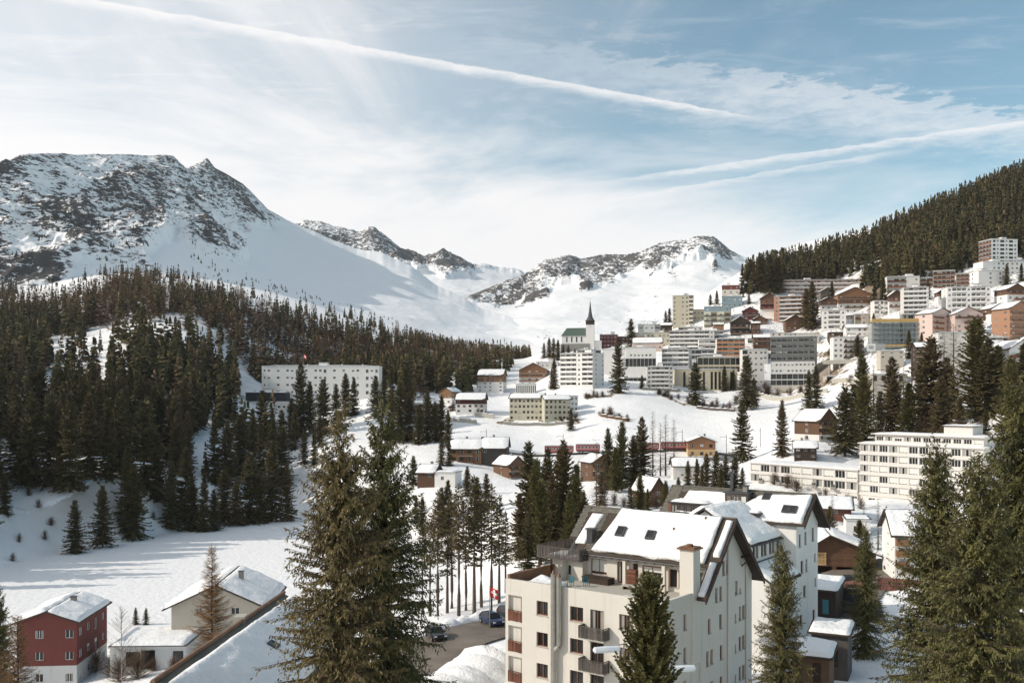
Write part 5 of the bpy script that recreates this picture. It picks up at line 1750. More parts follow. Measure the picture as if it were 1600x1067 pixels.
    # flat-roofed dormers
    for (u0, u1, sa, zt) in ((-9.6, -6.6, -1.9, rz - 0.1), (-16.2, -11.2, -3.6, rz - 1.6), (-5.9, -4.3, -3.9, rz - 2.2)):
        b = MB()
        b.box(u0, u1, sa, 0.0 if sa > -2 else -1.0, zt - 1.5, zt, 'wood_grey')
        b.box(u0 - 0.2, u1 + 0.2, sa - 0.25, 0.2 if sa > -2 else -0.8, zt, zt + 0.14, 'metal_dark')
        d = b.build('dormer', root)
        n_ = max(2, int((u1 - u0) / 0.9))
        for q in range(n_):
            put_window(root, (u0, sa), (1, 0), (0, -1), 0.12 + q * (u1 - u0) / n_, zt - 1.25, (u1 - u0) / n_ - 0.24, 1.0, -0.03, 'frame_dark', rnd, 0)
        if sa < -2:
            put_snow(root, [snow_sheet([(u0 - 0.1, sa - 0.15, zt + 0.14), (u1 + 0.1, sa - 0.15, zt + 0.14), (u1 + 0.1, -0.9, zt + 0.14), (u0 - 0.1, -0.9, zt + 0.14)], 0.3, 14, 10, 15.5)], 'dormer_snow')
    for (uu, s, h, w, mm) in ((-11.0, -4.4, 1.4, 0.36, 'stone'), (-7.4, -0.6, 1.3, 0.28, 'stone'), (-5.2, -6.4, 1.4, 0.34, 'stone'), (-9.4, -0.3, 2.6, 0.14, 'metal_dark'), (-16.5, -3.1, 1.2, 0.22, 'tin_red'), (-15.8, -3.1, 1.0, 0.22, 'metal')):
        chimney(root, uu, s, rz - abs(s) * kk - 0.6, rz - abs(min(s, -0.0)) * kk + h + (0.6 if s < -4 else 0), w, mm)
    vd = (0, 1 / math.hypot(1, kk), kk / math.hypot(1, kk))
    skylight(root, rp(-4.9, -1.3), (1, 0, 0), vd, 1.0, 1.1)
    skylight(root, rp(-1.9, -2.6), (1, 0, 0), vd, 0.85, 1.1)
    skylight(root, rp(-1.0, -2.6), (1, 0, 0), vd, 0.85, 1.1)
    b = MB()
    b.tube([(-1.6, -11.5, we - 0.3), (-1.6, -2.1, we - 0.3)], 0.09, 'metal_dark', 6)
    b.tube([(-2.2, -3.1, we - 0.3), (-2.25, -3.1, we - 6.0)], 0.07, 'metal_dark', 6)
    b.build('gutter', root)


rear_house()


# ------------------------------------------------------------------ the long white hotel on the right (two wings)
def right_hotel():
    r = random.Random(17)
    # (label, px0, px1, base row, top row, Y, storeys, pattern)
    for (lab, nm, x0, x1, pyb, pyt, Y, n, front) in (('low three storey wing of the long white hotel above the garage roofs', 'hotel_wing', 1168, 1335, 778, 729, 295, 3, ['.hh.hh.hh.hh.hh.hh', 'HHHHHHHHHH', 'HHHHHHHHHH']),
                                                     ('tall five storey block of the long white hotel with rows of shutters', 'hotel', 1338, 1532, 797, 697, 262, 6, ['.hh.hh.hh.hh.h', 'HHHHHHHHHHHH', 'HHHHHHHHHHHH', 'HHHHHHHHHHHH', 'HHHHHHHHHHHH', 'HHHHHHHHHHHH'])):
        b = dict(name=nm, label=lab, cat='hotel', x0=x0, x1=x1, pyb=pyb, pyt=pyt, Y=Y, n=n, rot=math.radians(-55), d=13, front='', right='w', left='w', wall='offwhite', roof='flat', rail='white', frame='frame_white', rise=0, mats=None, over=0.5, roofmat='fascia', snow=0.3, extra=None, over_x=None)
        pm = (x0 + x1) / 2
        base = px3(pm, pyb, Y)
        sl = base.x / base.y
        w = (x1 - x0) / F * Y / (math.cos(b['rot']) - sl * math.sin(b['rot']))
        h = (pyb - pyt) / F * Y / n
        root = thing(nm, lab, 'hotel', base, b['rot'])
        mb = MB()
        ops, todo = [], []
        for stt in range(n):
            pat = front[min(stt, len(front) - 1)]
            bw = w / len(pat)
            for i, ch in enumerate(pat):
                c = (i + 0.5) * bw
                if ch == 'H':
                    ww, z0, hh = bw * 0.86, stt * h + 0.75, h - 1.05
                elif ch == 'h':
                    ww, z0, hh = bw * 0.8, stt * h + h * 0.45, 0.75
                else:
                    continue
                ops.append((c - ww / 2, c + ww / 2, z0, z0 + hh, 0.22, None))
                todo.append((c - ww / 2, z0, ww, hh, ch))
        facade(mb, (-w / 2, 0), (1, 0), (0, -1), w, -6, n * h, ops, 'offwhite')
        facade(mb, (w / 2, 0), (0, 1), (1, 0), 13, -6, n * h, [], 'offwhite')
        facade(mb, (w / 2, 13), (-1, 0), (0, 1), w, -6, n * h, [], 'offwhite')
        facade(mb, (-w / 2, 13), (0, -1), (-1, 0), 13, -6, n * h, [], 'offwhite')
        mb.face([(-w / 2, 0, n * h), (w / 2, 0, n * h), (w / 2, 13, n * h), (-w / 2, 13, n * h)], 'concrete')
        mb.build('wall', root)
        for (a, z0, ww, hh, ch) in todo:
            kind = 'glass' if ch == 'h' else r.choices(['glass', 'curtain', 'blind'], [3, 3, 3])[0]
            put_window(root, (-w / 2, 0), (1, 0), (0, -1), a, z0, ww, hh, 0.2, 'frame_white', r, 2 if ch == 'H' else 1, 'window', kind)
        for stt in range(1, n):
            c = MB()
            c.box(-w / 2 - 0.1, w / 2 + 0.1, -0.28, -0.002, stt * h - 0.12, stt * h + 0.42, 'offwhite')
            c.build('floor_band', root)
        c = MB()
        c.box(-w / 2 - 0.4, w / 2 + 0.4, -0.5, 13.3, n * h + 0.002, n * h + 0.3, 'offwhite')
        c.build('roof', root)
        sh = [snow_sheet([(-w / 2 - 0.2, -0.3, n * h + 0.3), (w / 2 + 0.2, -0.3, n * h + 0.3), (w / 2 + 0.2, 13, n * h + 0.3), (-w / 2 - 0.2, 13, n * h + 0.3)], 0.35, 30, 12, 21.0)]
        for k in range(5):
            c = MB()
            x = -w / 2 + w * (0.12 + 0.17 * k)
            if n == 3:
                c.box(x - 0.08, x + 0.08, -1.6, -0.002, h + 0.3, h + 1.9, 'stone')
                c.box(x + 0.08, x + 1.6, -1.6, -1.48, h + 0.3, h + 1.3, 'stone')
                c.build('balcony_screen', root)
        if n == 6:
            pz = n * h + 0.3
            c = MB()
            op = []
            pw = w - 5
            for i in range(11):
                op.append((i * pw / 11 + 0.35, (i + 1) * pw / 11 - 0.35, pz + 0.7, pz + 2.0, 0.15, None))
            facade(c, (-w / 2 + 4, 1.6), (1, 0), (0, -1), pw, pz, pz + 2.5, op, 'offwhite')
            facade(c, (-w / 2 + 4 + pw, 1.6), (0, 1), (1, 0), 9, pz, pz + 2.5, [], 'offwhite')
            facade(c, (-w / 2 + 4, 10.6), (0, -1), (-1, 0), 9, pz, pz + 2.5, [], 'offwhite')
            c.build('penthouse', root)
            for o in op:
                put_window(root, (-w / 2 + 4, 1.6), (1, 0), (0, -1), o[0], o[2], o[1] - o[0], o[3] - o[2], 0.13, 'frame_white', r, 2)
            c = MB()
            c.box(-w / 2 + 3.2, -w / 2 + 4.8 + pw, 0.6, 11.2, pz + 2.5, pz + 2.75, 'offwhite')
            c.build('penthouse_roof', root)
            sh.append(snow_sheet([(-w / 2 + 3.4, 0.8, pz + 2.75), (-w / 2 + 4.6 + pw, 0.8, pz + 2.75), (-w / 2 + 4.6 + pw, 11, pz + 2.75), (-w / 2 + 3.4, 11, pz + 2.75)], 0.3, 24, 10, 22.0))
            c = MB()
            c.box(w * 0.12, w * 0.34, 5, 10, pz + 2.75, pz + 5.2, 'offwhite')
            c.box(w * 0.1, w * 0.36, 4.5, 10.5, pz + 5.2, pz + 5.4, 'fascia')
            c.build('lift_house', root)
            sh.append(snow_sheet([(w * 0.105, 4.6, pz + 5.4), (w * 0.355, 4.6, pz + 5.4), (w * 0.355, 10.4, pz + 5.4), (w * 0.105, 10.4, pz + 5.4)], 0.3, 10, 8, 23.0))
        put_snow(root, sh)


right_hotel()


# ------------------------------------------------------------------ the church
def church():
    Y = 780.0
    base = px3(897, 541, Y)
    root = thing('church', 'white village church with green roof and slender dark spire', 'church', base, math.radians(-8))
    q = Y / F
    w, d = 38 * q, 11.5
    h = 13 * q
    wall = MB()
    ops = [(3.4 + i * 4.0, 4.6 + i * 4.0, 3.4, 7.6, 0.3, None) for i in range(4)]
    facade(wall, (-w / 2, 0), (1, 0), (0, -1), w, 2.0, 2 + h, ops, 'white')
    facade(wall, (w / 2, 0), (0, 1), (1, 0), d, 2.0, 2 + h, [], 'white')
    facade(wall, (-w / 2, d), (0, -1), (-1, 0), d, 2.0, 2 + h, [], 'white')
    facade(wall, (w / 2, d), (-1, 0), (0, 1), w, 2.0, 2 + h, [], 'white')
    wall.build('wall', root)
    for o in ops:
        put_window(root, (-w / 2, 0), (1, 0), (0, -1), o[0], o[2], 1.1, 4.2, 0.28, 'frame_dark', rnd, 0, 'window', 'glass')
    st = MB()
    st.box(-w / 2 - 1.0, w / 2 + 3.0, -1.0, d + 1, -8, 1.99, 'stone')
    st.build('stone_base', root)
    zt, rise, o = 2 + h, 12.5 * q, 0.7
    r = MB()
    hx = 3.5
    a, b_, c_, e_ = (-w / 2 - o, -o, zt - 0.3), (w / 2 + o, -o, zt - 0.3), (w / 2 + o, d + o, zt - 0.3), (-w / 2 - o, d + o, zt - 0.3)
    R0, R1_ = (-w / 2 + hx, d / 2, zt + rise), (w / 2 + o, d / 2, zt + rise)
    for f in ([a, b_, R1_, R0], [c_, e_, R0, R1_], [e_, a, R0], [b_, c_, R1_]):
        r.face(f, 'green_roof')
    r.build('roof', root)
    tx = w / 2 - 0.2
    tw = 6.5
    t = MB()
    th_ = 23 * q + 2
    t.box(tx, tx + tw, -0.6, tw - 0.6, -6, th_ + 3.5, 'white')
    t.build('tower', root)
    b = MB()
    b.box(tx - 0.15, tx + tw + 0.15, -0.75, tw - 0.45, th_ + 3.5, th_ + 6.6, 'wood_dark')
    b.build('belfry', root)
    ck = MB()
    n = 16
    ck.face([(tx + tw / 2 + 1.1 * math.cos(6.2832 * k / n), -0.66, th_ + 2.0 + 1.1 * math.sin(6.2832 * k / n)) for k in range(n)], 'frame_white')
    cl = ck.build('clock_face', root)
    hd = MB()
    hd.box(tx + tw / 2 - 0.07, tx + tw / 2 + 0.07, -0.70, -0.68, th_ + 2.0, th_ + 2.9, 'frame_dark')
    hd.box(tx + tw / 2, tx + tw / 2 + 0.7, -0.72, -0.705, th_ + 1.93, th_ + 2.07, 'frame_dark')
    hd.build('clock_hands', cl)
    sp = MB()
    cx, cy = tx + tw / 2, tw / 2 - 0.6
    z0 = th_ + 6.6
    prof = ((tw * 0.68, 0.0), (tw * 0.50, 1.1), (tw * 0.30, 3.6), (tw * 0.17, 8.2), (0.06, 17.0))
    ns = 8
    rings = [[(cx + rr * math.cos(6.2832 * (k + 0.5) / ns), cy + rr * math.sin(6.2832 * (k + 0.5) / ns), z0 + zz) for k in range(ns)] for rr, zz in prof]
    for i in range(len(rings) - 1):
        for k in range(ns):
            sp.face([rings[i][k], rings[i][(k + 1) % ns], rings[i + 1][(k + 1) % ns], rings[i + 1][k]], 'slate')
    sp.face(rings[0][::-1], 'slate')
    sp.build('spire', root)
    c = MB()
    c.tube([(cx, cy, z0 + 16.9), (cx, cy, z0 + 18.6)], 0.07, 'metal_dark', 5)
    c.box(cx - 0.4, cx + 0.4, cy - 0.05, cy + 0.05, z0 + 17.8, z0 + 17.95, 'metal_dark')
    c.build('cross', root)
    # porch
    p = MB()
    p.box(tx + tw, tx + tw + 6, 1.0, 7.0, -4, 4.5, 'white')
    p.build('porch', root)
    put_snow(root, [snow_sheet([(tx + tw + 0.1, 0.8, 4.5), (tx + tw + 6.2, 0.8, 4.5), (tx + tw + 6.2, 7.2, 4.5), (tx + tw + 0.1, 7.2, 4.5)], 0.3, 8, 8, 31.0)])


church()


# ------------------------------------------------------------------ brown garage house, foreground roof, sheds
def brown_garage():
    Y = 165.0
    base = px3(1311, 908, Y)
    root = thing('garage_house', 'dark brown timber garage house with snowy gable roof and pale lattice balcony', 'house', base, math.radians(-12))
    w, d, h = 12.0, 11.0, 4.8
    wall = MB()
    ops = [(0.8, 4.9, 0.0, 2.5, 2.5, 'wood_dark'), (5.6, 11.4, 0.0, 2.5, 3.0, 'charcoal')]
    facade(wall, (-w / 2, 0), (1, 0), (0, -1), w, -3, h, ops, 'wood')
    facade(wall, (w / 2, 0), (0, 1), (1, 0), d, -3, h, [], 'wood')
    facade(wall, (-w / 2, d), (0, -1), (-1, 0), d, -3, h, [], 'wood')
    facade(wall, (w / 2, d), (-1, 0), (0, 1), w, -3, h, [], 'wood')
    wall.face([(-w / 2, 0, h), (w / 2, 0, h), (-1.5, 0, h + 3.0)], 'wood')
    wall.build('wall', root)
    # boards of the gable wall
    b = MB()
    b.box(0, w, -0.03, -0.002, 0.01, 0.29, 'wood')
    me = b.mesh('board')
    for k in range(7):
        link('board', me, root, (-w / 2, 0, 2.6 + k * 0.31))
    rf = MB()
    slab(rf, [(-w / 2 - 0.8, d + 0.5, h - 0.2), (-w / 2 - 0.8, -1.0, h - 0.2), (-1.5, -1.0, h + 3.25), (-1.5, d + 0.5, h + 3.25)], 0.25, 'fascia')
    slab(rf, [(w / 2 + 0.9, -1.0, h - 0.1), (w / 2 + 0.9, d + 0.5, h - 0.1), (-1.5, d + 0.5, h + 3.25), (-1.5, -1.0, h + 3.25)], 0.25, 'fascia')
    rf.build('roof', root)
    put_snow(root, [snow_sheet([(-w / 2 - 0.7, d + 0.4, h - 0.15), (-w / 2 - 0.7, -0.9, h - 0.15), (-1.5, -0.9, h + 3.25), (-1.5, d + 0.4, h + 3.25)], 0.5, 16, 18, 41.0),
                    snow_sheet([(w / 2 + 0.8, -0.9, h - 0.05), (w / 2 + 0.8, d + 0.4, h - 0.05), (-1.5, d + 0.4, h + 3.25), (-1.5, -0.9, h + 3.25)], 0.5, 22, 18, 42.0)])
    lt = MB()
    lt.box(-w / 2 + 0.6, -w / 2 + 3.9, -0.35, -0.05, 2.75, 2.9, 'wood_pale')
    lt.box(-w / 2 + 0.6, -w / 2 + 3.9, -0.35, -0.05, 4.75, 4.9, 'wood_pale')
    o = lt.build('lattice', root)
    b = MB()
    b.box(0, 0.14, -0.3, -0.2, 2.9, 4.75, 'wood_pale')
    me = b.mesh('slat')
    for k in range(14):
        link('slat', me, o, (-w / 2 + 0.65 + k * 0.235, 0, 0))
    b = MB()
    b.box(-w / 2 + 0.6, -w / 2 + 3.9, -0.34, -0.31, 3.75, 3.87, 'wood_pale')
    b.build('slat_rail', o)


brown_garage()


def near_roof():
    """the chalet roof cut by the lower edge, snow on its right slope"""
    Y0, Y1 = 72.0, 112.0
    e0, e1 = px3(270, 1068, Y0), px3(442, 928, Y1)
    root = thing('chalet', 'chalet roof with thick snow and weathered verge cut by the lower edge', 'chalet', (0, 0, 0))
    zr = -21.6
    A, B = Vector((-24.5, 66.0, zr)), Vector((-26.0, 104.0, zr))
    A = px3(238, 1068, 69.0)
    B = px3(444, 927, 100.6)
    rt = Vector((7.2, 1.2, -4.6))
    lf = Vector((-5.0, -1.0, -6.6))
    th = 0.25
    rf = MB()
    for s in (rt, lf):
        q = [A, B, B + s, A + s]
        if s is lf:
            q = [B, A, A + s, B + s]
        lo = [p - Vector((0, 0, th)) for p in q]
        rf.hexa(lo + q, 'tile')
    rf.build('roof', root)
    d = (B - A).normalized()
    v = MB()
    v.tube([A + Vector((0, 0, 0.12)), B + Vector((0, 0, 0.12))], 0.2, 'copper', 6)
    v.build('ridge_cap', root)
    up = Vector((0, 0, 0.02))
    a, b = A + rt * 0.97 + up, B + rt * 0.97 + up
    put_snow(root, [snow_sheet([a + d * 0.3, b - d * 0.3, B + rt * 0.06 - d * 0.3, A + rt * 0.06 + d * 0.3], 0.6, 70, 30, 51.0, 1.3, 0.7),
                    snow_sheet([B + lf * 0.9 - d * 0.4, A + lf * 0.9 + d * 3.0, A + lf * 0.35 + d * 3.4, B + lf * 0.35 - d * 0.5], 0.4, 60, 16, 52.0, 1.2, 0.5)])
    w = MB()
    hb = Vector((0, 0, -12))
    for p, s in ((A + d * 1.2, 1), (B - d * 1.2, -1)):
        w.face([p + rt * 0.85, p + lf * 0.85, p + lf * 0.85 + hb, p + rt * 0.85 + hb], 'wood_orange')
        w.face([p, p + rt * 0.85, p + lf * 0.85], 'wood_orange')
    for s in (rt, lf):
        p, q = A + d * 1.2 + s * 0.85, B - d * 1.2 + s * 0.85
        w.face([p, q, q + hb, p + hb], 'wood_orange')
    w.build('wall', root)
    n = rt.cross(d).normalized()
    if n.z < 0:
        n = -n
    for t, f in ((0.5, 0.5),):
        c = A.lerp(B, t) + rt * f
        skylight(root, c + n * 0.15, d, -rt.normalized(), 1.2, 1.0)
    ch = MB()
    c = A.lerp(B, 0.62) + lf * 0.08
    ch.box(c.x - 0.5, c.x + 0.5, c.y - 0.7, c.y + 0.7, c.z - 1, c.z + 1.0, 'concrete')
    ch.build('chimney', root)


near_roof()


def sheds():
    # huts beside the white rear house
    for (nm, lab, px, py, Y, w, d, h, rot, m, rise) in (
            ('shed', 'small dark hut with bright snow roof and teal door below the brown garage', 1284, 958, 128, 3.6, 5.0, 3.0, -30, 'wood_dark', 0.9),
            ('shed', 'grey plank hut with flat snow roof beside the pointed spruce', 1296, 1040, 104, 3.8, 4.2, 3.4, -25, 'wood_grey', 0.4),
            ('shed', 'low snow covered hut at the foot of the white rear house', 1268, 1064, 96, 3.4, 4.0, 2.4, -25, 'wood', 0.5)):
        base = px3(px, py, Y)
        root = thing(nm, lab, 'shed', base, math.radians(rot))
        b = MB()
        b.box(-w / 2, w / 2, 0, d, -4, h, m)
        b.build('wall', root)
        r = MB()
        slab(r, [(-w / 2 - 0.4, -0.5, h + 0.2), (w / 2 + 0.4, -0.5, h + 0.2), (w / 2 + 0.4, d + 0.4, h + 0.2 + rise), (-w / 2 - 0.4, d + 0.4, h + 0.2 + rise)], 0.2, 'fascia')
        r.build('roof', root)
        put_snow(root, [snow_sheet([(-w / 2 - 0.35, -0.45, h + 0.2), (w / 2 + 0.35, -0.45, h + 0.2), (w / 2 + 0.35, d + 0.35, h + 0.2 + rise), (-w / 2 - 0.35, d + 0.35, h + 0.2 + rise)], 0.45, 16, 16, px * 0.01)])
        dr = MB()
        dr.box(0.1, 0.9, -0.06, -0.002, 0.0, 1.9, 'paint_teal' if 'teal' in lab else 'wood_dark')
        dr.build('door', root)
    base = px3(1312, 962, 132)
    root = thing('kiosk', 'dark kiosk with a round white emblem on its wall', 'kiosk', base, math.radians(-20))
    b = MB()
    b.box(-2.2, 2.6, 0, 3.5, -3, 3.2, 'charcoal')
    b.build('wall', root)
    r = MB()
    slab(r, [(-2.6, -0.4, 3.3), (3.0, -0.4, 4.6), (3.0, 3.9, 4.6), (-2.6, 3.9, 3.3)], 0.18, 'wood_red')
    r.build('roof', root)
    e = MB()
    n = 24
    e.face([(-0.9 + 0.75 * math.cos(6.2832 * k / n), -0.03, 1.6 + 0.75 * math.sin(6.2832 * k / n)) for k in range(n)], 'frame_white')
    o = e.build('round_emblem', root)
    e = MB()
    for k in range(n):
        a0, a1 = 6.2832 * k / n, 6.2832 * (k + 1) / n
        e.face([(-0.9 + rr * math.cos(aa), -0.04, 1.6 + rr * math.sin(aa)) for rr, aa in ((0.5, a0), (0.6, a0), (0.6, a1), (0.5, a1))], 'charcoal')
    e.box(-1.02, -0.78, -0.045, -0.04, 1.4, 1.85, 'charcoal')
    e.build('emblem_ring', o)
    dr = MB()
    dr.box(0.5, 1.5, -0.05, -0.002, 0, 2.2, 'frame_dark')
    dr.build('door', root)
    base = px3(1404, 943, 146)
    root = thing('canopy', 'rust red tin carport roof below the white house with orange balconies', 'carport', base, math.radians(-25))
    r = MB()
    slab(r, [(-3.2, 0, 2.0), (3.4, 0, 2.0), (3.4, 3.6, 3.2), (-3.2, 3.6, 3.2)], 0.12, 'tin_red')
    r.build('roof', root)
    b = MB()
    b.box(-0.03, 0.03, 0.0, 3.75, 0, 0.08, 'tin_red')
    for k in range(16):
        s = MB()
        x = -3.1 + k * 0.43
        s.hexa([(x, 0, 2.0), (x + 0.06, 0, 2.0), (x + 0.06, 3.6, 3.2), (x, 3.6, 3.2), (x, 0, 2.07), (x + 0.06, 0, 2.07), (x + 0.06, 3.6, 3.27), (x, 3.6, 3.27)], 'tin_red')
        s.build('rib', root)
    for x in (-3.0, 3.1):
        s = MB()
        s.box(x, x + 0.15, 0.1, 0.25, -1.5, 1.9, 'wood_dark')
        s.build('post', root)


sheds()


# ------------------------------------------------------------------ building site with scaffold, viaduct
def site():
    Y = 545.0
    base = px3(1412, 545, Y)
    root = thing('building_site', 'half finished building wrapped in scaffold with yellow formwork on top', 'building site', base, math.radians(-6))
    q = Y / F
    w, d = 92 * q, 12.0
    h = 3.0
    b = MB()
    for k in range(5):
        b.box(-w / 2, w / 2, 1.5, d, k * h + 2.7, k * h + 3.0, 'concrete')
    b.box(-w / 2, w / 2, 3.5, d, -5, 15, 'grey')
    b.build('shell', root)
    f = MB()
    f.box(-w / 2 - 0.5, w / 2 + 0.5, 0.6, 1.2, 15.2, 17.2, 'formwork')
    f.build('formwork', root)
    f = MB()
    f.box(-w / 2 - 0.5, w * 0.25, 0.2, 0.6, 1.0, 2.6, 'formwork')
    f.build('formwork', root)
    pm = MB()
    pm.box(-0.06, 0.06, -0.06, 0.06, -2, 15.5, 'scaffold')
    pole = pm.mesh('scaffold_pole')
    n = 15
    for k in range(n):
        for y in (0.0, 1.1):
            link('scaffold_pole', pole, root, (-w / 2 + k * w / (n - 1), y, 0))
    dm = MB()
    dm.box(-w / 2, w / 2, 0.0, 1.0, 0, 0.08, 'scaffold')
    dm.box(-w / 2, w / 2, -0.08, -0.03, 0.9, 1.02, 'scaffold')
    dm.box(-w / 2, w / 2, -0.08, -0.03, 0.4, 0.48, 'scaffold')
    deck = dm.mesh('scaffold_deck')
    for k in range(6):
        link('scaffold_deck', deck, root, (0, 0, 0.6 + k * 2.7))
    base = px3(1368, 551, 520)
    t = thing('hoarding', 'grey and white notice hoarding below the building site', 'hoarding', base, math.radians(-6))
    b = MB()
    b.box(-4.5, 0.0, 0, 0.15, 0.8, 4.8, 'frame_white')
    b.build('panel', t)
    b = MB()
    b.box(0.1, 5.0, 0, 0.15, 0.8, 4.8, 'grey')
    b.build('panel', t)
    b = MB()
    b.box(-3.6, -1.0, -0.04, -0.002, 2.0, 3.8, 'grey')
    b.build('emblem', t)
    for x in (-4.2, 4.6):
        b = MB()
        b.box(x, x + 0.15, 0.16, 0.3, -3, 4.6, 'metal_dark')
        b.build('post', t)
    # viaduct
    Y = 556
    p0, p1 = px3(1291, 566, Y), px3(1350, 557, Y - 8)
    L = (p1 - p0).length
    t = thing('viaduct', 'concrete road viaduct right of the grey hotel', 'viaduct', p0, math.atan2(p1.y - p0.y, p1.x - p0.x))
    b = MB()
    b.box(-2, L + 2, 0, 7, -1.0, 0.4, 'concrete')
    b.box(-2, L + 2, -0.1, 0.15, 0.4, 1.3, 'concrete')
    b.build('deck', t)
    for k in range(4):
        b = MB()
        x = 1 + k * L / 3.6
        b.box(x, x + 0.9, 1.0, 5.5, -10, -1.0, 'concrete')
        b.build('pier', t)


site()
# ------------------------------------------------------------------ trees
def blades(P, D, L, Wd, side):
    """slim diamond sprays: base point, direction, length, width, sideways vector -> verts, quads"""
    m = P + D * (L * 0.5)[:, None]
    V = np.stack([P, m + side * (Wd * 0.5)[:, None], P + D * L[:, None], m - side * (Wd * 0.5)[:, None]], 1)
    n = len(P)
    return V.reshape(-1, 3), np.arange(n * 4).reshape(n, 4)


def norm(v):
    return v / np.maximum(np.linalg.norm(v, axis=-1, keepdims=True), 1e-9)


def conifer(seed, H, R, cb, whorl, nb, step, bl, bw, per, shape=0.85, e_lo=-14, e_hi=35, droop=0.30, up=0.16, gaps=0.12, wood=True, hang=0.35, lean=0.0, ragged=0.5, wood_n=3, tip=True, sub=0):
    """a conifer from whorls of drooping branches; returns crown (V, F) and wood MB"""
    g = np.random.default_rng(seed)
    mb = MB()
    nseg = 10 if wood_n > 3 else 6
    pts = [(lean * (k / nseg) ** 2, 0.04 * H / 20 * math.sin(k * 1.7 + seed), H * k / nseg) for k in range(nseg + 1)]
    mb.tube(pts, H * 0.0135 + 0.05, 'bark', max(5, wood_n * 2), 0.015)
    Ps, Ds, Ls, Ws = [], [], [], []
    z = H * cb
    while z < H * 0.985:
        t = (z / H - cb) / (1 - cb)
        k = nb if t < 0.85 else max(3, nb - 2)
        a0 = g.uniform(0, 6.28)
        gap = g.uniform() < gaps
        for i in range(k):
            if gap and g.uniform() < 0.6:
                continue
            az = a0 + 6.2832 * i / k + g.normal(0, 0.25)
            zj = z + g.normal(0, whorl * (0.45 if not sub else 1.2))
            lump = 0.78 + 0.44 * float(vnoise(np.array([math.cos(az) * 1.3 + seed, math.sin(az) * 1.3, z * 0.55])))
            Lb = lump * R * (1 - t) ** shape * (1 - ragged * 0.5 + ragged * g.uniform()) * (0.72 + 0.28 * min(1, t * 7 + 0.35)) + 0.10 * R * 0.6
            e0 = math.radians(e_lo + (e_hi - e_lo) * t + g.normal(0, 6 if wood_n < 4 else 11))
            n = max(3, int(Lb / step))
            s = (np.arange(n) + g.uniform(0.2, 0.8)) / n
            rad = np.array([math.cos(az), math.sin(az), 0.0])
            sd = np.array([-math.sin(az), math.cos(az), 0.0])
            zz = zj + Lb * (s * math.tan(e0) - droop * (1 - t) * s ** 2 + up * s ** 4)
            swing = g.normal(0, 0.07) * Lb * s ** 2
            x0 = lean * (z / H) ** 2
            P = rad[None] * (Lb * s * math.cos(e0))[:, None] + sd[None] * swing[:, None]
            P[:, 2] = zz
            P[:, 0] += x0
            if wood:
                q = [(x0, 0, zj)] + [tuple(P[j]) for j in (n // 2, n - 1)]
                mb.tube(q, 0.012 * Lb + 0.012, 'bark', 3, 0.006)
            for rep in range(per):
                for sg in (-1, 1):
                    m = g.uniform(size=n) < 0.93
                    if not m.any():
                        continue
                    nn = int(m.sum())
                    dn = -hang * (0.4 + g.uniform(size=nn)) + (0.5 * up if t > 0.5 else 0)
                    D = rad[None] * (0.55 + 0.5 * g.uniform(size=nn))[:, None] + sd[None] * (sg * (0.35 + 0.75 * g.uniform(size=nn)))[:, None]
                    D[:, 2] = dn
                    D = norm(D)
                    ll = bl * (0.45 + 0.75 * (1 - s[m])) * g.uniform(0.7, 1.25, nn) * (0.5 + 0.5 * min(1.0, Lb / (R * 0.6)))
                    Ps.append(P[m] + g.normal(0, 0.03, (nn, 3)))
                    Ds.append(D)
                    Ls.append(ll)
                    Ws.append(np.full(nn, bw) * g.uniform(0.7, 1.3, nn))
            # side shoots: fans of drooping sprays either side of the bough
            for q in range(sub if Lb > 0.9 else 0):
                sq = g.uniform(0.25, 0.9)
                j = min(n - 1, int(sq * n))
                sg = 1 if q % 2 else -1
                ll = Lb * (0.16 + 0.34 * (1 - sq)) * g.uniform(0.7, 1.3)
                m2 = max(3, int(ll / step))
                tt = (np.arange(m2) + 0.5) / m2
                dv = norm((rad * 0.75 + sd * sg * g.uniform(0.5, 1.0) + np.array([0, 0, -hang * g.uniform(0.2, 0.8)]))[None])[0]
                Q = P[j][None] + dv[None] * (ll * tt)[:, None]
                Q[:, 2] -= 0.22 * ll * tt ** 2
                for rep in range(max(2, per - 1)):
                    D = dv[None] * g.uniform(0.4, 1.0, (m2, 1)) + g.normal(0, 0.55, (m2, 3))
                    D[:, 2] -= hang * 0.8
                    Ps.append(Q)
                    Ds.append(norm(D))
                    Ls.append(bl * 0.75 * g.uniform(0.6, 1.3, m2))
                    Ws.append(np.full(m2, bw * 0.95))
            # the end of the branch
            Ps.append(P[-2:])
            Ds.append(norm(np.repeat((rad + np.array([0, 0, 0.1 + up]))[None], 2, 0) + g.normal(0, 0.2, (2, 3))))
            Ls.append(np.full(2, bl * 0.8))
            Ws.append(np.full(2, bw))
        z += whorl * g.uniform(0.75, 1.25) * (1.0 if t < 0.6 else 0.8)
    if tip:
        n = 6
        Ps.append(np.stack([np.full(n, lean), np.zeros(n), np.linspace(H * 0.955, H * 0.99, n)], 1))
        Ds.append(norm(g.normal(0, 0.3, (n, 3)) + np.array([0, 0, 1.0])))
        Ls.append(np.full(n, H * 0.03 + 0.15))
        Ws.append(np.full(n, bw * 0.8))
    P, D, L, W = np.concatenate(Ps), np.concatenate(Ds), np.concatenate(Ls), np.concatenate(Ws)
    rv = norm(np.cross(D, g.normal(size=D.shape)))
    # lay most sprays flat-ish so that branches read as layers
    flat = norm(np.cross(D, np.array([0, 0, 1.0])[None]) + 1e-6)
    side = norm(flat * 0.75 + rv * 0.6)
    V, Fq = blades(P, D, L, W, side)
    return V, Fq, mb


TREES = {}


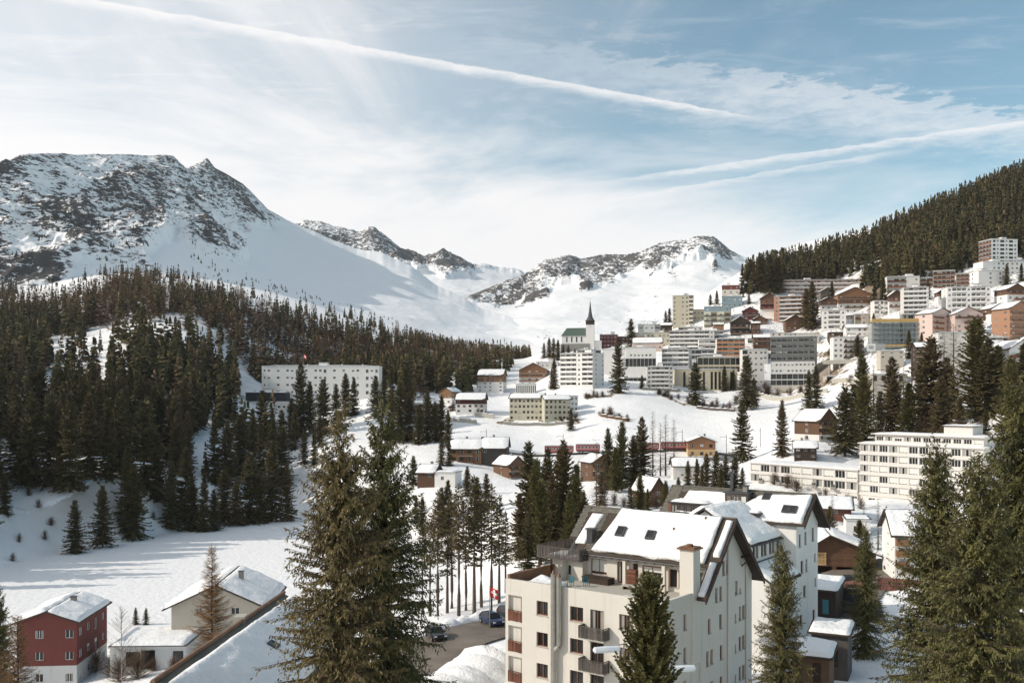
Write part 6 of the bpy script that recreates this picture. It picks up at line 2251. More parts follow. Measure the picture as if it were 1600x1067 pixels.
def tree_proto(key, mat, *a, **k):
    V, Fq, mb = conifer(*a, **k)
    H = a[1]
    TREES[key] = (new_mesh('crown', V, Fq, [mat]), mb.mesh('trunk'), H)


# full-size foreground trees
tree_proto('fore1', 'needles_brown', 11, 24.0, 4.2, 0.06, 0.27, 7, 0.165, 0.37, 0.083, 3, shape=0.64, hang=0.9, ragged=1.0, gaps=0.2, wood_n=4, droop=0.42, up=0.10, sub=5)
tree_proto('fore2', 'needles_fore', 12, 24.0, 4.1, 0.08, 0.27, 7, 0.165, 0.37, 0.083, 3, shape=0.66, hang=0.9, ragged=1.0, gaps=0.18, wood_n=4, droop=0.40, up=0.10, lean=0.3, sub=5)
tree_proto('fore3', 'needles_fore', 13, 24.0, 4.6, 0.05, 0.29, 7, 0.165, 0.39, 0.088, 3, shape=0.74, hang=0.9, ragged=0.8, gaps=0.05, wood_n=4, droop=0.42, up=0.14, sub=5)
tree_proto('fore4', 'needles_fore', 17, 24.0, 4.5, 0.06, 0.29, 7, 0.165, 0.39, 0.088, 3, shape=0.72, hang=0.9, ragged=0.9, gaps=0.08, wood_n=4, droop=0.44, up=0.14, sub=5)
tree_proto('pine_fore', 'needles_pine', 14, 16.0, 2.9, 0.08, 0.24, 9, 0.12, 0.38, 0.11, 5, shape=0.52, e_lo=5, e_hi=28, droop=0.10, up=0.26, hang=-0.30, ragged=0.55, gaps=0.0, wood_n=4)
tree_proto('larch_fore', 'twig_gold', 15, 20.0, 3.2, 0.08, 0.26, 7, 0.16, 0.55, 0.026, 3, shape=0.8, hang=0.15, ragged=0.7, gaps=0.05, wood_n=4)
tree_proto('larch_gold', 'twig_gold', 16, 14.0, 2.6, 0.05, 0.28, 7, 0.16, 0.5, 0.03, 3, shape=0.8, hang=0.1, ragged=0.7, wood_n=4, e_lo=10)
# trees a few hundred metres off
for k in range(5):
    tree_proto('mid%d' % k, 'needles', 30 + k, 24.0, (4.5, 4.9, 3.9, 4.6, 4.2)[k], (0.04, 0.06, 0.04, 0.10, 0.07)[k], 0.55, 7, 0.36, 0.95, 0.42, 2, shape=(0.8, 0.75, 0.85, 0.7, 0.8)[k], hang=0.55, ragged=0.75, gaps=0.10, wood=False, droop=0.32)
for k in range(3):
    tree_proto('pole%d' % k, 'needles', 40 + k, 24.0, 1.9, (0.52, 0.45, 0.38)[k], 0.5, 5, 0.36, 0.8, 0.3, 1, shape=0.6, hang=0.5, ragged=0.9, gaps=0.1, wood=True)
for k in range(2):
    tree_proto('pine%d' % k, 'needles_pine', 50 + k, 22.0, 3.4, 0.06, 0.5, 8, 0.36, 0.8, 0.42, 2, shape=0.55, e_lo=0, e_hi=45, droop=0.12, up=0.3, hang=-0.3, ragged=0.7, gaps=0.05, wood=False)
for k in range(2):
    tree_proto('larch%d' % k, 'twig', 60 + k, 22.0, 2.6, 0.12, 0.55, 5, 0.35, 0.75, 0.035, 2, shape=0.75, hang=0.1, ragged=0.8, gaps=0.1, wood=True)
tree_proto('bush', 'twig', 70, 2.2, 1.6, 0.02, 0.22, 8, 0.16, 0.55, 0.02, 2, shape=0.4, e_lo=25, e_hi=70, droop=0.0, up=0.1, hang=-0.6, wood=True)

ORD = ('first second third fourth fifth sixth seventh eighth ninth tenth eleventh twelfth thirteenth fourteenth fifteenth sixteenth seventeenth eighteenth '
       'nineteenth twentieth twenty-first twenty-second twenty-third twenty-fourth twenty-fifth twenty-sixth twenty-seventh twenty-eighth twenty-ninth thirtieth').split()


def ranks(xs):
    o = sorted(range(len(xs)), key=lambda i: xs[i])
    r = [0] * len(xs)
    for k, i in enumerate(o):
        r[i] = k
    return r


def nth(label, k):
    return ORD[k] + ' from left: ' + label


def plant(key, name, label, group, base, H, wid=1.0, rz=None, cat='tree'):
    cm, tm, h0 = TREES[key]
    s = H / h0
    root = thing(name, label, cat, base, rnd.uniform(0, 6.28) if rz is None else rz, group)
    root.scale = (s * wid, s * wid, s)
    link('crown', cm, root)
    link('trunk', tm, root)
    return root


def tree_at(key, name, label, px, top, Y, wid=1.0, group=None, rz=None):
    """a tree whose top shows at (px, top), standing at distance Y on the ground"""
    X = (px - CX) / F * Y
    g0 = gz(X, Y) - 0.2
    zt = (HY - top) / F * Y
    return plant(key, name, label, group, (X, Y, g0), zt - g0, wid, rz)


tree_at('fore1', 'spruce_tree', 'tall sparse olive spruce in the foreground, left one of the twin tops', 531, 644, 62, 0.95, rz=1.1)
tree_at('fore2', 'spruce_tree', 'tall olive spruce in the foreground, right one of the twin tops', 602, 631, 66, 0.92, rz=2.5)
tree_at('fore3', 'spruce_tree', 'big sunlit spruce at the right side with pointed top before the white hotel', 1463, 694, 74, 0.95, rz=0.4)
tree_at('fore3', 'spruce_tree', 'tallest sunlit spruce at the right edge of the picture', 1590, 602, 68, 1.0, rz=3.0)
tree_at('fore4', 'spruce_tree', 'broad sunlit spruce in front between the two right edge spruces', 1530, 716, 60, 1.12, rz=4.4)
tree_at('pine_fore', 'pine_tree', 'dense rounded pine in front of the cream house with the terrace', 1015, 902, 54, 0.74)
tree_at('fore4', 'spruce_tree', 'pointed spruce before the gable of the white rear house', 1222, 852, 76, 0.80, rz=5.0)
tree_at('fore3', 'spruce_tree', 'dark spruce in front of the brown garage', 1352, 822, 112, 0.86, rz=2.2)
tree_at('larch_fore', 'larch_tree', 'bare brown larch in front of the pale grey lake house', 331, 850, 96, 0.95)
tree_at('fore2', 'spruce_tree', 'spruce cut by the left edge beside the red house', -4, 918, 110, 0.8)
tree_at('larch_gold', 'larch_tree', 'golden bare larch in front of the red house', 28, 962, 104, 1.1)
tree_at('larch_gold', 'larch_tree', 'low golden larch at the very left edge', -10, 1010, 96, 1.2)

G_POLE = 'slender spruces in a row behind the car park'
for k, (px, top, Y) in enumerate(((672, 802, 166), (684, 768, 163), (699, 792, 167), (717, 757, 161), (728, 778, 168), (741, 745, 163), (752, 768, 169), (768, 758, 162), (780, 775, 170), (660, 820, 172), (706, 770, 172), (790, 800, 176))):
    tree_at('pole%d' % (k % 3), 'spruce_tree', nth('slender spruce with bare trunk behind the car park', ranks([672, 684, 699, 717, 728, 741, 752, 768, 780, 660, 706, 790])[k]), px, top, Y, 1.0, G_POLE)
G_CL = 'tall dark conifers clumped left of the cream house'
for k, (px, top, Y) in enumerate(((826, 690, 205), (846, 752, 188), (862, 742, 196), (881, 690, 208), (901, 728, 196), (874, 702, 212), (812, 770, 200), (838, 720, 200), (912, 770, 190), (856, 700, 215), (890, 770, 186), (826, 800, 180))):
    tree_at(('pine%d' % (k % 2)) if k % 3 == 1 else 'mid%d' % (k % 5), 'conifer_tree', nth('tall conifer in the dense clump left of the terrace roof', ranks([826, 846, 862, 881, 901, 874, 812, 838, 912, 856, 890, 827])[k]), px, top, Y, 0.9, G_CL)

SPOT = [  # (px, base row, top row, kind, label, group)
]
LBL = {
    'shore': ('dark spruce on the snowy bank of the frozen lake', 'spruces on the lake bank'),
    'hotelfront': ('spruce standing in front of the long white hotel', 'spruces before the long white hotel'),
    'mid': ('dark spruce beside the terraced apartment house', 'spruces round the terraced apartment house'),
    'meadow': ('small conifer on the snowy meadow among the chalets', 'conifers on the meadow'),
    'rail': ('dark spruce below the railway line', 'spruces below the railway'),
    'bank': ('spruce in the dark row above the white rear house roof', 'spruce row above the rear roof'),
    'slope': ('spruce on the snow slope under the grey hotel', 'spruces on the village slope'),
    'right': ('spruce on the right slope behind the curved white hotel', 'spruces behind the curved white hotel'),
    'village': ('spruce standing between village houses', 'spruces between the village houses'),
    'church': ('dark spruce below the church', 'spruces below the church'),
}
for grp, lst in {
    'shore': ((117, 866, 782), (160, 857, 760), (208, 842, 722), (268, 828, 720), (319, 832, 738), (334, 830, 765), (369, 822, 752), (405, 818, 733), (448, 815, 725), (8, 808, 742), (28, 752, 622), (50, 768, 617), (79, 758, 612),
              (109, 770, 614), (139, 745, 615), (169, 752, 626), (187, 750, 620), (225, 785, 640), (245, 800, 690), (290, 815, 700), (300, 830, 745), (350, 820, 735), (390, 818, 705), (425, 815, 690), (200, 830, 700), (-20, 780, 640), (40, 758, 640), (95, 762, 640)),
    'hotelfront': ((470, 682, 568), (484, 676, 596), (505, 680, 592), (540, 652, 584), (553, 652, 592), (587, 655, 590), (410, 690, 612), (440, 700, 640), (455, 690, 625), (425, 720, 640), (395, 740, 640), (375, 750, 650), (440, 760, 665), (475, 728, 670), (491, 730, 676), (460, 705, 640), (500, 700, 650), (525, 660, 600), (355, 765, 660), (408, 770, 665)),
    'mid': ((625, 692, 598), (640, 690, 612), (668, 692, 610), (690, 690, 618), (655, 695, 632), (680, 692, 628), (612, 690, 612), (700, 700, 640), (612, 640, 575), (635, 640, 568), (600, 640, 590)),
    'meadow': ((646, 762, 716), (690, 727, 682), (702, 728, 688), (730, 775, 728), (892, 676, 640), (760, 800, 742), (745, 830, 745), (700, 830, 752), (690, 840, 765), (660, 838, 780), (650, 820, 775)),
    'rail': ((950, 765, 668), (972, 768, 660), (1003, 762, 652), (990, 765, 680), (962, 770, 700), (985, 802, 755), (1012, 802, 762), (1040, 798, 750), (1060, 792, 745), (940, 790, 735), (1000, 800, 740)),
    'bank': ((1075, 770, 720), (1089, 770, 715), (1104, 770, 708), (1119, 770, 704), (1134, 770, 710), (1148, 772, 712), (1097, 775, 726), (1127, 776, 724), (1160, 770, 730)),
    'slope': ((966, 614, 528), (1003, 607, 586), (1087, 634, 566), (1116, 612, 578), (1132, 612, 572), (1146, 612, 580), (1167, 640, 556), (1160, 722, 622), (1222, 716, 626), (1275, 640, 572), (1264, 640, 580), (1178, 636, 590), (1100, 612, 585)),
    'right': ((1394, 660, 560), (1347, 650, 556), (1455, 680, 526), (1440, 672, 560), (1525, 660, 500), (1545, 655, 530), (1320, 714, 606), (1350, 700, 590), (1395, 690, 590), (1500, 690, 620), (1420, 690, 600), (1470, 690, 590), (1375, 680, 610), (1580, 700, 560), (1600, 690, 540), (1480, 660, 560), (1560, 640, 540), (1335, 690, 600), (1540, 690, 640)),
    'village': ((1380, 494, 434), (1573, 452, 416), (1596, 442, 414), (1260, 512, 450), (1269, 516, 440), (1300, 484, 440), (1172, 458, 408), (1188, 460, 400), (1203, 460, 397), (1216, 462, 405), (1160, 462, 415), (1040, 510, 485), (1046, 508, 483), (986, 545, 498), (1408, 545, 500), (1420, 560, 515), (1120, 480, 455), (1110, 478, 460), (1230, 520, 500), (1365, 520, 490), (1440, 560, 520), (1450, 470, 440), (1340, 560, 525)),
    'church': ((865, 560, 528), (872, 565, 532), (880, 572, 538), (888, 575, 540), (858, 562, 530), (850, 560, 535), (866, 610, 560), (862, 608, 575), (898, 575, 545)),
}.items():
    lab, gr = LBL[grp]
    rk = ranks([q[0] for q in lst])
    for k, (px, bs, top) in enumerate(lst):
        p = ground_at(px, bs, 100)
        H = (bs - top) / F * p.y
        kind = 'mid%d' % ((k * 3 + len(grp)) % 5)
        if grp in ('right', 'rail') and k % 3 == 1:
            kind = 'pine%d' % (k % 2)
        plant(kind, 'spruce_tree', nth(lab, rk[k]), gr, (p.x, p.y, p.z - 0.3), H, rnd.uniform(0.85, 1.25) * (1.15 if grp == 'right' else 1.0))

for lab, gr, lst in (('bare larch beside the red train', 'bare larches by the railway', ((1020, 745, 642), (1040, 745, 648), (1053, 740, 655), (1032, 745, 660))),
                     ('bare larch on the right slope below the building site', 'bare larches on the right slope', ((1425, 650, 552), (1490, 650, 505), (1412, 655, 570), (1475, 655, 520), (1560, 620, 550), (1365, 650, 570))),
                     ('bare larch left of the terrace roof', 'bare larches left of the terrace roof', ((932, 800, 690), (945, 805, 720))),
                     ('bare tree behind the brown garage', 'bare trees behind the brown garage', ((1300, 840, 770), (1372, 860, 780), (1380, 850, 800), (1350, 812, 780)))):
    rk = ranks([q[0] for q in lst])
    for k, (px, bs, top) in enumerate(lst):
        p = ground_at(px, bs, 90)
        plant('larch%d' % (k % 2), 'larch_tree', nth(lab, rk[k]), gr, (p.x, p.y, p.z - 0.3), (bs - top) / F * p.y, rnd.uniform(0.9, 1.3))
for k, (px, bs, top) in enumerate(((212, 978, 950), (228, 978, 951), (1297, 838, 792), (1343, 862, 812), (1400, 832, 795), (1412, 830, 800), (1385, 826, 790))):
    p = ground_at(px, bs, 90)
    if k < 2:
        plant('mid%d' % k, 'spruce_tree', ('left', 'right')[k] + ' one of two young spruces behind the low garage', 'young spruces behind the low garage', (p.x, p.y, p.z - 0.2), (bs - top) / F * p.y, 1.1)
    elif k < 4:
        plant('pine%d' % (k % 2), 'pine_tree', ('round green pine at the red walled house', 'round green pine beside the little white shed')[k - 2], 'round pines behind the brown garage', (p.x, p.y, p.z - 0.2), (bs - top) / F * p.y, 1.5)
    else:
        plant('mid%d' % k if k < 5 else 'mid2', 'spruce_tree', nth('young spruce below the tall white hotel block', (1, 2, 0)[k - 4]), 'young spruces below the curved hotel', (p.x, p.y, p.z - 0.2), (bs - top) / F * p.y, 1.1)


# ---- the forests: every tree its own size; the largest in view are single trees, the rest one wood
def forest_points():
    g = np.random.default_rng(5)
    out = []
    # left forest, behind the lake and up to the foot of the mountain
    n = 19000
    px = g.uniform(-330, 850, n)
    Y = np.sqrt(g.uniform(215 ** 2, 1180 ** 2, n))
    keep = g.uniform(size=n) < (Y / 1180) ** 0.0
    front = np.interp(px, [-330, -25, 0, 130, 250, 330, 400, 430, 480, 600, 640, 700, 760, 850], [215, 255, 352, 345, 362, 382, 405, 430, 610, 610, 560, 610, 680, 830])
    X = (px - CX) / F * Y
    Z = ground(X, Y)
    py = HY - F * Z / Y
    top = np.interp(px, [-330, 0, 60, 100, 150, 200, 260, 300, 400, 450, 520, 600, 700, 780, 850], [455, 446, 456, 462, 436, 420, 430, 436, 466, 476, 490, 512, 540, 558, 575])
    n1 = fbm(np.stack([X / 60, Y / 60, Y * 0], -1), 3)
    k = keep & (Y > front) & (py > top + (n1 - 0.5) * 50)
    k &= ~((px > 372) & (px < 605) & (Y > 462) & (Y < 590)) & ((px > -20) | (lake_dist(X, Y) > 6))
    # glades
    ridge = np.abs(py - np.interp(px, [30, 80, 150, 200, 260, 330, 400], [600, 588, 566, 550, 534, 526, 520])) < 5
    k &= ~(ridge & (px > 20) & (px < 420) & (g.uniform(size=n) < 0.93))
    n2 = fbm(np.stack([X / 26, Y / 26, Y * 0 + 7], -1), 2)
    k &= ~((n1 < 0.40) & (g.uniform(size=n) < 0.9)) & ~((n2 < 0.36) & (g.uniform(size=n) < 0.85))
    k &= g.uniform(size=n) < np.clip((py - top) / 45, 0.12, 1.0)
    dens = np.interp(Y, [330, 500, 800, 1180], [0.95, 0.9, 0.85, 0.8])
    k &= g.uniform(size=n) < dens
    k &= (px > -70) | ((Y < 430) & (px > -260))
    for x, y, z, w in zip(X[k], Y[k], Z[k], n1[k]):
        out.append((x, y, z, (11 + 16 * g.uniform() ** 0.7) * (0.7 if y > 900 else (0.85 if y > 700 else 1.0)), 'left'))
    # belt of wood at the valley end, below the shaded slope
    n = 900
    px = g.uniform(640, 830, n)
    Y = g.uniform(950, 1230, n)
    X = (px - CX) / F * Y
    Z = ground(X, Y)
    py = HY - F * Z / Y
    n1 = fbm(np.stack([X / 80, Y / 80, Y * 0 + 3], -1), 3)
    k = (n1 > 0.45) & (py > np.interp(px, [640, 740, 830], [525, 540, 560]))
    for x, y, z in zip(X[k], Y[k], Z[k]):
        out.append((x, y, z, g.uniform(10, 16), 'left'))
    # right forest above the village
    n = 5900
    px = g.uniform(1165, 1700, n)
    Y = g.uniform(640, 960, n)
    X = (px - CX) / F * Y
    Z = ground(X, Y)
    py = HY - F * Z / Y
    low = np.interp(px, [1165, 1220, 1300, 1370, 1440, 1520, 1600, 1700, 1990], [455, 446, 442, 446, 438, 412, 400, 400, 430])
    k = (py < low + 6) & (g.uniform(size=n) < 0.8)
    # keep the trees out of the houses
    for b in BL:
        bx = (b['x0'] + b['x1']) / 2
        k &= ~((px > b['x0'] - 12) & (px < b['x1'] + 12) & (Y > b['Y'] - 14) & (Y < b['Y'] + b['d'] + 6))
    for x, y, z in zip(X[k], Y[k], Z[k]):
        out.append((x, y, z, g.uniform(11, 23), 'right'))
    # single trees among the upper houses
    n = 420
    px = g.uniform(1140, 1640, n)
    Y = g.uniform(560, 840, n)
    X = (px - CX) / F * Y
    Z = ground(X, Y)
    py = HY - F * Z / Y
    k = (py < 545) & (g.uniform(size=n) < 0.36)
    for b in BL:
        k &= ~((px > b['x0'] - 10) & (px < b['x1'] + 10) & (Y > b['Y'] - 10) & (Y < b['Y'] + b['d'] + 5))
        k &= ~((px > b['x0'] - 3) & (px < b['x1'] + 3) & (Y > b['Y'] - 45) & (Y < b['Y']))
    for x, y, z in zip(X[k], Y[k], Z[k]):
        out.append((x, y, z, g.uniform(6, 15), 'gardens'))
    return out


def small_conifer(g, H, R, larch):
    """a light tree for the far woods: tiers of drooping fans"""
    tiers, nb = (11, 6)
    Ps, Ds, Ls, Ws = [], [], [], []
    for i in range(tiers):
        t = (i + g.uniform(0, 0.6)) / tiers
        z = H * (0.10 + 0.86 * t)
        Lb = R * (1 - t) ** 0.75 + 0.012
        az = g.uniform(0, 6.28) + np.arange(nb) * 6.2832 / nb + g.normal(0, 0.25, nb)
        d = np.stack([np.cos(az), np.sin(az), np.full(nb, -0.95 if not larch else -0.1) + g.normal(0, 0.2, nb)], 1)
        Ps.append(np.tile([[0, 0, z + (0.05 if not larch else 0.0)]], (nb, 1)))
        Ds.append(norm(d))
        Ls.append(Lb * g.uniform(0.7, 1.25, nb))
        Ws.append(np.full(nb, Lb * (0.80 if not larch else 0.40) + 0.02))
    n = 3
    Ps.append(np.tile([[0, 0, H * 0.80]], (n, 1)))
    Ds.append(norm(np.array([[0.06, 0, 1], [-0.05, 0.05, 1], [0, -0.06, 1.0]])))
    Ls.append(np.full(n, H * 0.2))
    Ws.append(np.full(n, R * 0.3))
    P, D, L, W = map(np.concatenate, (Ps, Ds, Ls, Ws))
    side = norm(np.cross(D, np.array([0, 0, 1.0])[None] + g.normal(0, 0.25, D.shape)))
    return blades(P, D, L, W, side)


FP = forest_points()
FP.sort(key=lambda p: -p[3] / p[1])
N_SINGLE = 120
FL = {'left': ('dark spruce in the shaded forest above the frozen lake', 'spruces of the lake forest'), 'right': ('spruce in the forest above the village roofs', 'spruces of the upper forest'), 'gardens': ('small conifer in a garden of the upper village', 'conifers in the upper gardens')}
singles = [p for p in FP if p[4] == 'left' and abs((p[0] / p[1]) * F + CX - 300) < 480][:N_SINGLE]
singles += [p for p in FP if p[4] == 'gardens']
ids = set(id(p) for p in singles)
for k, p in enumerate(singles):
    lab, gr = FL[p[4]]
    plant('mid%d' % (k % 5), 'spruce_tree', lab, gr, (p[0], p[1], p[2] - 0.3), p[3], rnd.uniform(0.8, 1.15))

far_mat_names = ['wood_far', 'wood_larch']


def far_needles(name, c0, c1):
    def fn(N, b):
        at = N.new('ShaderNodeAttribute')
        at.attribute_name = 'tint'
        ge = N.new('ShaderNodeNewGeometry')
        f = N.noise(ge.outputs['Position'], 0.5, 2, 0.6)
        c = N.mix(N.m('ADD', N.m('MULTIPLY', at.outputs['Fac'], 0.75), N.m('MULTIPLY', f, 0.25)), c0, c1)
        N.l.new(c, b.inputs['Base Color'])
        b.inputs['Roughness'].default_value = 0.8
        b.inputs['Specular IOR Level'].default_value = 0.1
    return material(name, fn)


far_needles('far_spruce', (0.038, 0.039, 0.018), (0.130, 0.108, 0.047))
far_needles('far_larch', (0.10, 0.068, 0.042), (0.23, 0.15, 0.09))


def build_far():
    g = np.random.default_rng(9)
    protos = [(small_conifer(g, 1.0, 0.185, False), False) for _ in range(10)] + [(small_conifer(g, 1.0, 0.18, True), True) for _ in range(5)]
    for side_name, lab in (('left', 'dark mixed forest climbing from the lake to the snowy mountain'), ('right', 'dense dark spruce forest on the ridge above the village')):
        Vs, Fs, tint, mi, n = [], [], [], [], 0
        for p in FP:
            if p[4] != side_name or id(p) in ids:
                continue
            x, y, z, H, _ = p
            ln = float(vnoise(np.array([x / 90, y / 90, 2.0])))
            hi = (y > 620) and side_name == 'left'
            lar = g.uniform() < ((0.85 if ln > 0.46 else 0.2) if hi else (0.22 if side_name == 'left' else 0.10))
            (V, Fq), _l = protos[g.integers(10, 15) if lar else g.integers(0, 10)]
            a = g.uniform(0, 6.28)
            c, s = math.cos(a), math.sin(a)
            q = np.stack([V[:, 0] * c - V[:, 1] * s, V[:, 0] * s + V[:, 1] * c, V[:, 2]], 1) * H
            q[:, :2] *= g.uniform(0.85, 1.3)
            q += np.array([x, y, z - 0.4])
            Vs.append(q)
            Fs.append(Fq + n)
            n += len(V)
            tint.append(np.full(len(V), g.uniform()))
            mi.append(np.full(len(Fq), 1 if lar else 0))
        me = new_mesh('forest', np.concatenate(Vs), np.concatenate(Fs), ['far_spruce', 'far_larch'], np.concatenate(mi))
        at = me.attributes.new('tint', 'FLOAT', 'POINT')
        at.data.foreach_set('value', np.concatenate(tint).astype(np.float32))
        tag(link('forest', me), lab, 'forest', None, 'stuff')


build_far()


# scattered dwarf pines and lone trees on the lower flank of the shaded mountain and the far snowfields
def build_scrub():
    g = np.random.default_rng(21)
    proto = [small_conifer(g, 1.0, 0.3, False)[0:2] for _ in range(6)]
    Vs, Fs, n, tint = [], [], 0, []
    rows, cols = V1.shape[:2]
    for _ in range(2200):
        c = int(g.integers(20, cols - 30))
        pxc = -260 + c * 2.2
        t = g.uniform(0.03, 0.62)
        r = int(t * 209)
        nn = float(vnoise(np.array([pxc / 45, t * 9, 1.5])))
        lim = np.interp(pxc, [0, 200, 330, 450, 600, 800], [0.5, 0.5, 0.36, 0.3, 0.3, 0.25])
        if t > lim or nn < 0.50:
            continue
        p = V1[r, c]
        H = g.uniform(4, 10) * (1.0 if t < 0.2 else 0.8)
        V, Fq = proto[g.integers(0, 6)]
        Vs.append(V * H + p - np.array([0, 0, 0.8]))
        Fs.append(Fq + n)
        n += len(V)
        tint.append(np.full(len(V), g.uniform(0, 0.4)))
    me = new_mesh('dwarf_pines', np.concatenate(Vs), np.concatenate(Fs), ['far_spruce'])
    at = me.attributes.new('tint', 'FLOAT', 'POINT')
    at.data.foreach_set('value', np.concatenate(tint).astype(np.float32))
    tag(link('dwarf_pines', me), 'dark dwarf pines dotted over the shaded mountain flank', 'scrub', None, 'stuff')


build_scrub()
# ------------------------------------------------------------------ road, cars, train, flags, lamps
def road_sheet(name, pts, half, mat, lift=0.06):
    """a strip that follows the ground along a centre line"""
    pts = [Vector((p[0], p[1], 0)) for p in pts]
    dense = []
    for i in range(len(pts) - 1):
        n = max(2, int((pts[i + 1] - pts[i]).length / 1.5))
        for k in range(n):
            dense.append(pts[i].lerp(pts[i + 1], k / n))
    dense.append(pts[-1])
    V, nc = [], 9
    for i, p in enumerate(dense):
        d = (dense[min(i + 1, len(dense) - 1)] - dense[max(i - 1, 0)]).normalized()
        s = Vector((d.y, -d.x, 0))
        hw = half[0] + (half[1] - half[0]) * i / (len(dense) - 1)
        for k in range(nc):
            q = p + s * hw * (2 * k / (nc - 1) - 1)
            V.append((q.x, q.y, 0))
    V = np.array(V)
    z = ground(V[:, 0], V[:, 1])
    z = z.reshape(-1, nc)
    z = np.repeat(z.max(axis=1, keepdims=True), nc, 1) * 0.6 + z * 0.4
    V[:, 2] = z.ravel() + lift
    o = link(name, new_mesh(name, V, grid_faces(len(dense), nc), [mat], smooth=True))
    o['kind'] = 'structure'
    return o


road_sheet('road', [(-16, 96), (-11, 110), (-5, 119), (4, 128), (14, 134)], (5.0, 5.5), 'asphalt', 0.25)
road_sheet('road', [(44, 128), (48, 142), (56, 158), (70, 168)], (5.5, 6.5), 'asphalt', 0.25)
road_sheet('path', [px3(700, 0, 430).xy, px3(800, 0, 432).xy, px3(950, 0, 433).xy, px3(1100, 0, 432).xy, px3(1180, 0, 428).xy], (1.8, 1.8), 'asphalt', 0.3)


def snow_bank(name, label, pts, wdt, hgt, seed):
    """ploughed snow along the road edge"""
    g = np.random.default_rng(seed)
    P = [Vector(p) for p in pts]
    rings = []
    n = 40
    for i in range(n + 1):
        t = i / n * (len(P) - 1)
        k = min(int(t), len(P) - 2)
        c = P[k].lerp(P[k + 1], t - k)
        d = (P[k + 1] - P[k]).normalized()
        s = Vector((d.y, -d.x, 0))
        end = min(1.0, min(i, n - i) / 4)
        hh = hgt * (0.7 + 0.7 * g.uniform()) * (0.25 + 0.75 * end)
        for j in range(9):
            a = j / 8
            x = (a - 0.5) * wdt * (0.85 + 0.3 * g.uniform())
            q = c + s * x
            rings.append((q.x, q.y, gz(q.x, q.y) - 0.15 + hh * math.sin(math.pi * a) ** 0.8 + g.normal(0, 0.05)))
    o = link(name, new_mesh(name, np.array(rings), grid_faces(n + 1, 9), ['snow'], smooth=True))
    tag(o, label, None, None, 'stuff')


snow_bank('snow_bank', 'ploughed snow bank along the far side of the car park', [(-16, 112, 0), (-9, 124, 0), (0, 133, 0), (8, 140, 0)], 3.6, 1.7, 3)
snow_bank('snow_bank', 'ploughed snow heap between the car park and the cream house', [(-14, 84, 0), (-7, 95, 0), (-2, 106, 0)], 9.0, 2.0, 4)


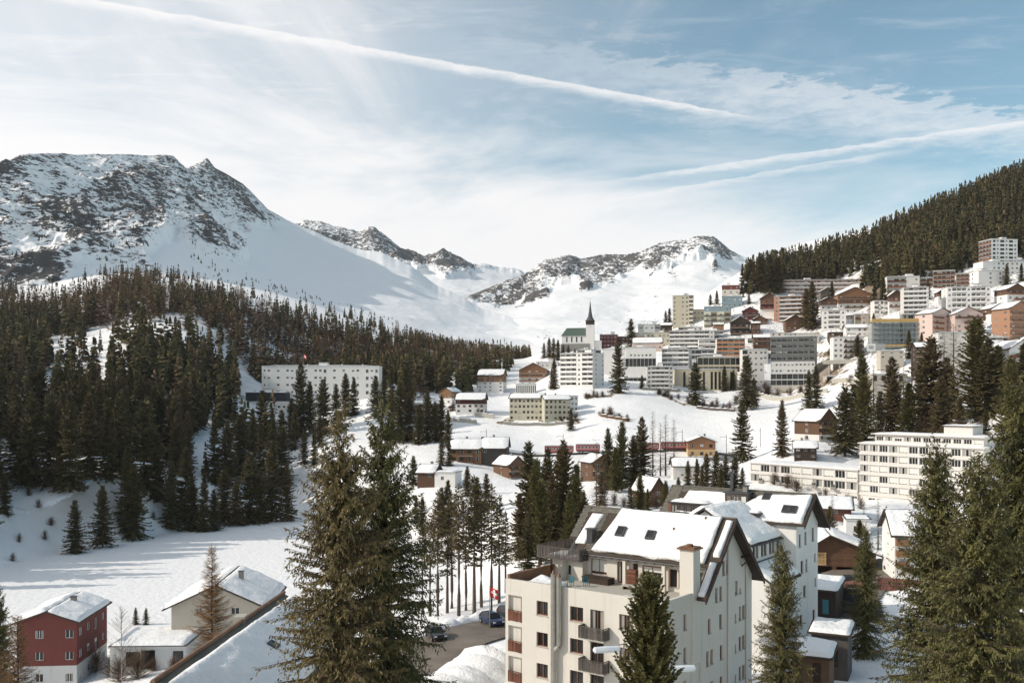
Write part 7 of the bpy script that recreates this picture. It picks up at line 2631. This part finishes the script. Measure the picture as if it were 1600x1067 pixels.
def car(px, py, Y, rz, paint, label, group, suv=1.0):
    p = px3(px, py, Y)
    z = max(gz(p.x + dx, p.y + dy) for dx in (-2.5, 0, 2.5) for dy in (-2.5, 0, 2.5)) + 0.33
    root = thing('parked_car', label, 'car', (p.x, p.y, z), math.radians(rz), group)
    L, W = 4.35, 1.80
    # body: side profile stations (x, z bottom, z belt, half width)
    stn = [(-2.17, 0.42, 0.72, 0.72), (-2.08, 0.32, 0.88, 0.82), (-1.3, 0.26, 0.96, 0.90), (-0.4, 0.24, 0.98, 0.90), (0.6, 0.24, 0.98, 0.90), (1.35, 0.26, 0.98, 0.89), (1.95, 0.32, 0.96, 0.84), (2.15, 0.42, 0.86, 0.76)]
    b = MB()
    rings = [[(x, -w, zb + 0.1), (x, -w * 0.97, zt - 0.05), (x, -w * 0.86, zt), (x, w * 0.86, zt), (x, w * 0.97, zt - 0.05), (x, w, zb + 0.1), (x, w * 0.8, zb), (x, -w * 0.8, zb)] for x, zb, zt, w in stn]
    for i in range(len(rings) - 1):
        for k in range(8):
            b.face([rings[i][k], rings[i + 1][k], rings[i + 1][(k + 1) % 8], rings[i][(k + 1) % 8]], paint)
    b.face(rings[0], paint)
    b.face(rings[-1][::-1], paint)
    body = b.build('body', root)
    # cabin: glass house with a painted roof
    ht = 1.46 * suv
    lo = [(-1.05, -0.80), (1.95, -0.78), (1.95, 0.78), (-1.05, 0.80)]
    hi = [(-0.35, -0.62), (1.45, -0.62), (1.45, 0.62), (-0.35, 0.62)]
    g = MB()
    for k in range(4):
        a0, a1, h0, h1 = lo[k], lo[(k + 1) % 4], hi[k], hi[(k + 1) % 4]
        g.face([(*a0, 0.94), (*a1, 0.94), (*h1, ht - 0.06), (*h0, ht - 0.06)], 'glass')
    g.build('window_glass', root)
    r = MB()
    r.hexa([(x * 1.0, y * 1.04, ht - 0.06) for x, y in hi] + [(x * 0.92 + 0.04, y * 0.92, ht) for x, y in hi], paint)
    for sx, hx in ((-1.05, -0.35), (1.95, 1.45)):
        for s in (-1, 1):
            r.hexa([(sx - 0.05, s * 0.815 - 0.03, 0.93), (sx + 0.05, s * 0.815 - 0.03, 0.93), (sx + 0.05, s * 0.815 + 0.03, 0.93), (sx - 0.05, s * 0.815 + 0.03, 0.93),
                    (hx - 0.05, s * 0.635 - 0.03, ht - 0.05), (hx + 0.05, s * 0.635 - 0.03, ht - 0.05), (hx + 0.05, s * 0.635 + 0.03, ht - 0.05), (hx - 0.05, s * 0.635 + 0.03, ht - 0.05)], paint)
    r.build('cabin_roof', root)
    w = MB()
    w.tube([(0, -0.11, 0), (0, 0.11, 0)], 0.33, 'rubber', 16)
    w.tube([(0, -0.125, 0), (0, 0.125, 0)], 0.2, 'metal', 12)
    wm = w.mesh('wheel')
    for x in (-1.35, 1.35):
        for y in (-0.82, 0.82):
            link('wheel', wm, root, (x, y, 0.33))
    for y in (-0.62, 0.62):
        h = MB()
        h.box(-2.19, -2.08, y - 0.17, y + 0.17, 0.64, 0.80, 'lamp_glass')
        h.build('headlight', root)
        h = MB()
        h.box(2.06, 2.17, y - 0.15, y + 0.15, 0.68, 0.92, 'lens_red')
        h.build('tail_light', root)
        h = MB()
        h.box(-0.95, -0.75, y * 1.5 - 0.09, y * 1.5 + 0.09, 0.95, 1.10, paint)
        h.build('mirror', root)
    pl = MB()
    pl.box(2.15, 2.18, -0.26, 0.26, 0.5, 0.62, 'frame_white')
    pl.build('number_plate', root)


GC = 'cars parked on the snowy car park'
car(681, 992, 117, 110, 'car_black', 'dark car seen from behind at the left end of the car park', GC)
car(768, 978, 124, 118, 'car_blue', 'blue car parked by the snow bank', GC, 1.05)
car(795, 973, 127, 118, 'car_black', 'black car half hidden by the cream house loggia', GC, 1.08)
GD = 'cars by the brown garage'
car(1276, 905, 158, 170, 'car_black', 'black car at the wall of the white rear house', GD)
car(1326, 912, 152, 260, 'car_black', 'dark car parked under the brown garage roof', GD, 1.1)
car(1396, 898, 160, 275, 'car_white', 'white car beside the house with orange balconies', GD, 1.05)
GU = 'cars on the upper right slope'
for k, (px, py, Y, c) in enumerate(((1553, 512, 545, 'car_black'), (1562, 507, 550, 'car_blue'), (1571, 506, 552, 'car_black'), (1547, 516, 540, 'car_white'))):
    car(px, py, Y, 200 + k * 7, c, ('dark car leftmost but one on the upper slope', 'blue car on the upper slope between two dark cars', 'dark car nearest the orange house on the upper slope', 'white car leftmost on the upper slope')[k], GU)
car(706, 636, 545, 190, 'car_blue', 'blue car parked left of the dark red chalet', None)


def train():
    Y = 432.0
    xs = [(850, 897), (899, 938), (987, 1030), (1032, 1076)]
    names = ('leftmost red railway carriage behind the pine clump', 'red carriage with pale window band right of the pine clump', 'red railway carriage behind the bare larches', 'red railway carriage at the orange station house')
    for (x0, x1), lab in zip(xs, names):
        a, b = px3(x0, 0, Y), px3(x1, 0, Y)
        L = b.x - a.x - 0.5
        mx = (a.x + b.x) / 2
        z = max(gz(a.x, Y), gz(b.x, Y), gz(mx, Y)) + 0.5
        root = thing('railway_carriage', lab, 'train', (mx, Y - 1.2, z), 0, 'carriages of the red train')
        c = MB()
        ops = []
        n = max(5, int(L / 1.6))
        for i in range(n):
            ops.append((0.5 + i * (L - 1) / n + 0.12, 0.5 + (i + 1) * (L - 1) / n - 0.12, 1.75, 2.75, 0.08, None))
        facade(c, (-L / 2, 0), (1, 0), (0, -1), L, 0.7, 3.25, ops, 'rail_red')
        facade(c, (L / 2, 0), (0, 1), (1, 0), 2.6, 0.7, 3.25, [], 'rail_red')
        facade(c, (L / 2, 2.6), (-1, 0), (0, 1), L, 0.7, 3.25, [], 'rail_red')
        facade(c, (-L / 2, 2.6), (0, -1), (-1, 0), 2.6, 0.7, 3.25, [], 'rail_red')
        c.build('body', root)
        for o in ops:
            put_window(root, (-L / 2, 0), (1, 0), (0, -1), o[0], o[2], o[1] - o[0], o[3] - o[2], 0.06, 'frame_white', rnd, 0, 'window', 'curtain')
        r = MB()
        r.hexa([(-L / 2 - 0.05, -0.08, 3.25), (L / 2 + 0.05, -0.08, 3.25), (L / 2 + 0.05, 2.68, 3.25), (-L / 2 - 0.05, 2.68, 3.25), (-L / 2 + 0.2, 0.5, 3.65), (L / 2 - 0.2, 0.5, 3.65), (L / 2 - 0.2, 2.1, 3.65), (-L / 2 + 0.2, 2.1, 3.65)], 'metal')
        r.build('roof', root)
        s = MB()
        s.box(-L / 2, L / 2, -0.015, -0.003, 1.3, 1.42, 'frame_white')
        s.build('stripe', root)
        u = MB()
        u.box(-L / 2 + 0.4, L / 2 - 0.4, 0.3, 2.3, 0.2, 0.7, 'metal_dark')
        u.build('underframe', root)
        w = MB()
        w.tube([(0, 0.4, 0), (0, 2.2, 0)], 0.4, 'metal_dark', 10)
        wm = w.mesh('wheelset')
        for x in (-L / 2 + 1.5, -L / 2 + 3.0, L / 2 - 3.0, L / 2 - 1.5):
            link('wheelset', wm, root, (x, 0, 0.3))


train()


def pole(name, label, px, Y, h, arm, group):
    X = (px - CX) / F * Y
    root = thing(name, label, 'pole', (X, Y, gz(X, Y)), 0, group)
    b = MB()
    b.tube([(0, 0, -0.5), (0, 0, h)], 0.14, 'wood_dark', 6, 0.1)
    b.build('mast', root)
    b = MB()
    b.box(-arm, 0.1, -0.05, 0.05, h - 1.2, h - 1.08, 'metal_dark')
    b.build('arm', root)
    b = MB()
    b.box(-arm - 0.08, -arm + 0.08, -0.08, 0.08, h - 1.5, h - 1.05, 'metal_dark')
    b.build('insulator', root)


for k, (px, Y) in enumerate(((760, 436), (880, 438), (1066, 436), (1135, 434), (1188, 428))):
    pole('catenary_mast', nth('thin railway mast beside the red train line', k), px, Y, 8.5, 2.6, 'railway masts')


def lamp(px, top, Y, rz, side, label):
    X = (px - CX) / F * Y
    zt = (HY - top) / F * Y
    g0 = gz(X, Y)
    root = thing('street_lamp', label, 'street lamp', (X, Y, g0), rz, 'street lamps before the cream house')
    b = MB()
    b.tube([(0, 0, 0), (0, 0, zt - g0)], 0.075, 'metal', 8, 0.05)
    b.tube([(0, 0, zt - g0 - 0.05), (side * 0.35, 0, zt - g0 - 0.12)], 0.04, 'metal', 6)
    b.build('post', root)
    h = MB()
    s = side
    x0, x1 = s * 0.25, s * 2.0
    zb = zt - g0 - 0.35
    prof = [(0.0, 0.0), (0.05, 0.14), (0.5, 0.2), (0.95, 0.16), (1.0, 0.0)]
    n = 8
    rings = []
    for f, r in ((0.0, 0.10), (0.06, 0.24), (0.5, 0.28), (0.94, 0.24), (1.0, 0.10)):
        x = x0 + (x1 - x0) * f
        rings.append([(x, r * math.cos(6.2832 * k / n), zb + 0.8 * r * math.sin(6.2832 * k / n)) for k in range(n)])
    for i in range(len(rings) - 1):
        for k in range(n):
            h.face([rings[i][k], rings[i + 1][k], rings[i + 1][(k + 1) % n], rings[i][(k + 1) % n]], 'lamp_glass')
    h.face(rings[0], 'lamp_glass')
    h.face(rings[-1][::-1], 'lamp_glass')
    h.build('lamp_head', root)


lamp(975, 1004, 60, 0.2, -1, 'street lamp with pale head before the balconies of the cream house')
lamp(1093, 1034, 60, 0.15, -1, 'street lamp with pale head before the gable of the cream house')


def flag(px, top, Y, h, label, fw, on=None, rot=0.0):
    X = (px - CX) / F * Y
    zt = (HY - top) / F * Y
    z0 = zt - h if on else gz(X, Y)
    root = thing('flag', label, 'flag', (X, Y, z0), rot)
    b = MB()
    b.tube([(0, 0, 0), (0, 0, zt - z0)], 0.06, 'metal', 6, 0.03)
    b.build('pole', root)
    f = MB()
    n = 8
    H = fw

    def wv(a, c):
        return (0.05 + a * fw * 0.82, 0.16 * fw * math.sin(a * 5.5 + c), zt - z0 - 0.1 - H * (1 - c) - a * 0.35 * fw)
    for i in range(n):
        for j in range(n):
            cross = (3 <= i < 5 and 1 <= j < 7) or (3 <= j < 5 and 1 <= i < 7)
            a0, a1, c0, c1 = i / n, (i + 1) / n, j / n, (j + 1) / n
            f.face([wv(a0, c0), wv(a1, c0), wv(a1, c1), wv(a0, c1)], 'flag_white' if cross else 'flag_red')
    f.build('cloth', root)


flag(765, 915, 122, 0, 'red flag with white cross hanging at the car park', 1.25)
flag(474, 553, 562, 9, 'red flag with white cross on the roof of the long white hotel', 2.3, on=True)


def bushes():
    for lab, gr, lst in (('leafless brown bush in front of the low garage', 'bushes by the lake houses', ((150, 1052, 1), (175, 1058, 1.1), (200, 1050, 0.9), (215, 1062, 1.2), (240, 1050, 0.8), (270, 1052, 0.8), (185, 1066, 1.2), (120, 1064, 0.7))),
                         ('leafless bush on the slope under the concrete building', 'bushes under the concrete building', ((1040, 622, 1), (1060, 625, 1.2), (1075, 630, 1), (1100, 634, 1.2), (1120, 636, 1.3), (1140, 640, 1.2), (1185, 620, 1.6), (1200, 618, 1.7), (1215, 622, 1.8), (1235, 620, 1.5), (1195, 610, 1.5), (1150, 632, 1.4))),
                         ('leafless bush on the bank of the frozen lake', 'bushes on the lake bank', ((60, 800, 0.8), (80, 830, 0.9), (30, 850, 0.9), (70, 850, 0.8), (45, 780, 0.8), (190, 795, 0.8), (220, 810, 0.9), (240, 815, 0.8), (20, 880, 0.7), (85, 770, 0.8))),
                         ('leafless bush beside the curved white hotel', 'bushes round the long white hotel', ((1210, 760, 1.1), (1230, 764, 1.2), (1245, 768, 1.0), (1290, 778, 0.9), (1325, 790, 1.0), (1345, 796, 0.9), (1490, 690, 2), (1470, 688, 2.2), (1510, 690, 2.0), (1440, 690, 2.2))),
                         ('leafless bush above the roof of the cream house', 'bushes above the cream house roof', ((960, 792, 1.1), (975, 796, 1.2), (990, 798, 1.0), (1005, 796, 1.2), (1025, 795, 1.1), (1045, 792, 1.0)))):
        rk = ranks([q[0] for q in lst])
        for k, (px, py, s) in enumerate(lst):
            p = ground_at(px, py, 80)
            plant('bush', 'bush', nth(lab, rk[k]), gr, (p.x, p.y, p.z - 0.1), 2.2 * s * rnd.uniform(0.85, 1.2), rnd.uniform(0.9, 1.4), cat='bush')


bushes()


def path_bushes():
    g = random.Random(12)
    lines = (((915, 622), (953, 620)), ((936, 648), (981, 657)), ((1028, 615), (1071, 634)), ((1080, 632), (1146, 639)), ((1505, 625), (1543, 610)), ((844, 658), (905, 660)), ((1543, 643), (1581, 625)), ((1170, 620), (1290, 612)), ((700, 640), (760, 650)),
             ((1290, 600), (1420, 612)), ((1340, 690), (1500, 690)), ((1190, 560), (1300, 556)))
    for a, b in lines:
        for k in range(7):
            t = g.random()
            q = ground_at(a[0] + (b[0] - a[0]) * t, a[1] + (b[1] - a[1]) * t + g.uniform(-2, 2), 100)
            plant('bush', 'bush', 'low brown leafless bush along the village paths', 'bushes along the village paths', (q.x, q.y, q.z - 0.15), g.uniform(1.2, 3.2), g.uniform(1.0, 1.8), cat='bush')


path_bushes()


def retaining_walls():
    for lab, a, b, h, m in (('low concrete retaining wall right of the dark red chalet', (742, 652), (772, 657), 2.4, 'concrete'),
                            ('curved pale retaining wall below the dark red chalet', (700, 660), (744, 664), 2.0, 'concrete'),
                            ('long stone wall along the path below the five storey block', (1004, 612), (1060, 615), 1.8, 'stone'),
                            ('timber edged wall on the snow slope below the concrete building', (1088, 638), (1148, 644), 1.5, 'wood_grey'),
                            ('concrete plinth wall under the grey hotel', (1176, 618), (1292, 616), 2.6, 'concrete'),
                            ('stone wall under the yellow green hotel terrace', (786, 663), (892, 664), 1.6, 'stone'),
                            ('brown earth wall on the meadow right of the yellow green hotel', (938, 652), (982, 660), 1.4, 'wood'),
                            ('concrete wall along the street below the viaduct', (1300, 603), (1366, 606), 2.6, 'concrete'),
                            ('stone wall under the station house', (1060, 722), (1130, 722), 1.6, 'stone'),
                            ('wooden fence rail on the far lake shore', (398, 806), (442, 800), 1.0, 'wood_dark')):
        p, q = ground_at(*a, 100), ground_at(*b, 100)
        L = math.hypot(q.x - p.x, q.y - p.y)
        root = thing('retaining_wall', lab, 'wall', (p.x, p.y, 0), math.atan2(q.y - p.y, q.x - p.x))
        root['kind'] = 'thing'
        n = max(3, int(L / 4))
        w, c = MB(), []
        for k in range(n):
            x0, x1 = L * k / n, L * (k + 1) / n
            t = (k + 0.5) / n
            xx, yy = p.x + (q.x - p.x) * t, p.y + (q.y - p.y) * t
            z = gz(xx, yy)
            w.box(x0, x1, 0, 0.5, z - 2, z + h, m, skip='lr' if 0 < k < n - 1 else '')
            c.append(snow_sheet([(x0, -0.1, z + h), (x1, -0.1, z + h), (x1, 0.6, z + h), (x0, 0.6, z + h)], 0.3, 5, 4, k + h, 0.05, 0.2))
        w.build('wall', root)
        put_snow(root, c, 'snow_cap')


retaining_walls()


def birch():
    p = px3(189, 1066, 118)
    root = thing('birch_tree', 'slim pale birch in front of the low garage', 'tree', (p.x, p.y, gz(p.x, p.y)), 0)
    H = (HY - 948) / F * 118 - gz(p.x, p.y)
    b = MB()
    b.tube([(0, 0, 0), (0.1, 0, H * 0.5), (0.0, 0.1, H)], 0.12, 'bark_birch', 7, 0.02)
    b.build('trunk', root)
    c = MB()
    r = random.Random(2)
    for k in range(90):
        z = H * r.uniform(0.3, 0.98)
        a = r.uniform(0, 6.28)
        L = (H - z) * 0.35 + 0.4
        q = Vector((math.cos(a) * L, math.sin(a) * L, z + L * 0.9))
        c.tube([(0, 0, z), tuple(q)], 0.02, 'twig', 3, 0.005)
        for j in range(4):
            s = Vector((0, 0, z)).lerp(q, r.uniform(0.4, 1))
            c.tube([tuple(s), tuple(s + Vector((r.uniform(-0.4, 0.4), r.uniform(-0.4, 0.4), r.uniform(0.1, 0.5))))], 0.009, 'twig', 3, 0.003)
    c.build('crown', root)


birch()
# ------------------------------------------------------------------ the air of the valley
def haze():
    m = bpy.data.materials.new('haze')
    m.use_nodes = True
    t = m.node_tree
    for nd in list(t.nodes):
        t.nodes.remove(nd)
    out = t.nodes.new('ShaderNodeOutputMaterial')
    v = t.nodes.new('ShaderNodeVolumePrincipled')
    v.inputs['Color'].default_value = (0.88, 0.93, 1.0, 1)
    v.inputs['Density'].default_value = 0.000034
    v.inputs['Anisotropy'].default_value = 0.2
    t.links.new(v.outputs[0], out.inputs['Volume'])
    mb = MB()
    M['haze'] = m
    mb.box(-1900, 2000, -250, 6800, -70, 1150, 'haze')
    o = mb.build('haze')
    o['kind'] = 'stuff'
    o['label'] = 'thin blue winter haze filling the valley'
    o['category'] = 'haze'


haze()
